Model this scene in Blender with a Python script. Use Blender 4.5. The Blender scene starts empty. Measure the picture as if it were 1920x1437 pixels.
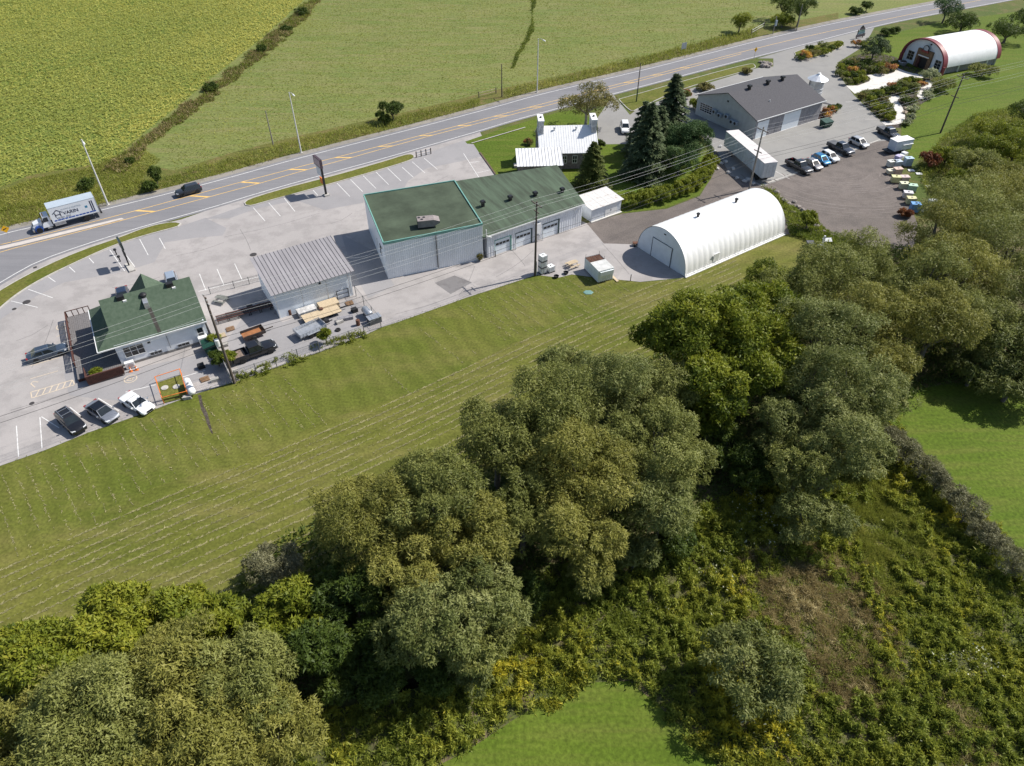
import bpy, bmesh, math, random
import numpy as np
from mathutils import Vector, Matrix
R = math.radians
random.seed(7)
S = bpy.context.scene
C = S.collection
# ------------------------------------------------------------------ camera
CAM_H, PITCH, FPX = 60.0, R(41.4), 1333.0
cam = bpy.data.objects.new('camera', bpy.data.cameras.new('camera')); C.objects.link(cam)
cam.location = (0, 0, CAM_H); cam.rotation_euler = (R(90) - PITCH, 0, 0)
cam.data.sensor_fit = 'HORIZONTAL'; cam.data.sensor_width = 36; cam.data.lens = FPX / 1920 * 36
cam.data.clip_start = 1; cam.data.clip_end = 4000
S.camera = cam
# ------------------------------------------------------------------ sky and sun
SUN_EL, SUN_AZ = R(47), R(22)            # azimuth counter-clockwise from +X
w = bpy.data.worlds.new('World'); S.world = w; w.use_nodes = True
nt = w.node_tree; bg = nt.nodes['Background']
sky = nt.nodes.new('ShaderNodeTexSky'); sky.sky_type = 'NISHITA'; sky.sun_disc = False
sky.sun_elevation = SUN_EL; sky.sun_rotation = R(90) - SUN_AZ
sky.air_density = 1.0; sky.dust_density = 1.0
nt.links.new(sky.outputs[0], bg.inputs[0]); bg.inputs[1].default_value = 0.10
sd = bpy.data.lights.new('sun', 'SUN'); sd.energy = 5.0; sd.angle = R(0.53); sd.color = (1.0, 0.955, 0.88)
so = bpy.data.objects.new('sun', sd); C.objects.link(so)
sv = Vector((math.cos(SUN_EL) * math.cos(SUN_AZ), math.cos(SUN_EL) * math.sin(SUN_AZ), math.sin(SUN_EL)))
so.rotation_euler = sv.to_track_quat('Z', 'Y').to_euler(); so.location = (0, 0, 200)
S.view_settings.view_transform = 'Standard'; S.view_settings.look = 'None'
S.view_settings.exposure = 0.30; S.view_settings.gamma = 1; S.view_settings.use_curve_mapping = False
S.render.engine = 'CYCLES'

# ------------------------------------------------------------------ helpers
def gp(u, v, z=0.0):
    """survey: a point of the photograph (1920 px wide) that lies z metres above the ground -> metres"""
    x = (u - 960) / FPX; y = (718.5 - v) / FPX
    t = (CAM_H - z) / (math.sin(PITCH) - y * math.cos(PITCH))
    return Vector((t * x, t * (math.cos(PITCH) + y * math.sin(PITCH)), z))
def gpl(pts, z=0.0): return [gp(u, v, z) for u, v in pts]

MATS = {}
def nodes(m):
    m.use_nodes = True
    return m.node_tree, m.node_tree.nodes['Principled BSDF']
def mat(name, col, rough=0.6, var=0.12, scale=1.5, metal=0.0, bump=0.0, bscale=None, col2=None, stretch=None, spec=0.4, coat=0.0, thr=(0.35, 0.65)):
    if name in MATS: return MATS[name]
    m = bpy.data.materials.new(name); t, b = nodes(m); MATS[name] = m
    b.inputs['Roughness'].default_value = rough; b.inputs['Metallic'].default_value = metal
    b.inputs['Specular IOR Level'].default_value = spec
    if coat: b.inputs['Coat Weight'].default_value = coat; b.inputs['Coat Roughness'].default_value = 0.05
    if var == 0 and col2 is None:
        b.inputs['Base Color'].default_value = (*col, 1)
    else:
        co = t.nodes.new('ShaderNodeTexCoord'); src = co.outputs['Object']
        if stretch:
            mp = t.nodes.new('ShaderNodeMapping'); mp.inputs['Scale'].default_value = stretch
            t.links.new(src, mp.inputs[0]); src = mp.outputs[0]
        n = t.nodes.new('ShaderNodeTexNoise'); n.inputs['Scale'].default_value = scale; n.inputs['Detail'].default_value = 5
        n.inputs['Roughness'].default_value = 0.65
        t.links.new(src, n.inputs['Vector'])
        r = t.nodes.new('ShaderNodeValToRGB')
        c2 = col2 if col2 else tuple(min(1, c * (1 + var)) for c in col)
        c1 = col if col2 else tuple(c * (1 - var) for c in col)
        r.color_ramp.elements[0].position = thr[0]; r.color_ramp.elements[1].position = thr[1]
        r.color_ramp.elements[0].color = (*c1, 1); r.color_ramp.elements[1].color = (*c2, 1)
        t.links.new(n.outputs['Fac'], r.inputs[0]); t.links.new(r.outputs[0], b.inputs['Base Color'])
        if bump:
            n2 = t.nodes.new('ShaderNodeTexNoise'); n2.inputs['Scale'].default_value = bscale or scale * 6; n2.inputs['Detail'].default_value = 3
            t.links.new(src, n2.inputs['Vector'])
            bp = t.nodes.new('ShaderNodeBump'); bp.inputs['Strength'].default_value = 1.0; bp.inputs['Distance'].default_value = bump
            t.links.new(n2.outputs['Fac'], bp.inputs['Height']); t.links.new(bp.outputs[0], b.inputs['Normal'])
    return m
def gmat(name, ca, cb, cc, s1=0.04, s2=0.35, s3=5.0, fine=0.35, bump=0.0, t2=(0.5, 0.62), rough=0.9, amt2=1.0, stretch=None, band=None):
    """ground: two broad colours, patches of a third, fine mottling"""
    if name in MATS: return MATS[name]
    m = bpy.data.materials.new(name); t, b = nodes(m); MATS[name] = m
    b.inputs['Roughness'].default_value = rough; b.inputs['Specular IOR Level'].default_value = 0.15
    co = t.nodes.new('ShaderNodeTexCoord'); src = co.outputs['Object']
    if stretch:
        mp = t.nodes.new('ShaderNodeMapping'); mp.inputs['Rotation'].default_value = (0, 0, stretch[0]); mp.inputs['Scale'].default_value = (stretch[1], stretch[2], 1)
        t.links.new(src, mp.inputs[0]); ssrc = mp.outputs[0]
    else: ssrc = src
    def noise(s, d, vec=src):
        n = t.nodes.new('ShaderNodeTexNoise'); n.inputs['Scale'].default_value = s; n.inputs['Detail'].default_value = d; n.inputs['Roughness'].default_value = 0.62
        t.links.new(vec, n.inputs['Vector']); return n.outputs['Fac']
    def rng(f, a0, a1, b0, b1):
        r = t.nodes.new('ShaderNodeMapRange')
        for k, v in enumerate((a0, a1, b0, b1)): r.inputs[k + 1].default_value = v
        t.links.new(f, r.inputs[0]); return r.outputs[0]
    def mix(f, a, c, mode='MIX'):
        x = t.nodes.new('ShaderNodeMix'); x.data_type = 'RGBA'; x.blend_type = mode
        if isinstance(f, float): x.inputs[0].default_value = f
        else: t.links.new(f, x.inputs[0])
        for k, v in ((6, a), (7, c)):
            if isinstance(v, tuple): x.inputs[k].default_value = (*v, 1)
            else: t.links.new(v, x.inputs[k])
        return x.outputs[2]
    c = mix(rng(noise(s1, 4), 0.38, 0.62, 0, 1), ca, cb)
    c = mix(rng(noise(s2, 6, ssrc), t2[0], t2[1], 0, amt2), c, cc)
    fn = noise(s3, 4)
    v = rng(fn, 0.3, 0.7, 1 - fine, 1 + fine)
    cx = t.nodes.new('ShaderNodeCombineXYZ')
    for k in range(3): t.links.new(v, cx.inputs[k])
    c = mix(1.0, c, cx.outputs[0], 'MULTIPLY')
    if band:                                   # mower passes: (angle, period, amount)
        mp2 = t.nodes.new('ShaderNodeMapping'); mp2.inputs['Rotation'].default_value = (0, 0, -band[0]); t.links.new(src, mp2.inputs[0])
        sx = t.nodes.new('ShaderNodeSeparateXYZ'); t.links.new(mp2.outputs[0], sx.inputs[0])
        ad = t.nodes.new('ShaderNodeMath'); ad.operation = 'MULTIPLY_ADD'; t.links.new(noise(.15, 3), ad.inputs[0]); ad.inputs[1].default_value = 3.0; t.links.new(sx.outputs[1], ad.inputs[2])
        mu = t.nodes.new('ShaderNodeMath'); mu.operation = 'MULTIPLY'; mu.inputs[1].default_value = 2 * math.pi / band[1]; t.links.new(ad.outputs[0], mu.inputs[0])
        sn = t.nodes.new('ShaderNodeMath'); sn.operation = 'SINE'; t.links.new(mu.outputs[0], sn.inputs[0])
        cy_ = t.nodes.new('ShaderNodeCombineXYZ'); bv = rng(sn.outputs[0], -1, 1, 1 - band[2], 1 + band[2])
        for k in range(3): t.links.new(bv, cy_.inputs[k])
        c = mix(1.0, c, cy_.outputs[0], 'MULTIPLY')
    t.links.new(c, b.inputs['Base Color'])
    if bump:
        bp = t.nodes.new('ShaderNodeBump'); bp.inputs['Distance'].default_value = bump; bp.inputs['Strength'].default_value = 1
        t.links.new(fn, bp.inputs['Height']); t.links.new(bp.outputs[0], b.inputs['Normal'])
    return m
def leafmat(name, stops, trans=0.35, rough=0.55, gain=1.55):
    """foliage: colour by each leaf's own tint, partly translucent"""
    if name in MATS: return MATS[name]
    m = bpy.data.materials.new(name); t, b = nodes(m); MATS[name] = m
    stops = [(p, (min(.8, c[0] * gain), min(.8, c[1] * gain * 1.03), c[2] * gain * .82)) for p, c in stops]
    a = t.nodes.new('ShaderNodeAttribute'); a.attribute_name = 'tint'
    r = t.nodes.new('ShaderNodeValToRGB'); e = r.color_ramp.elements
    while len(e) < len(stops): e.new(0.5)
    for k, (p, c) in enumerate(stops): e[k].position = p; e[k].color = (*c, 1)
    t.links.new(a.outputs['Fac'], r.inputs[0]); t.links.new(r.outputs[0], b.inputs['Base Color'])
    b.inputs['Roughness'].default_value = rough; b.inputs['Specular IOR Level'].default_value = 0.25
    tr = t.nodes.new('ShaderNodeBsdfTranslucent'); t.links.new(r.outputs[0], tr.inputs[0])
    mx = t.nodes.new('ShaderNodeMixShader'); mx.inputs[0].default_value = trans
    out = t.nodes['Material Output']
    t.links.new(b.outputs[0], mx.inputs[1]); t.links.new(tr.outputs[0], mx.inputs[2]); t.links.new(mx.outputs[0], out.inputs[0])
    return m

def tag(o, label=None, cat=None, group=None, kind=None):
    if label: o['label'] = label
    if cat: o['category'] = cat
    if group: o['group'] = group
    if kind: o['kind'] = kind
    return o
def thing(name, label, cat, loc=(0, 0, 0), rz=0.0, group=None):
    o = bpy.data.objects.new(name, None); C.objects.link(o); o.empty_display_size = 0.5
    o.location = loc; o.rotation_euler = (0, 0, rz)
    return tag(o, label, cat, group)
def addmesh(name, me, parent=None):
    o = bpy.data.objects.new(name, me); C.objects.link(o)
    if parent: o.parent = parent
    return o
class MB:
    def __init__(s): s.v = []; s.f = []; s.m = []; s.mi = 0
    def add(s, vs, fs):
        n = len(s.v); s.v += [tuple(p) for p in vs]
        for f in fs: s.f.append(tuple(i + n for i in f)); s.m.append(s.mi)
        return s
    def box(s, x0, x1, y0, y1, z0, z1):
        return s.add([(x0, y0, z0), (x1, y0, z0), (x1, y1, z0), (x0, y1, z0), (x0, y0, z1), (x1, y0, z1), (x1, y1, z1), (x0, y1, z1)],
              [(0, 3, 2, 1), (4, 5, 6, 7), (0, 1, 5, 4), (1, 2, 6, 5), (2, 3, 7, 6), (3, 0, 4, 7)])
    def hexa(s, q0, q1):
        """solid between two quads (each four points)"""
        return s.add(list(q0) + list(q1), [(0, 3, 2, 1), (4, 5, 6, 7), (0, 1, 5, 4), (1, 2, 6, 5), (2, 3, 7, 6), (3, 0, 4, 7)])
    def slab(s, quad, th):
        """four points in order, thickened downwards"""
        return s.hexa([(p[0], p[1], p[2] - th) for p in quad], quad)
    def poly(s, pts): return s.add(pts, [tuple(range(len(pts)))])
    def prism(s, pts, z0, z1):
        n = len(pts); a = [(p[0], p[1], z0) for p in pts]; b = [(p[0], p[1], z1) for p in pts]
        return s.add(a + b, [tuple(range(n))[::-1], tuple(range(n, 2 * n))] + [(i, (i + 1) % n, n + (i + 1) % n, n + i) for i in range(n)])
    def tube(s, pts, rs, n=8, cap=True):
        pts = [Vector(p) for p in pts]
        if not hasattr(rs, '__len__'): rs = [rs] * len(pts)
        base = len(s.v); ring = []
        for i, p in enumerate(pts):
            d = (pts[min(i + 1, len(pts) - 1)] - pts[max(i - 1, 0)]).normalized()
            a = Vector((0, 0, 1)) if abs(d.z) < 0.9 else Vector((1, 0, 0))
            x = d.cross(a).normalized(); y = d.cross(x)
            for k in range(n):
                c = 2 * math.pi * k / n
                s.v.append(tuple(p + (x * math.cos(c) + y * math.sin(c)) * rs[i]))
        for i in range(len(pts) - 1):
            for k in range(n):
                a = base + i * n + k; b = base + i * n + (k + 1) % n
                s.f.append((a, b, b + n, a + n)); s.m.append(s.mi)
        if cap:
            s.f.append(tuple(base + k for k in range(n))[::-1]); s.m.append(s.mi)
            s.f.append(tuple(base + (len(pts) - 1) * n + k for k in range(n))); s.m.append(s.mi)
        return s
    def lathe(s, prof, n=20, o=(0, 0, 0), axis='Z'):
        base = len(s.v)
        for r, z in prof:
            for k in range(n):
                c = 2 * math.pi * k / n; p = (r * math.cos(c), r * math.sin(c), z)
                if axis == 'Y': p = (p[0], p[2], p[1])
                if axis == 'X': p = (p[2], p[0], p[1])
                s.v.append((p[0] + o[0], p[1] + o[1], p[2] + o[2]))
        for i in range(len(prof) - 1):
            for k in range(n):
                a = base + i * n + k; b = base + i * n + (k + 1) % n
                s.f.append((a, b, b + n, a + n)); s.m.append(s.mi)
        s.f.append(tuple(base + k for k in range(n))[::-1]); s.m.append(s.mi)
        s.f.append(tuple(base + (len(prof) - 1) * n + k for k in range(n))); s.m.append(s.mi)
        return s
    def mesh(s, name, mats, smooth=False):
        me = bpy.data.meshes.new(name); me.from_pydata(s.v, [], s.f)
        for m in (mats if isinstance(mats, (list, tuple)) else [mats]): me.materials.append(m)
        if s.mi or any(s.m): me.polygons.foreach_set('material_index', s.m)
        bm = bmesh.new(); bm.from_mesh(me); bmesh.ops.recalc_face_normals(bm, faces=bm.faces); bm.to_mesh(me); bm.free()
        if smooth: me.shade_smooth(); me.set_sharp_from_angle(angle=R(smooth if smooth > 1 else 40))
        me.update(); return me
    def build(s, name, mats, parent=None, smooth=False):
        return addmesh(name, s.mesh(name, mats, smooth), parent)
def B(name, m, parent, *boxes, smooth=False):
    mb = MB()
    for b in boxes: mb.box(*b)
    return mb.build(name, m, parent, smooth)
def sheet(name, pts, z, m, parent=None, kind='structure'):
    """a flat piece of ground"""
    me = bpy.data.meshes.new(name); me.from_pydata([(p[0], p[1], z) for p in pts], [], [tuple(range(len(pts)))])
    me.materials.append(m)
    if me.polygons[0].normal.z < 0: me.flip_normals()
    o = addmesh(name, me, parent)
    if not parent: o['kind'] = kind
    return o
def smoothline(pts, step=3.0, it=2):
    """Chaikin-smoothed, evenly resampled polyline (XY)"""
    p = [Vector((q[0], q[1])) for q in pts]
    for _ in range(it):
        q = [p[0]]
        for a, b in zip(p, p[1:]): q += [a * .75 + b * .25, a * .25 + b * .75]
        p = q + [p[-1]]
    out = [p[0]]; acc = 0
    for a, b in zip(p, p[1:]):
        L = (b - a).length; d = step - acc
        while d <= L: out.append(a + (b - a) * (d / L)); d += step
        acc = L - (d - step)
    out.append(p[-1]); return out
def ribbon(line, wid, z, off=0.0):
    """quads along a polyline"""
    vs = []; fs = []; n = len(line)
    for i, p in enumerate(line):
        d = (line[min(i + 1, n - 1)] - line[max(i - 1, 0)]).normalized(); nn = Vector((-d.y, d.x))
        a = p + nn * (off - wid / 2); b = p + nn * (off + wid / 2)
        vs += [(a.x, a.y, z), (b.x, b.y, z)]
    for i in range(n - 1): fs.append((2 * i, 2 * i + 2, 2 * i + 3, 2 * i + 1))
    return MB().add(vs, fs)
def copytree(o, parent=None, **kw):
    c = o.copy(); C.objects.link(c); c.parent = parent
    for ch in list(o.children): copytree(ch, c)
    return c
def inpoly(x, y, poly):
    x = np.asarray(x); y = np.asarray(y); ins = np.zeros(x.shape, bool); n = len(poly)
    for i in range(n):
        x0, y0 = poly[i][0], poly[i][1]; x1, y1 = poly[i - 1][0], poly[i - 1][1]
        if y0 == y1: continue
        c = ((y0 > y) != (y1 > y)) & (x < (x1 - x0) * (y - y0) / (y1 - y0) + x0); ins ^= c
    return ins
# ================================================================== the setting
m_terr = gmat('terrain_grass', (.075, .105, .024), (.10, .115, .03), (.13, .12, .045), 0.03, 0.25, 3.0, .3, .05)
fa = gp(600, 0) - gp(300, 255); fang = math.atan2(fa.y, fa.x)
m_past = gmat('pasture_grass', (0.131, 0.167, 0.043), (0.163, 0.184, 0.052), (0.194, 0.186, 0.074), 0.05, 0.55, 1.6, .30, .10, t2=(.42, .66), amt2=.9, stretch=(-fang, .10, .9))
ea = gp(715, 614) - gp(0, 874); eang = math.atan2(ea.y, ea.x)
LC = ((.095, .111, .018), (.127, .130, .026), (.168, .150, .048))
m_lawn = gmat('mown_lawn', *LC, 0.045, 0.28, 3.0, .30, .03, t2=(.45, .70), amt2=.85, stretch=(-eang, .30, 1.0), band=(eang, 2.1, .08))
m_lawnh = gmat('mown_headland', (.088, .110, .016), (.116, .126, .023), (.152, .142, .040), 0.045, 0.28, 3.0, .30, .03, t2=(.45, .70), amt2=.8, stretch=(-eang + R(85), .35, 1.0), band=(eang + R(85), 2.44, .075))
m_plain = gmat('plain_lawn', *LC, 0.06, 0.4, 3.0, .30, .03, t2=(.45, .70), amt2=.7)
m_lawn2 = gmat('lush_lawn', (.074, .116, .011), (.096, .138, .015), (.122, .140, .026), 0.06, 0.5, 2.6, .34, .05, t2=(.45, .68), amt2=.8, stretch=(R(30), .16, 1.3))
m_mead = gmat('meadow_soil', (0.068, 0.084, 0.024), (0.101, 0.101, 0.038), (0.135, 0.108, 0.061), 0.08, 0.5, 3.0, .4, .08)
m_crop = gmat('crop_soil', (0.121, 0.165, 0.033), (0.165, 0.187, 0.044), (0.220, 0.220, 0.050), 0.03, 0.4, 2.5, .4, .1)
m_verge = gmat('verge_grass', (.10, .115, .026), (.135, .125, .035), (.16, .13, .05), 0.06, 0.5, 3.0, .35, .1)
m_road = gmat('road_asphalt', (0.197, 0.195, 0.206), (0.223, 0.218, 0.227), (0.160, 0.158, 0.168), 0.05, 0.5, 14, .10, .004, t2=(.45, .75), amt2=.6, rough=.85, stretch=(R(-34), .06, 2.2))
m_lot = gmat('pale_lot_asphalt', (.345, .322, .312), (.385, .358, .346), (.285, .266, .258), 0.05, 0.30, 9, .10, .004, t2=(.46, .60), amt2=.75, rough=.9)
m_lotg = gmat('grey_lot_asphalt', (0.288, 0.277, 0.280), (0.314, 0.301, 0.303), (0.249, 0.241, 0.245), 0.07, 0.3, 12, .09, .004, t2=(.48, .7), amt2=.6, rough=.9)
m_patch = gmat('patched_asphalt', (0.187, 0.178, 0.178), (0.212, 0.202, 0.201), (0.162, 0.153, 0.153), 0.2, 0.6, 14, .1, .004, rough=.9)
m_lote = gmat('east_lot_asphalt', (0.255, 0.248, 0.238), (0.286, 0.277, 0.262), (0.220, 0.213, 0.207), 0.05, 0.3, 12, .08, .004, t2=(.48, .72), amt2=.6, rough=.9)
m_grav = gmat('yard_gravel', (.150, .130, .118), (.182, .156, .142), (.118, .103, .096), 0.06, 0.35, 5, .24, .02, t2=(.45, .68), amt2=.8)
m_should = gmat('shoulder_gravel', (0.243, 0.225, 0.203), (0.279, 0.257, 0.225), (0.198, 0.184, 0.153), 0.1, 0.6, 7, .18, .02)
m_conc = gmat('white_concrete', (0.616, 0.590, 0.554), (0.669, 0.642, 0.607), (0.546, 0.528, 0.493), 0.2, 0.8, 9, .05, .003, rough=.8)
m_kerb = gmat('kerb_concrete', (0.440, 0.422, 0.387), (0.502, 0.475, 0.440), (0.352, 0.334, 0.308), 0.3, 1.2, 9, .1, .003)
m_mulch = gmat('garden_mulch', (.055, .045, .038), (.08, .065, .052), (.11, .095, .08), 0.3, 1.0, 8, .35, .05)
m_white = mat('white_road_paint', (.70, .69, .67), .7, .12, 2.2, col2=(.42, .41, .40), thr=(.50, .72))
m_yell = mat('yellow_road_paint', (.72, .46, .14), .7, .15, 1.2)
m_fadedw = mat('faded_white_paint', (.55, .52, .50), .8, .1, 2.5)
m_fadedy = mat('faded_yellow_paint', (.56, .47, .36), .8, .1, 2.5)
m_iron = mat('cast_iron', (.05, .045, .045), .7, .2, 6)

tr = MB().poly([(-1200, -300, 0), (1200, -300, 0), (1200, 2200, 0), (-1200, 2200, 0)]).build('terrain', m_terr); tag(tr, kind='structure')
NLINE = [(-130, 482), (0, 440), (60, 427), (200, 392), (327, 361), (440, 331), (560, 297), (783, 240), (934, 200), (1009, 178), (1187, 137), (1297, 109), (1437, 73), (1572, 42), (1753, 7), (1900, -19), (2100, -52)]
SLINE = [(-130, 620), (-60, 566), (0, 531), (60, 495), (120, 472), (212, 442), (290, 419), (400, 389), (479, 364), (632, 321), (704, 302), (899, 246), (969, 224), (1156, 175), (1375, 117), (1480, 91), (1640, 49), (1755, 26), (1870, 5), (2000, -20), (2150, -48)]
UYEL = [(-130, 500), (0, 458), (40, 451), (157, 421), (250, 397), (313, 380), (440, 345), (488, 333), (593, 305), (692, 280), (833, 243), (1006, 198), (1066, 183), (1160, 158), (1290, 124), (1390, 98), (1480, 76), (1606, 48), (1753, 18), (1900, -12), (2100, -50)]
LYEL = [(-130, 520), (0, 472), (40, 463), (157, 433), (228, 414), (337, 385), (447, 355), (503, 340), (553, 325), (656, 297), (705, 283), (797, 258), (842, 246), (1020, 200), (1080, 184), (1170, 160), (1300, 125.5), (1390, 101.5)]
nl = smoothline(gpl(NLINE)); sl = smoothline(gpl(SLINE)); uy = smoothline(gpl(UYEL)); ly = smoothline(gpl(LYEL))
def offset(line, o):
    out = []
    for i, p in enumerate(line):
        d = (line[min(i + 1, len(line) - 1)] - line[max(i - 1, 0)]).normalized(); out.append(p + Vector((-d.y, d.x)) * o)
    return out
# fields beyond the road
sheet('pasture', offset(nl, 2.0) + [gp(2100, -70), gp(1800, -140), gp(0, -140), gp(-300, 0), gp(-300, 460)], .006, m_past)
CROP = [(-120, 395), (0, 352), (60, 328), (160, 312), (215, 298), (270, 250), (330, 203), (395, 148), (490, 73), (575, -4), (650, -80), (0, -140), (-500, -60)]
sheet('crop_field', gpl(CROP), .012, m_crop)
VERGE = [(-130, 470), (0, 432), (60, 418), (200, 386), (260, 366), (327, 350), (440, 322), (560, 288), (783, 232), (934, 193), (1009, 172), (1187, 131), (1297, 104), (1437, 68), (1572, 38),
         (1572, 24), (1437, 50), (1300, 84), (1187, 112), (1050, 142), (934, 168), (783, 205), (560, 255), (440, 285), (327, 320), (215, 300), (160, 312), (60, 328), (0, 352), (-120, 395)]
sheet('verge', gpl(VERGE), .018, m_verge)
# the mown lawn and the wild ground behind it
MEADOW = [(-200, 1130), (0, 1165), (400, 1110), (470, 1050), (600, 930), (850, 850), (1010, 720), (1180, 640), (1250, 590), (1430, 520), (1520, 470), (1600, 440), (1690, 450), (1760, 400), (1740, 310), (1770, 250), (1830, 215), (1990, 180), (2300, 300), (2300, 800), (2000, 1900), (-300, 1900)]
sheet('meadow_ground', gpl(MEADOW), .009, m_mead)
LAWN = [(-120, 916), (0, 875), (83, 846), (167, 812), (231, 790), (290, 769), (367, 740), (444, 716), (517, 690), (600, 661), (684, 630), (715, 615), (747, 605), (873, 560), (932, 541), (1005, 517), (1048, 522), (1072, 516), (1110, 521), (1150, 525), (1182, 528), (1200, 530), (1284, 523), (1470, 442), (1500, 430), (1540, 445), (1560, 480), (1500, 560), (1300, 680), (1150, 760), (1000, 860), (850, 940), (640, 1080), (450, 1190), (200, 1200), (0, 1190), (-200, 1220)]
sheet('lawn', gpl(LAWN), .013, m_lawn)
SLAWN = [(770, 1470), (820, 1437), (880, 1405), (960, 1352), (1040, 1302), (1115, 1280), (1180, 1277), (1232, 1322), (1300, 1382), (1345, 1437), (1370, 1500), (1300, 1800), (500, 1800)]
sheet('south_lawn', gpl(SLAWN), .014, m_lawn2)
ELAWN = [(1655, 765), (1690, 738), (1760, 722), (1840, 715), (1930, 730), (2100, 700), (2300, 900), (2000, 1150), (1920, 1047), (1868, 1010), (1800, 925), (1740, 855), (1690, 812), (1660, 790)]
sheet('east_lawn', gpl(ELAWN), .014, m_lawn2)
NELAWN = [(1620, 80), (1680, 62), (1760, 42), (1850, 30), (2000, 10), (2300, 60), (2300, 220), (1990, 200), (1830, 222), (1770, 262), (1735, 300), (1712, 302), (1690, 262), (1690, 235), (1712, 215), (1740, 180), (1690, 150), (1660, 110)]
sheet('barn_lawn', gpl(NELAWN), .014, m_lawn2)
STREAM = [(560, 1310), (640, 1292), (740, 1282), (820, 1258), (880, 1212), (950, 1120), (1000, 1085), (1010, 1100), (965, 1165), (890, 1230), (832, 1270), (760, 1298), (650, 1312), (570, 1322)]
m_water = mat('stream_water', (.012, .012, .010), .12, .3, .5, spec=.5, bump=.01, bscale=4)
sheet('stream', gpl(STREAM), .016, m_water)
# paved ground
PARK = [(-140, 640), (-60, 566), (60, 495), (212, 442), (340, 412), (440, 377), (632, 321), (899, 246), (905, 258), (889, 270), (899, 288), (928, 327), (1000, 380), (1100, 419), (1132, 457), (1200, 459), (1284, 521), (1200, 529), (1182, 527), (1150, 524), (1110, 520), (1072, 515), (1048, 521), (1005, 516), (932, 540), (873, 559), (747, 604), (715, 614), (684, 629), (600, 660), (517, 689), (444, 715), (367, 739), (290, 768), (231, 789), (167, 811), (83, 845), (0, 874), (-120, 915)]
lot = sheet('parking_lot', gpl(PARK), .020, m_lot)
DARK1 = [(-60, 600), (0, 578), (55, 538), (150, 489), (275, 441), (340, 424), (385, 409), (425, 428), (418, 442), (362, 447), (310, 455), (290, 492), (238, 508), (205, 515), (120, 530), (60, 560), (0, 600), (-60, 625)]
DARK2 = [(385, 411), (458, 386), (560, 365), (716, 321), (780, 295), (868, 264), (889, 270), (899, 288), (905, 293), (868, 302), (800, 316), (765, 340), (756, 356), (700, 364), (680, 381), (608, 394), (555, 376), (480, 392), (430, 410)]
sheet('asphalt_strip', gpl(DARK1), .024, m_lotg, lot); sheet('asphalt_strip', gpl(DARK2), .024, m_lotg, lot)
sheet('asphalt_patch', gpl([(815, 531), (852, 517), (885, 530), (845, 552)]), .024, m_patch, lot)
sheet('asphalt_patch', gpl([(660, 505), (690, 560), (740, 535), (730, 520), (700, 470), (640, 440)]), .024, m_lotg, lot)
sheet('asphalt_patch', gpl([(195, 640), (260, 690), (400, 660), (385, 600), (420, 700), (250, 755), (130, 742), (120, 700)]), .024, m_lotg, lot)
sheet('asphalt_patch', gpl([(425, 640), (480, 560), (530, 605), (660, 560), (710, 600), (600, 655), (450, 705)]), .024, m_lotg, lot)
for a, b in (((100, 600), (60, 690)), ((330, 480), (420, 455)), ((300, 520), (210, 540)), ((450, 430), (470, 470)), ((760, 360), (840, 330)), ((620, 420), (660, 400)), ((890, 500), (860, 555)), ((1000, 470), (930, 520)), ((240, 740), (300, 700)), ((30, 640), (90, 610)), ((560, 640), (640, 600)), ((1129, 457), (1180, 515)), ((740, 590), (870, 548)), ((960, 470), (985, 500)), ((380, 640), (480, 600)), ((20, 770), (230, 700)), ((420, 445), (600, 400)), ((570, 600), (640, 575))):
    ribbon(smoothline([gp(*a), gp((a[0] + b[0]) / 2 + 4, (a[1] + b[1]) / 2 + 3), gp(*b)], 2), .07, .028).build('tar_seam', m_patch, lot)
GRAV = [(1100, 419), (1168, 401), (1250, 392), (1312, 368), (1336, 330), (1330, 290), (1345, 285), (1375, 320), (1420, 340), (1480, 320), (1560, 290), (1640, 256), (1695, 256), (1690, 300), (1690, 340), (1705, 380), (1720, 420), (1715, 470), (1620, 462), (1560, 440), (1520, 440), (1470, 440), (1284, 520), (1200, 459), (1132, 457)]
gy = sheet('gravel_yard', gpl(GRAV), .016, m_grav)
m_trk = gmat('tyre_worn_gravel', (.185, .160, .146), (.21, .182, .168), (.15, .13, .12), 0.2, 0.8, 7, .2, .02)
cc = gp(1590, 345); rt = random.Random(3)
for i in range(22):
    r0 = 5 + i * .75 + rt.uniform(-.3, .3); a0 = R(rt.uniform(175, 215)); a1 = R(rt.uniform(300, 350)); ox, oy = rt.uniform(-1.5, 1.5), rt.uniform(-1.5, 1.5)
    pts = [Vector((cc.x + ox + math.cos(a0 + (a1 - a0) * k / 16) * r0 * 1.05, cc.y + oy + 6 + math.sin(a0 + (a1 - a0) * k / 16) * r0 * .9)) for k in range(17)]
    gw = [(p.x, p.y) for p in gpl(GRAV)]; ok = inpoly([p.x for p in pts], [p.y for p in pts], gw); pts = [p for p, q in zip(pts, ok) if q]
    if len(pts) > 3: ribbon(pts, rt.uniform(.12, .3), .021 + i * .0004).build('tyre_track', m_trk, gy)
LOTE = [(1120, 222), (1150, 178), (1181, 216), (1194, 206), (1290, 168), (1420, 128), (1450, 125), (1450, 110), (1420, 110), (1480, 93), (1640, 51), (1632, 66), (1612, 92), (1570, 118), (1572, 140), (1600, 178), (1660, 235), (1690, 262), (1640, 266), (1560, 302), (1430, 350), (1370, 330), (1345, 285), (1300, 240), (1250, 262), (1200, 270), (1135, 271), (1121, 260)]
lote = sheet('east_lot', gpl(LOTE), .019, m_lote)
ribbon(smoothline(gpl([(1425, 348), (1500, 322), (1580, 289), (1650, 262)])), .35, .026).build('concrete_edge', m_kerb, lote)
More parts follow.
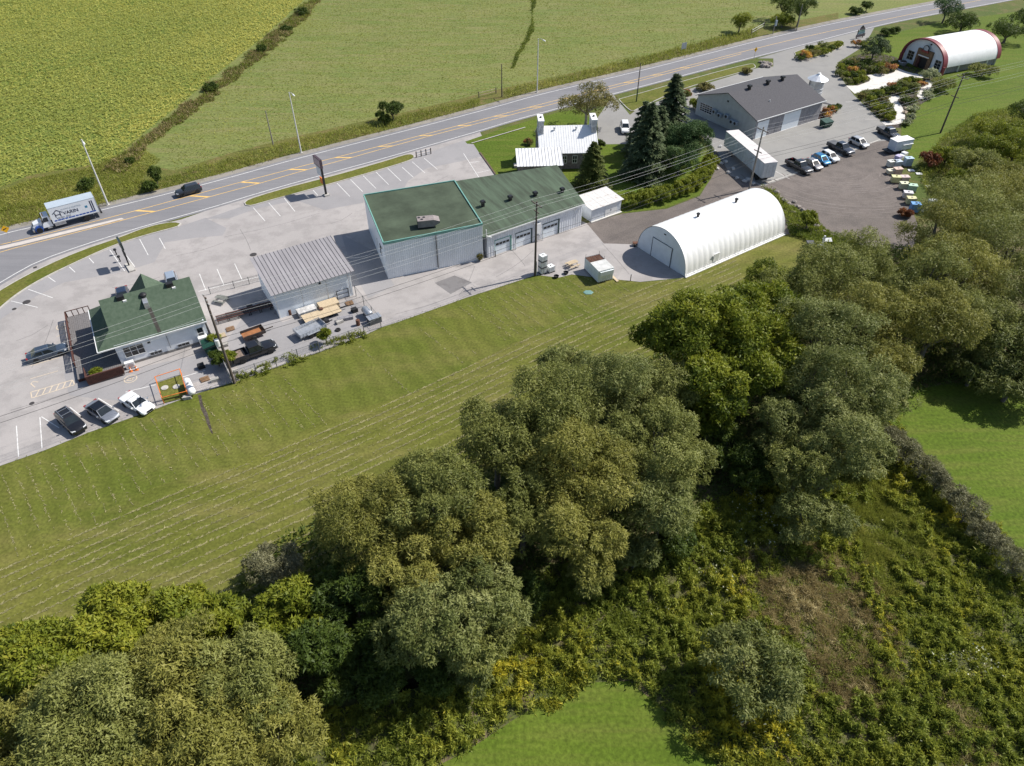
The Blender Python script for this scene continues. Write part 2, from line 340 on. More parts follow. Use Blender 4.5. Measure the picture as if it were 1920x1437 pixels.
for a, b in (((1448, 318), (1480, 336)), ((1608, 205), (1626, 205)), ((1622, 224), (1644, 224)), ((1586, 192), (1600, 191)), ((1556, 287), (1562, 305)), ((1640, 238), (1655, 238))):
    ribbon([gp(*a).xy, gp(*b).xy], .12, .026).build('stall_line', m_fadedw, lote)
PATH = [(1586, 161), (1608, 161), (1630, 153), (1632, 147), (1626, 142), (1640, 139), (1664, 140), (1676, 136), (1682, 128), (1700, 135), (1722, 140), (1738, 137), (1752, 142), (1727, 147), (1700, 145), (1690, 147), (1676, 158), (1660, 165), (1645, 167), (1622, 169), (1610, 175), (1602, 176)]
sheet('garden_path', gpl(PATH), .036, m_conc)
ribbon(smoothline(gpl([(1745, 152), (1733, 165), (1728, 183), (1733, 186)]), 1), 2.2, .036).build('stepping_path', m_conc)['kind'] = 'structure'
ribbon(smoothline(gpl([(1702, 183), (1678, 182), (1673, 187), (1684, 200), (1690, 222), (1680, 231), (1656, 232)]), 1), 1.9, .036).build('winding_path', m_conc)['kind'] = 'structure'
GARD = [(1570, 120), (1600, 105), (1640, 98), (1680, 108), (1700, 122), (1760, 148), (1745, 185), (1720, 200), (1712, 225), (1690, 240), (1668, 240), (1655, 230), (1605, 178), (1572, 140)]
sheet('garden_bed', gpl(GARD), .030, m_mulch)
# the road
road = sheet('road', offset(nl, .9) + offset(sl, -.7)[::-1], .032, m_road)
sheet('shoulder', [p for p in offset(nl, 2.6)] + offset(nl, .7)[::-1], .024, m_should)
ribbon(nl, .16, .040).build('edge_line', m_white, road); ribbon(sl, .16, .040).build('edge_line', m_white, road)
ribbon(uy, .15, .040).build('centre_line', m_yell, road); ribbon(ly, .15, .040).build('centre_line', m_yell, road)
U0 = gp(268, 392).xy; U1 = gp(1330, 114).xy
def near(line, p): return min(range(len(line)), key=lambda i: (line[i] - p).length)
uy2 = smoothline(gpl(UYEL), .5); ly2 = smoothline(gpl(LYEL), .5); k = near(uy2, gp(253, 397).xy); kend = near(uy2, gp(1310, 118).xy)
while k < kend:
    a = uy2[k]; q = ly2[near(ly2, a)]; q = ly2[min(len(ly2) - 1, near(ly2, a) + 5)]
    d = (uy2[k + 1] - uy2[k]).normalized() * .3
    MB().poly([(a.x - d.x, a.y - d.y, .041), (q.x - d.x, q.y - d.y, .041), (q.x + d.x, q.y + d.y, .041), (a.x + d.x, a.y + d.y, .041)]).build('hatch_bar', m_yell, road)
    k += 19
# concrete median
med = gpl([(-120, 497), (-60, 483), (0, 464), (40, 455), (157, 427), (228, 410.5), (232, 411.5), (228, 413.5), (157, 432), (40, 461), (0, 470), (-60, 491), (-120, 510)])
o = MB().prism([(p.x, p.y) for p in med], .02, .17).build('median', mat('median_concrete', (.50, .455, .42), .85, .08, .6)); tag(o, kind='structure')
# kerbed grass islands
def island(name, px, label=None):
    pts = [Vector((p.x, p.y)) for p in gpl(px)]
    pts = smoothline(pts + [pts[0]], 1.0, 2)[:-1]
    cen = sum(pts, Vector((0, 0))) / len(pts)
    area = sum(a.x * b.y - b.x * a.y for a, b in zip(pts, pts[1:] + pts[:1]))
    inner = []
    n = len(pts)
    for i, p in enumerate(pts):
        d = (pts[(i + 1) % n] - pts[i - 1]).normalized(); nn = Vector((-d.y, d.x)) * (1 if area > 0 else -1); inner.append(p + nn * .17)
    mb = MB(); vs = [(p.x, p.y, .015) for p in pts] + [(p.x, p.y, .15) for p in pts] + [(p.x, p.y, .15) for p in inner] + [(p.x, p.y, .10) for p in inner]
    fs = []
    for r in range(3):
        for i in range(n): j = (i + 1) % n; fs.append((r * n + i, r * n + j, (r + 1) * n + j, (r + 1) * n + i))
    mb.add(vs, fs)
    g = sheet(name, inner, .125, m_plain); mb.build('kerb', m_kerb, g); return g
island('grass_island', [(458, 381), (464, 375), (536, 353), (632, 329), (728, 301), (762, 290), (775, 290), (779, 296), (771, 302), (716, 319), (632, 343), (560, 363), (500, 379), (470, 388), (460, 387)])
island('grass_island', [(340, 420), (325, 416), (275, 426), (217, 449), (150, 471), (75, 504), (15, 536), (-40, 572), (-80, 612), (-60, 630), (0, 580), (33, 552), (83, 522), (150, 490), (212, 462), (275, 442), (325, 429), (338, 425)])
HLAWN = [(872, 266), (954, 238), (1050, 210), (1085, 206), (1110, 226), (1119, 258), (1134, 271), (1172, 271), (1220, 262), (1330, 296), (1334, 335), (1310, 366), (1250, 390), (1170, 400), (1100, 395), (1040, 370), (930, 330), (899, 288), (888, 271), (876, 270)]
sheet('house_lawn', gpl(HLAWN), .026, m_lawn2)
STRIP = [(1160, 187), (1266, 157), (1410, 118), (1416, 124), (1419, 129), (1281, 166), (1194, 206), (1184, 212), (1164, 193)]
island('verge_strip', STRIP)
island('planted_island', [(1489, 99), (1526, 85), (1578, 75), (1584, 82), (1578, 90), (1544, 105), (1510, 113), (1492, 108)])
ribbon(smoothline(gpl([(884, 270), (985, 240)])), .25, .16).build('kerb_strip', m_kerb)['kind'] = 'structure'
ribbon(smoothline(gpl([(900, 287), (915, 308), (929, 328)]), 1), .3, .16).build('timber_edging', mat('edging_timber', (.12, .085, .06), .9, .3, 3))['kind'] = 'structure'
# stall lines of the big lot
STALL = [(475, 390, 497, 415), (504, 381, 526, 406), (533, 372, 553, 397), (587, 357, 596, 367), (632, 344, 656, 369), (657, 337, 680, 360), (681, 330, 705, 354), (705, 323, 729, 347), (727, 316, 752, 340), (754, 314, 775, 333), (773, 304, 797, 325), (795, 297, 820, 318), (869, 288, 899, 335), (881, 306, 899, 303), (890, 326, 920, 319),
         (262, 449, 278, 479), (299, 447, 310, 467), (206, 469, 234, 509), (229, 469, 253, 501), (167, 484, 176, 494), (130, 501, 141, 511), (91, 520, 104, 529), (374, 514, 386, 545), (407, 505, 420, 535), (440, 495, 454, 525), (53, 543, 99, 559), (21, 565, 71, 577),
         (56, 687, 111, 671), (57, 711, 109, 696), (106, 632, 128, 623), (31, 799, 35, 857), (75, 783, 79, 841), (78, 782, 111, 803), (131, 764, 150, 779), (184, 747, 223, 771), (235, 736, 292, 722), (300, 720, 385, 695)]
for i, (a, b, c, d) in enumerate(STALL):
    ribbon([gp(a, b).xy, gp(c, d).xy], .11, .032).build('stall_line', m_fadedy if i in (27, 28, 29) else m_white, lot)
ribbon([gp(372, 547).xy, gp(492, 518).xy], .13, .0325).build('stall_line', m_white, lot)
HZ = [(58, 736), (136, 713), (140, 722), (60, 747)]
for i in range(4):
    a, b = HZ[i], HZ[(i + 1) % 4]; ribbon([gp(*a).xy, gp(*b).xy], .14, .0325).build('bay_line', m_fadedy, lot)
for i in range(6):
    f = (i + .5) / 6.3; g = f + .12
    a = gp(*HZ[0]) .lerp(gp(*HZ[1]), min(1, g)); b = gp(*HZ[3]).lerp(gp(*HZ[2]), f); ribbon([a.xy, b.xy], .14, .0335).build('bay_line', m_fadedy, lot)
for (u, v) in ((245, 711), (117, 613)):
    c = gp(u, v); mb = MB(); n = 28; pts = [c.xy + Vector((math.cos(2 * math.pi * k / n), math.sin(2 * math.pi * k / n))) * .75 for k in range(n + 1)]
    ribbon(pts, .12, .0345).build('painted_ring', m_fadedy, lot)
    mb = MB()
    for (x0, y0, x1, y1) in ((-.35, -.2, -.1, .25), (-.1, .25, .1, -.1), (.1, -.1, .35, .3), (-.4, -.35, .35, -.3), (.05, .1, .4, -.2)):
        r = ribbon([c.xy + Vector((x0, y0)), c.xy + Vector((x1, y1))], .11, .0335); mb.add(r.v, r.f)
    mb.build('painted_symbol', m_fadedy, lot)
pa = [gp(66, 727).xy, gp(58, 720).xy, gp(62, 716).xy, gp(72, 717).xy]
ribbon(pa, .13, .0325).build('painted_symbol', m_fadedy, lot)
for (u, v, lb) in ((50, 567, 'round cast iron manhole cover beside the curved kerb'), (66, 502, 'small round drain cover on the road edge'), (475, 478, 'round manhole cover before the grey roofed shed'), (27, 580, 'small iron valve cover by the stall lines'), (60, 757, 'tiny iron cap set in the pale asphalt')):
    c = gp(u, v); r = .55 if 'manhole' in lb else .3
    o = MB().lathe([(r, .0), (r, .012), (r * .85, .016), (r * .8, .010), (.01, .012)], 18).build('manhole_cover', m_iron); o.location = (c.x, c.y, .034); tag(o, lb, 'manhole cover')
# cut-grass rows left by the mower
m_clip = mat('dry_clippings', (.255, .232, .108), .9, .3, .7)
rg = np.random.default_rng(5)
def quads(name, P, A, Bv, tint, m, kind='stuff', parent=None):
    """many small three-cornered leaves: centre-base P, half-width vector A, length vector Bv (numpy N x 3)"""
    n = len(P); V = np.empty((n, 3, 3), np.float32); V[:, 0] = P - A; V[:, 1] = P + A; V[:, 2] = P + Bv
    me = bpy.data.meshes.new(name); me.vertices.add(n * 3); me.loops.add(n * 3); me.polygons.add(n)
    me.vertices.foreach_set('co', V.ravel()); me.loops.foreach_set('vertex_index', np.arange(n * 3, dtype=np.int32))
    me.polygons.foreach_set('loop_start', np.arange(0, n * 3, 3, dtype=np.int32)); me.polygons.foreach_set('loop_total', np.full(n, 3, np.int32))
    at = me.attributes.new('tint', 'FLOAT', 'POINT'); at.data.foreach_set('value', np.repeat(np.clip(tint, 0, 1), 3).astype(np.float32))
    me.materials.append(m); me.update(calc_edges=True)
    o = addmesh(name, me, parent)
    if kind: o['kind'] = kind
    return o
lawnw = [(p.x, p.y) for p in gpl(LAWN)]
e0 = gp(0, 874).xy; e1 = gp(715, 614).xy; ex = (e1 - e0).normalized(); ey = Vector((ex.y, -ex.x))
NE = [(-120, 916), (0, 875), (83, 846), (167, 812), (231, 790), (290, 769), (367, 740), (444, 716), (517, 690), (600, 661), (684, 630), (715, 615), (747, 605), (873, 560), (932, 541), (1005, 517), (1060, 520)]
def inner_edge(): return [gp(u, v).xy + ey * (13.5 + .8 * math.sin(u * .02)) for u, v in NE]
sheet('lawn_headland', [gp(u, v).xy for u, v in NE] + inner_edge()[::-1], .0155, m_lawnh)
pp = []; dd = []
def row(a, b, dens=9.0, wob=.25, wp=0.):
    L = (b - a).length; n = int(L * dens)
    if n < 2: return
    t = np.sort(rg.random(n)); ph = rg.random() * 6; keep = (np.sin(t * L * .35 + ph) + np.sin(t * L * .9 + ph * 2) + rg.normal(0, .8, n)) > -.9
    t = t[keep]; d = (b - a) / L; x = a.x + d.x * t * L + rg.normal(0, .05, len(t)) - d.y * np.sin(t * L * .10 + wp) * wob; y = a.y + d.y * t * L + rg.normal(0, .05, len(t)) + d.x * np.sin(t * L * .10 + wp) * wob
    pp.append(np.stack([x, y], 1)); dd.append(np.full(len(t), math.atan2(d.y, d.x)))
for i in range(95):
    x = -6 + i * 1.22; y0 = 1.2 + rg.random(); y1 = 13.5 + 1.5 * math.sin(i * .21) - (0 if x < 60 else (x - 60) * .10)
    if 33 < x < 58 and rg.random() < .75: continue
    row(e0 + ex * x + ey * y0, e0 + ex * (x + 1.2) + ey * y1, 5.0)
for i in range(40):
    y = 14.5 + i * 1.05; row(e0 + ex * (-8) + ey * (y + 1.5), e0 + ex * (104 - i * .9) + ey * (y - (2.0 if i < 9 else .5)), 18.0, .35)
pp = np.concatenate(pp); dd = np.concatenate(dd); k = inpoly(pp[:, 0], pp[:, 1], lawnw); pp = pp[k]; dd = dd[k]; n = len(pp)
an = dd + rg.normal(0, .5, n); ln = rg.uniform(.12, .45, n); wd = rg.uniform(.03, .06, n)
P = np.stack([pp[:, 0], pp[:, 1], np.full(n, .03) + rg.random(n) * .03], 1)
A = np.stack([-np.sin(an) * wd, np.cos(an) * wd, rg.normal(0, .01, n)], 1); Bv = np.stack([np.cos(an) * ln, np.sin(an) * ln, rg.uniform(0, .05, n)], 1)
o = quads('grass_clippings', P, A, Bv, rg.random(n), m_clip); tag(o, 'pale rows of dry cut grass left on the mown lawn', 'grass clippings')
MB().poly([(p.x, p.y, .022) for p in gpl([(371, 741), (377, 741), (381, 760), (389, 775), (393, 790), (400, 815), (396, 812), (388, 795), (384, 782), (377, 768)])]).build('erosion_rill', m_mulch)['kind'] = 'structure'
# ================================================================== buildings
m_wsid = mat('white_siding', (.74, .77, .80), .55, .06, .8, bump=.004, bscale=9)
m_wpaint = mat('white_paint', (.76, .76, .75), .5, .06, 1.5)
m_gshing = mat('green_shingles', (.050, .080, .050), .9, .3, 2.2, bump=.012, bscale=14, col2=(.088, .122, .084), thr=(.3, .7))
m_groof = mat('green_membrane', (.050, .066, .044), .9, .3, .35, bump=.006, bscale=8, col2=(.085, .122, .080), thr=(.38, .62), stretch=(3.0, .35, 1))
m_gflat = mat('green_flat_roof', (.040, .054, .033), .9, .3, .22, bump=.006, bscale=8, col2=(.078, .104, .066), thr=(.35, .68))
m_teal = mat('teal_trim', (.17, .36, .31), .5, .08, 2)
m_steel = mat('pale_steel_siding', (.74, .77, .80), .45, .07, .5, stretch=(1, 1, .2))
m_greyroof = mat('grey_metal_roof', (.29, .275, .285), .5, .12, .7, stretch=(2, .25, 1))
m_seam = mat('roof_seam', (.13, .125, .13), .6, .1, 2)
m_wroof = mat('white_metal_roof', (.78, .78, .78), .45, .04, .8)
m_rustroof = mat('rust_spotted_roof', (.60, .58, .56), .6, .2, 1.1, col2=(.30, .19, .13), thr=(.60, .72))
m_dark = mat('black_metal', (.018, .018, .02), .5, .2, 3)
m_glass = mat('window_glass', (.02, .025, .03), .08, .3, .6, spec=.6)
m_stone = mat('field_stone', (.14, .12, .115), .9, .4, 2.5, bump=.05, bscale=3.5, col2=(.23, .20, .19), thr=(.4, .6))
m_stonew = mat('limed_stone', (.50, .49, .48), .9, .3, 2.0, bump=.03, bscale=5)
m_dshing = mat('charcoal_shingles', (.062, .060, .068), .9, .2, 5, bump=.01, bscale=16, col2=(.095, .092, .10), thr=(.35, .65))
m_gsid = mat('grey_siding', (.40, .42, .41), .7, .08, 1.0)
m_gplank = mat('weathered_boards', (.28, .27, .285), .85, .25, 2.5, stretch=(3, 3, .3))
m_redbrown = mat('red_brown_wood', (.085, .036, .028), .8, .3, 3)
m_deck = mat('grey_deck_wood', (.16, .15, .15), .85, .3, 2, stretch=(1, 6, 1))
m_cream = mat('pale_door', (.74, .79, .83), .5, .04, 1)
m_tarp = mat('white_cover_fabric', (.80, .80, .79), .5, .06, .6, stretch=(3, 1, .25))
m_tarp2 = mat('grey_white_end_fabric', (.64, .69, .74), .6, .05, .8)
m_red = mat('wine_red_trim', (.20, .036, .046), .5, .12, 2)
m_galv = mat('galvanised_steel', (.50, .52, .55), .38, .12, 2, metal=.6)
m_tan = mat('taupe_sheet_metal', (.26, .225, .215), .5, .15, 2)
m_wood = mat('new_lumber', (.50, .40, .27), .8, .2, 2.5, stretch=(1, 6, 1))
m_brown = mat('timber_brown', (.19, .115, .065), .8, .3, 2.5)

def ribs(mb, a, b, z0, z1, sp=.3, dep=.05):
    """trapezoid-ribbed wall from a to b (outside on the right hand)"""
    a = Vector(a); b = Vector(b); L = (b - a).length; d = (b - a) / L; nn = Vector((d.y, -d.x)); n = max(1, int(L / sp)); s = L / n
    pl = []
    for i in range(n):
        for t, q in ((0, 0), (.35, 0), (.45, 1), (.85, 1), (.95, 0)): pl.append(a + d * (i + t) * s + nn * q * dep)
    pl.append(b); k = len(pl)
    top = z1 if hasattr(z1, '__len__') else (z1, z1)
    vs = [(p.x, p.y, z0) for p in pl] + [(p.x, p.y, top[0] + (top[1] - top[0]) * ((p - a).dot(d) / L)) for p in pl]
    return mb.add(vs, [(i, i + 1, k + i + 1, k + i) for i in range(k - 1)])
def window(parent, x0, x1, z0, z1, y, nx=2, nz=1, fm=None, gm=None, name='window', axis='x', fw=.07):
    """window on a wall facing -y (or -x): frame part with pane sub-parts"""
    fm = fm or m_wpaint; gm = gm or m_glass
    def bx(mb, a, b, c, d, e, f):
        if axis == 'x': mb.box(a, b, c, d, e, f)
        else: mb.box(c, d, a, b, e, f)
    mb = MB()
    bx(mb, x0 - fw, x1 + fw, y - .06, y + .05, z0 - fw, z0); bx(mb, x0 - fw, x1 + fw, y - .06, y + .05, z1, z1 + fw)
    bx(mb, x0 - fw, x0, y - .058, y + .05, z0, z1); bx(mb, x1, x1 + fw, y - .058, y + .05, z0, z1)
    for i in range(1, nx): xx = x0 + (x1 - x0) * i / nx; bx(mb, xx - .03, xx + .03, y - .05, y + .05, z0, z1)
    for i in range(1, nz): zz = z0 + (z1 - z0) * i / nz; bx(mb, x0, x1, y - .045, y + .05, zz - .03, zz + .03)
    f = mb.build(name, fm, parent)
    for i in range(nx):
        for j in range(nz):
            g = MB(); e = .03 if nx > 1 else 0
            bx(g, x0 + (x1 - x0) * i / nx + .03, x0 + (x1 - x0) * (i + 1) / nx - .03, y - .02, y + .02, z0 + (z1 - z0) * j / nz + .03, z0 + (z1 - z0) * (j + 1) / nz - .03)
            g.build('pane', gm, f)
    return f
def roofvent(parent, x, y, z, s=.45, h=.7, m=None):
    mb = MB().box(x - s * .36, x + s * .36, y - s * .36, y + s * .36, z - .3, z + h * .6)
    mb.hexa([(x - s * .6, y - s * .6, z + h * .6), (x + s * .6, y - s * .6, z + h * .6), (x + s * .6, y + s * .6, z + h * .6), (x - s * .6, y + s * .6, z + h * .6)], [(x - s * .5, y - s * .5, z + h), (x + s * .5, y - s * .5, z + h), (x + s * .5, y + s * .5, z + h), (x - s * .5, y + s * .5, z + h)])
    return mb.build('roof_vent', m or m_dark, parent)

# ---- restaurant with green dutch-gable roof
T = thing('restaurant', 'white sided restaurant under a green shingled gable roof with plank deck', 'restaurant', (-50.94, 71.28, .02), R(29.87))
RZ, RY, EZ = 7.0, 5.7, 3.3; KS = (RZ - EZ) / (RY + .15); GY = 1.95; GZ = EZ + KS * (GY + .15); GN = 9.2
wl = MB().box(0, 11.2, 0, 10.2, 0, 3.42)
wl.add([(11.2, 0, 3.40), (11.2, 10.2, 3.40), (11.2, RY, 6.85), (11.05, 0, 3.40), (11.05, 10.2, 3.40), (11.05, RY, 6.85)], [(0, 1, 2), (3, 5, 4), (0, 2, 5, 3), (1, 4, 5, 2)])
wl.build('wall', m_wsid, T)
B('foundation', mat('foundation_concrete', (.22, .21, .20), .9, .2, 2), T, (-.05, 11.25, -.05, 10.25, 0, .35))
rf = MB()
rf.add([(.1, GY, GZ), (.1, RY, RZ), (11.5, RY, RZ), (11.5, -.15, EZ), (-1.9, -.15, EZ)], [(0, 1, 2, 3, 4)])
NZ = EZ; kn = (RZ - NZ) / (10.4 - RY); gnz = RZ - kn * (GN - RY)
rf.add([(.1, GN, gnz), (.1, RY, RZ), (11.5, RY, RZ), (11.5, 10.4, NZ), (-1.9, 10.4, NZ)], [(4, 3, 2, 1, 0)])
rf.add([(-1.9, -.15, EZ), (.1, GY, GZ), (.1, GN, gnz), (-1.9, 10.4, NZ)], [(0, 1, 2, 3)])
rf.add([(-1.9, -.15, EZ - .12), (11.5, -.15, EZ - .12), (11.5, 10.4, EZ - .12), (-1.9, 10.4, EZ - .12)], [(0, 1, 2, 3)])
for a, b in (((-1.9, -.15), (11.5, -.15)), ((11.5, 10.4), (-1.9, 10.4)), ((-1.9, 10.4), (-1.9, -.15))):
    rf.add([(*a, EZ - .12), (*b, EZ - .12), (*b, EZ), (*a, EZ)], [(0, 1, 2, 3)])
rfo = rf.build('roof', m_gshing, T)
MB().add([(.12, GY, GZ), (.12, GN, gnz), (.12, RY, RZ - .03)], [(0, 1, 2)]).build('gablet', m_gshing, rfo)
cg = MB(); cz = 6.95
cg.add([(5.87, RY - .2, cz), (5.87, 9.9, cz), (2.7, 9.9, 3.7), (2.7, RY + 2.2, 3.7), (9.05, 9.9, 3.7), (9.05, RY + 2.2, 3.7)], [(0, 1, 2, 3), (0, 5, 4, 1)])
cg.add([(5.87, 9.85, cz - .05), (2.8, 9.85, 3.7), (8.95, 9.85, 3.7), (2.8, 9.85, 0), (8.95, 9.85, 0)], [(0, 1, 3, 4, 2)])
cg.build('entrance_gable', m_gshing, rfo)
B('gutter', m_wpaint, T, (-1.98, 11.55, -.27, -.155, EZ - .16, EZ - .02), (-2.02, -1.905, -.15, 10.4, EZ - .16, EZ - .02))
st = MB(); sx = 5.5
st.add([(sx - .1, .1, EZ + KS * .25 + .012), (sx + .35, .1, EZ + KS * .25 + .012), (sx + .2, 3.3, EZ + KS * 3.45 + .012), (sx - .25, 3.3, EZ + KS * 3.45 + .012)], [(0, 1, 2, 3)])
st.build('grease_streak', mat('grease_stain', (.045, .04, .034), .8, .3, 4), rfo)
fz = EZ + KS * 4.2
fan = MB().box(5.0, 5.6, 3.2, 4.5, fz - .9, fz + .35).build('exhaust_duct', m_galv, T)
MB().lathe([(.36, fz - .2), (.36, fz + .5), (.45, fz + .55), (.45, fz + .75), (.2, fz + .95), (.02, fz + .96)], 16, (5.3, 4.9, 0)).build('fan_hood', m_dark, fan, 40)
MB().tube([(6.2, -.1, EZ), (6.2, -.3, EZ - .3), (6.2, -.12, 2.6), (6.2, -.12, .8)], .055, 6).build('drain_pipe', mat('grey_pipe', (.2, .21, .23), .5, .1, 2), T)
for x in (2.75, 8.9):
    v = B('ridge_vent', m_dark, T, (x - .55, x + .35, RY - .75, RY - .1, RZ - .75, RZ + .12)); B('flashing', m_wpaint, v, (x + .05, x + .5, RY - 1.0, RY - .78, RZ - .72, RZ - .42))
window(T, .8, 3.2, 1.2, 2.7, 0, 3, 2); window(T, 3.75, 4.15, 2.3, 2.7, 0, 1, 1)
for x in (3.6, 7.1):
    f = window(T, x, x + 1.4, .45, .85, -.03, 3, 1, mat('grey_frame', (.35, .36, .38), .6, .1, 2), name='basement_window')
hb = B('cellar_hatch', m_wpaint, T, (9.75, 10.95, -.75, 0, 1.15, 1.25), (9.75, 10.95, -.75, -.68, .3, 1.15))
window(T, 9.95, 10.7, .9, 2.5, -.06, 1, 2)
B('electric_meter', m_galv, T, (11.2, 11.5, 5.5, 6.0, 1.6, 2.2))
bw = MB()                                             # deck boards with gaps
for i in range(22): bw.box(-5.3 + i * .245, -5.3 + i * .245 + .225, -.6, 14.8, .45, .5)
bw.build('deck_boards', m_deck, T)['kind'] = 'stuff'
B('deck_frame', m_redbrown, T, (-5.3, -5.2, -.6, 14.8, .05, .44), (-5.2, .0, -.6, -.5, .05, .44), (-5.2, 0, 14.7, 14.8, .05, .44))
rl = MB(); rl.box(-5.3, -5.2, 2, 14.8, 1.4, 1.48); rl.box(-5.3, -2.2, 14.7, 14.8, 1.4, 1.48)
for i in range(9): rl.box(-5.31, -5.19, 2 + i * 1.6, 2.12 + i * 1.6, .5, 1.4)
for i in range(5): rl.box(-5.2 + i * .72, -5.1 + i * .72, 14.69, 14.81, .5, 1.4)
for i in range(4): rl.box(-5.28, -5.22, 2, 14.8, .7 + i * .17, .78 + i * .17)
rl.build('deck_railing', m_redbrown, T)
rp = MB(); rp.box(-4.3, .05, -1.9, -1.82, .25, 1.35); rp.box(-4.3, -4.22, -1.82, .4, .25, 1.35); rp.box(-4.3, .05, -1.95, -1.75, 1.35, 1.42)
for i in range(26): rp.box(-4.25 + i * .165, -4.25 + i * .165 + .1, -1.98, -1.90, .1, 1.3)
rp.box(-4.22, .05, -1.82, -.6, .3, .42); rp.build('ramp_railing', m_redbrown, T)
o = thing('air_conditioner', 'white outdoor air conditioning unit by the restaurant wall', 'air conditioner', T.matrix_basis @ Vector((.9, -.75, 0)), R(29.87))
B('casing', m_wpaint, o, (-.55, .55, -.28, .28, .12, 1.0)); B('foot', m_dark, o, (-.45, -.35, -.25, .25, 0, .12)); B('foot', m_dark, o, (.35, .45, -.25, .25, 0, .12)); MB().lathe([(.33, -.30), (.33, -.27), (.02, -.27)], 18, (.1, 0, .55), 'Y').build('fan_grille', m_galv, o)

# ---- shed with grey standing-seam roof
T = thing('metal_roof_shed', 'white walled shed with a grey standing seam roof above the yard', 'shed', (-32.98, 81.94, .02), R(31.77))
wl = MB().add([(0, 0, 0), (11.13, 0, 0), (11.13, 8.4, 0), (0, 8.4, 0), (0, 0, 4.2), (11.13, 0, 4.2), (11.13, 8.4, 5.45), (0, 8.4, 5.45)], [(0, 3, 2, 1), (4, 5, 6, 7), (0, 1, 5, 4), (1, 2, 6, 5), (2, 3, 7, 6), (3, 0, 4, 7)])
wl.build('wall', mat('pale_blue_white_panel', (.72, .77, .82), .5, .05, .7), T)
n = 21; L = 12.3; y0, z0, y1, z1 = -.45, 4.24, 8.6, 5.55
for i in range(n):
    x0 = -.5 + i * L / n; x1 = x0 + L / n - .03
    p = MB().slab([(x0, y0, z0), (x1, y0, z0), (x1, y1, z1), (x0, y1, z1)], .05).build('roof_panel', m_greyroof, T)
    MB().slab([(x1 - .01, y0 - .01, z0 + .05), (x1 + .04, y0 - .01, z0 + .05), (x1 + .04, y1 + .01, z1 + .05), (x1 - .01, y1 + .01, z1 + .05)], .06).build('seam', m_seam, p)
B('wall_joint', m_galv, T, (3.7, 3.75, -.02, 0, .3, 4.1)); B('wall_joint', m_galv, T, (7.4, 7.45, -.02, 0, .3, 4.1))
B('corner_trim', m_wpaint, T, (-.03, .12, -.03, .1, 0, 4.15)); B('corner_trim', m_wpaint, T, (11.0, 11.16, -.03, .1, 0, 4.15))
MB().tube([(10.75, -.12, 3.9), (10.75, -.12, .4)], .06, 6).build('downpipe', m_galv, T)
B('floodlight', m_dark, T, (6.4, 6.65, -.25, -.02, 3.6, 3.8))

# ---- garage hall (flat roof) and its wing
T = thing('garage_hall', 'tall pale steel clad hall with flat mossy green roof edged in teal', 'garage', (-18.97, 92.1, .02), R(22.88))
HS = [(.05, 0), (15.5, -.35), (16.5, 15.3), (1.1, 16.1)]; HZ_ = 6.15
wl = MB()
for i, (a, b) in enumerate(zip(HS, HS[1:] + HS[:1])):
    if i == 0: ribs(wl, a, b, 0, HZ_, .32, .018)
    else: wl.add([(*a, 0), (*b, 0), (*b, HZ_), (*a, HZ_)], [(0, 1, 2, 3)])
wl.build('wall', m_steel, T)
rfo = MB().prism(HS, HZ_ - .1, HZ_ + .02).build('roof', m_gflat, T)
ri = MB()
for a, b in zip(HS, HS[1:] + HS[:1]):
    a = Vector(a); b = Vector(b); d = (b - a).normalized(); nn = Vector((d.y, -d.x)); a2 = a - d * .0; b2 = b + d * .0
    ri.hexa([(*(a2 + nn * .08), HZ_ - .2), (*(b2 + nn * .08), HZ_ - .2), (*(b2 - nn * .08), HZ_ - .2), (*(a2 - nn * .08), HZ_ - .2)], [(*(a2 + nn * .08), HZ_ + .2), (*(b2 + nn * .08), HZ_ + .2), (*(b2 - nn * .08), HZ_ + .2), (*(a2 - nn * .08), HZ_ + .2)])
ri.build('roof_edge', m_teal, T)
MB().tube([(8.0, -.33, 5.9), (8.0, -.33, .3)], .09, 6).build('downpipe', mat('dark_grey_pipe', (.10, .105, .115), .5, .1, 2), T)
window(T, 3.0, 4.2, 2.2, 3.8, .32, 1, 1, m_dark, axis='y'); window(T, 6.0, 7.0, 2.0, 3.2, .55, 1, 1, m_dark, axis='y')
B('wall_lamp', m_dark, T, (-.2, .05, 1.6, 1.95, 4.4, 4.6))
RTU = T.matrix_basis.inverted() @ gp(803, 423, 6.6)
o = thing('rooftop_unit', 'taupe rooftop air unit standing on the flat green roof', 'air handler', gp(803, 424, HZ_ + .03), R(12))
B('casing', m_tan, o, (-1.6, .9, -.8, .8, .25, 1.35)); MB().hexa([(.9, -.8, .35), (1.75, -.8, .75), (1.75, .8, .75), (.9, .8, .35)], [(.9, -.8, 1.33), (1.75, -.8, 1.05), (1.75, .8, 1.05), (.9, .8, 1.33)]).build('intake_hood', m_tan, o)
B('base', m_dark, o, (-1.5, .8, -.7, .7, 0, .25))
B('condenser_grille', m_dark, o, (-1.63, -1.6, -.7, .7, .4, 1.2))
for i in range(3): MB().lathe([(.22, 1.351), (.22, 1.37), (.18, 1.37), (.01, 1.36)], 12, (-1.3 + i * .38, .35 - (i % 2) * .6, 0)).build('condenser_fan', m_dark, o)
T = thing('garage_wing', 'low garage with three doors and a sloping mossy green roof', 'garage', (-3.91, 98.21, .02), R(33.82))
WS = [(0, 0), (18.83, 0), (21.1, 10.6), (3.2, 15.2)]; wz = [4.1, 4.1, 6.0, 6.0]
wl = MB()
DOORS = [(1.45, 4.4), (5.4, 8.5), (10.8, 14.0)]; DH = 2.6; xs = 0
for a, b in DOORS + [(18.83, None)]:
    ribs(wl, (xs, 0), (a, 0), 0, DH, .45, .045); xs = b
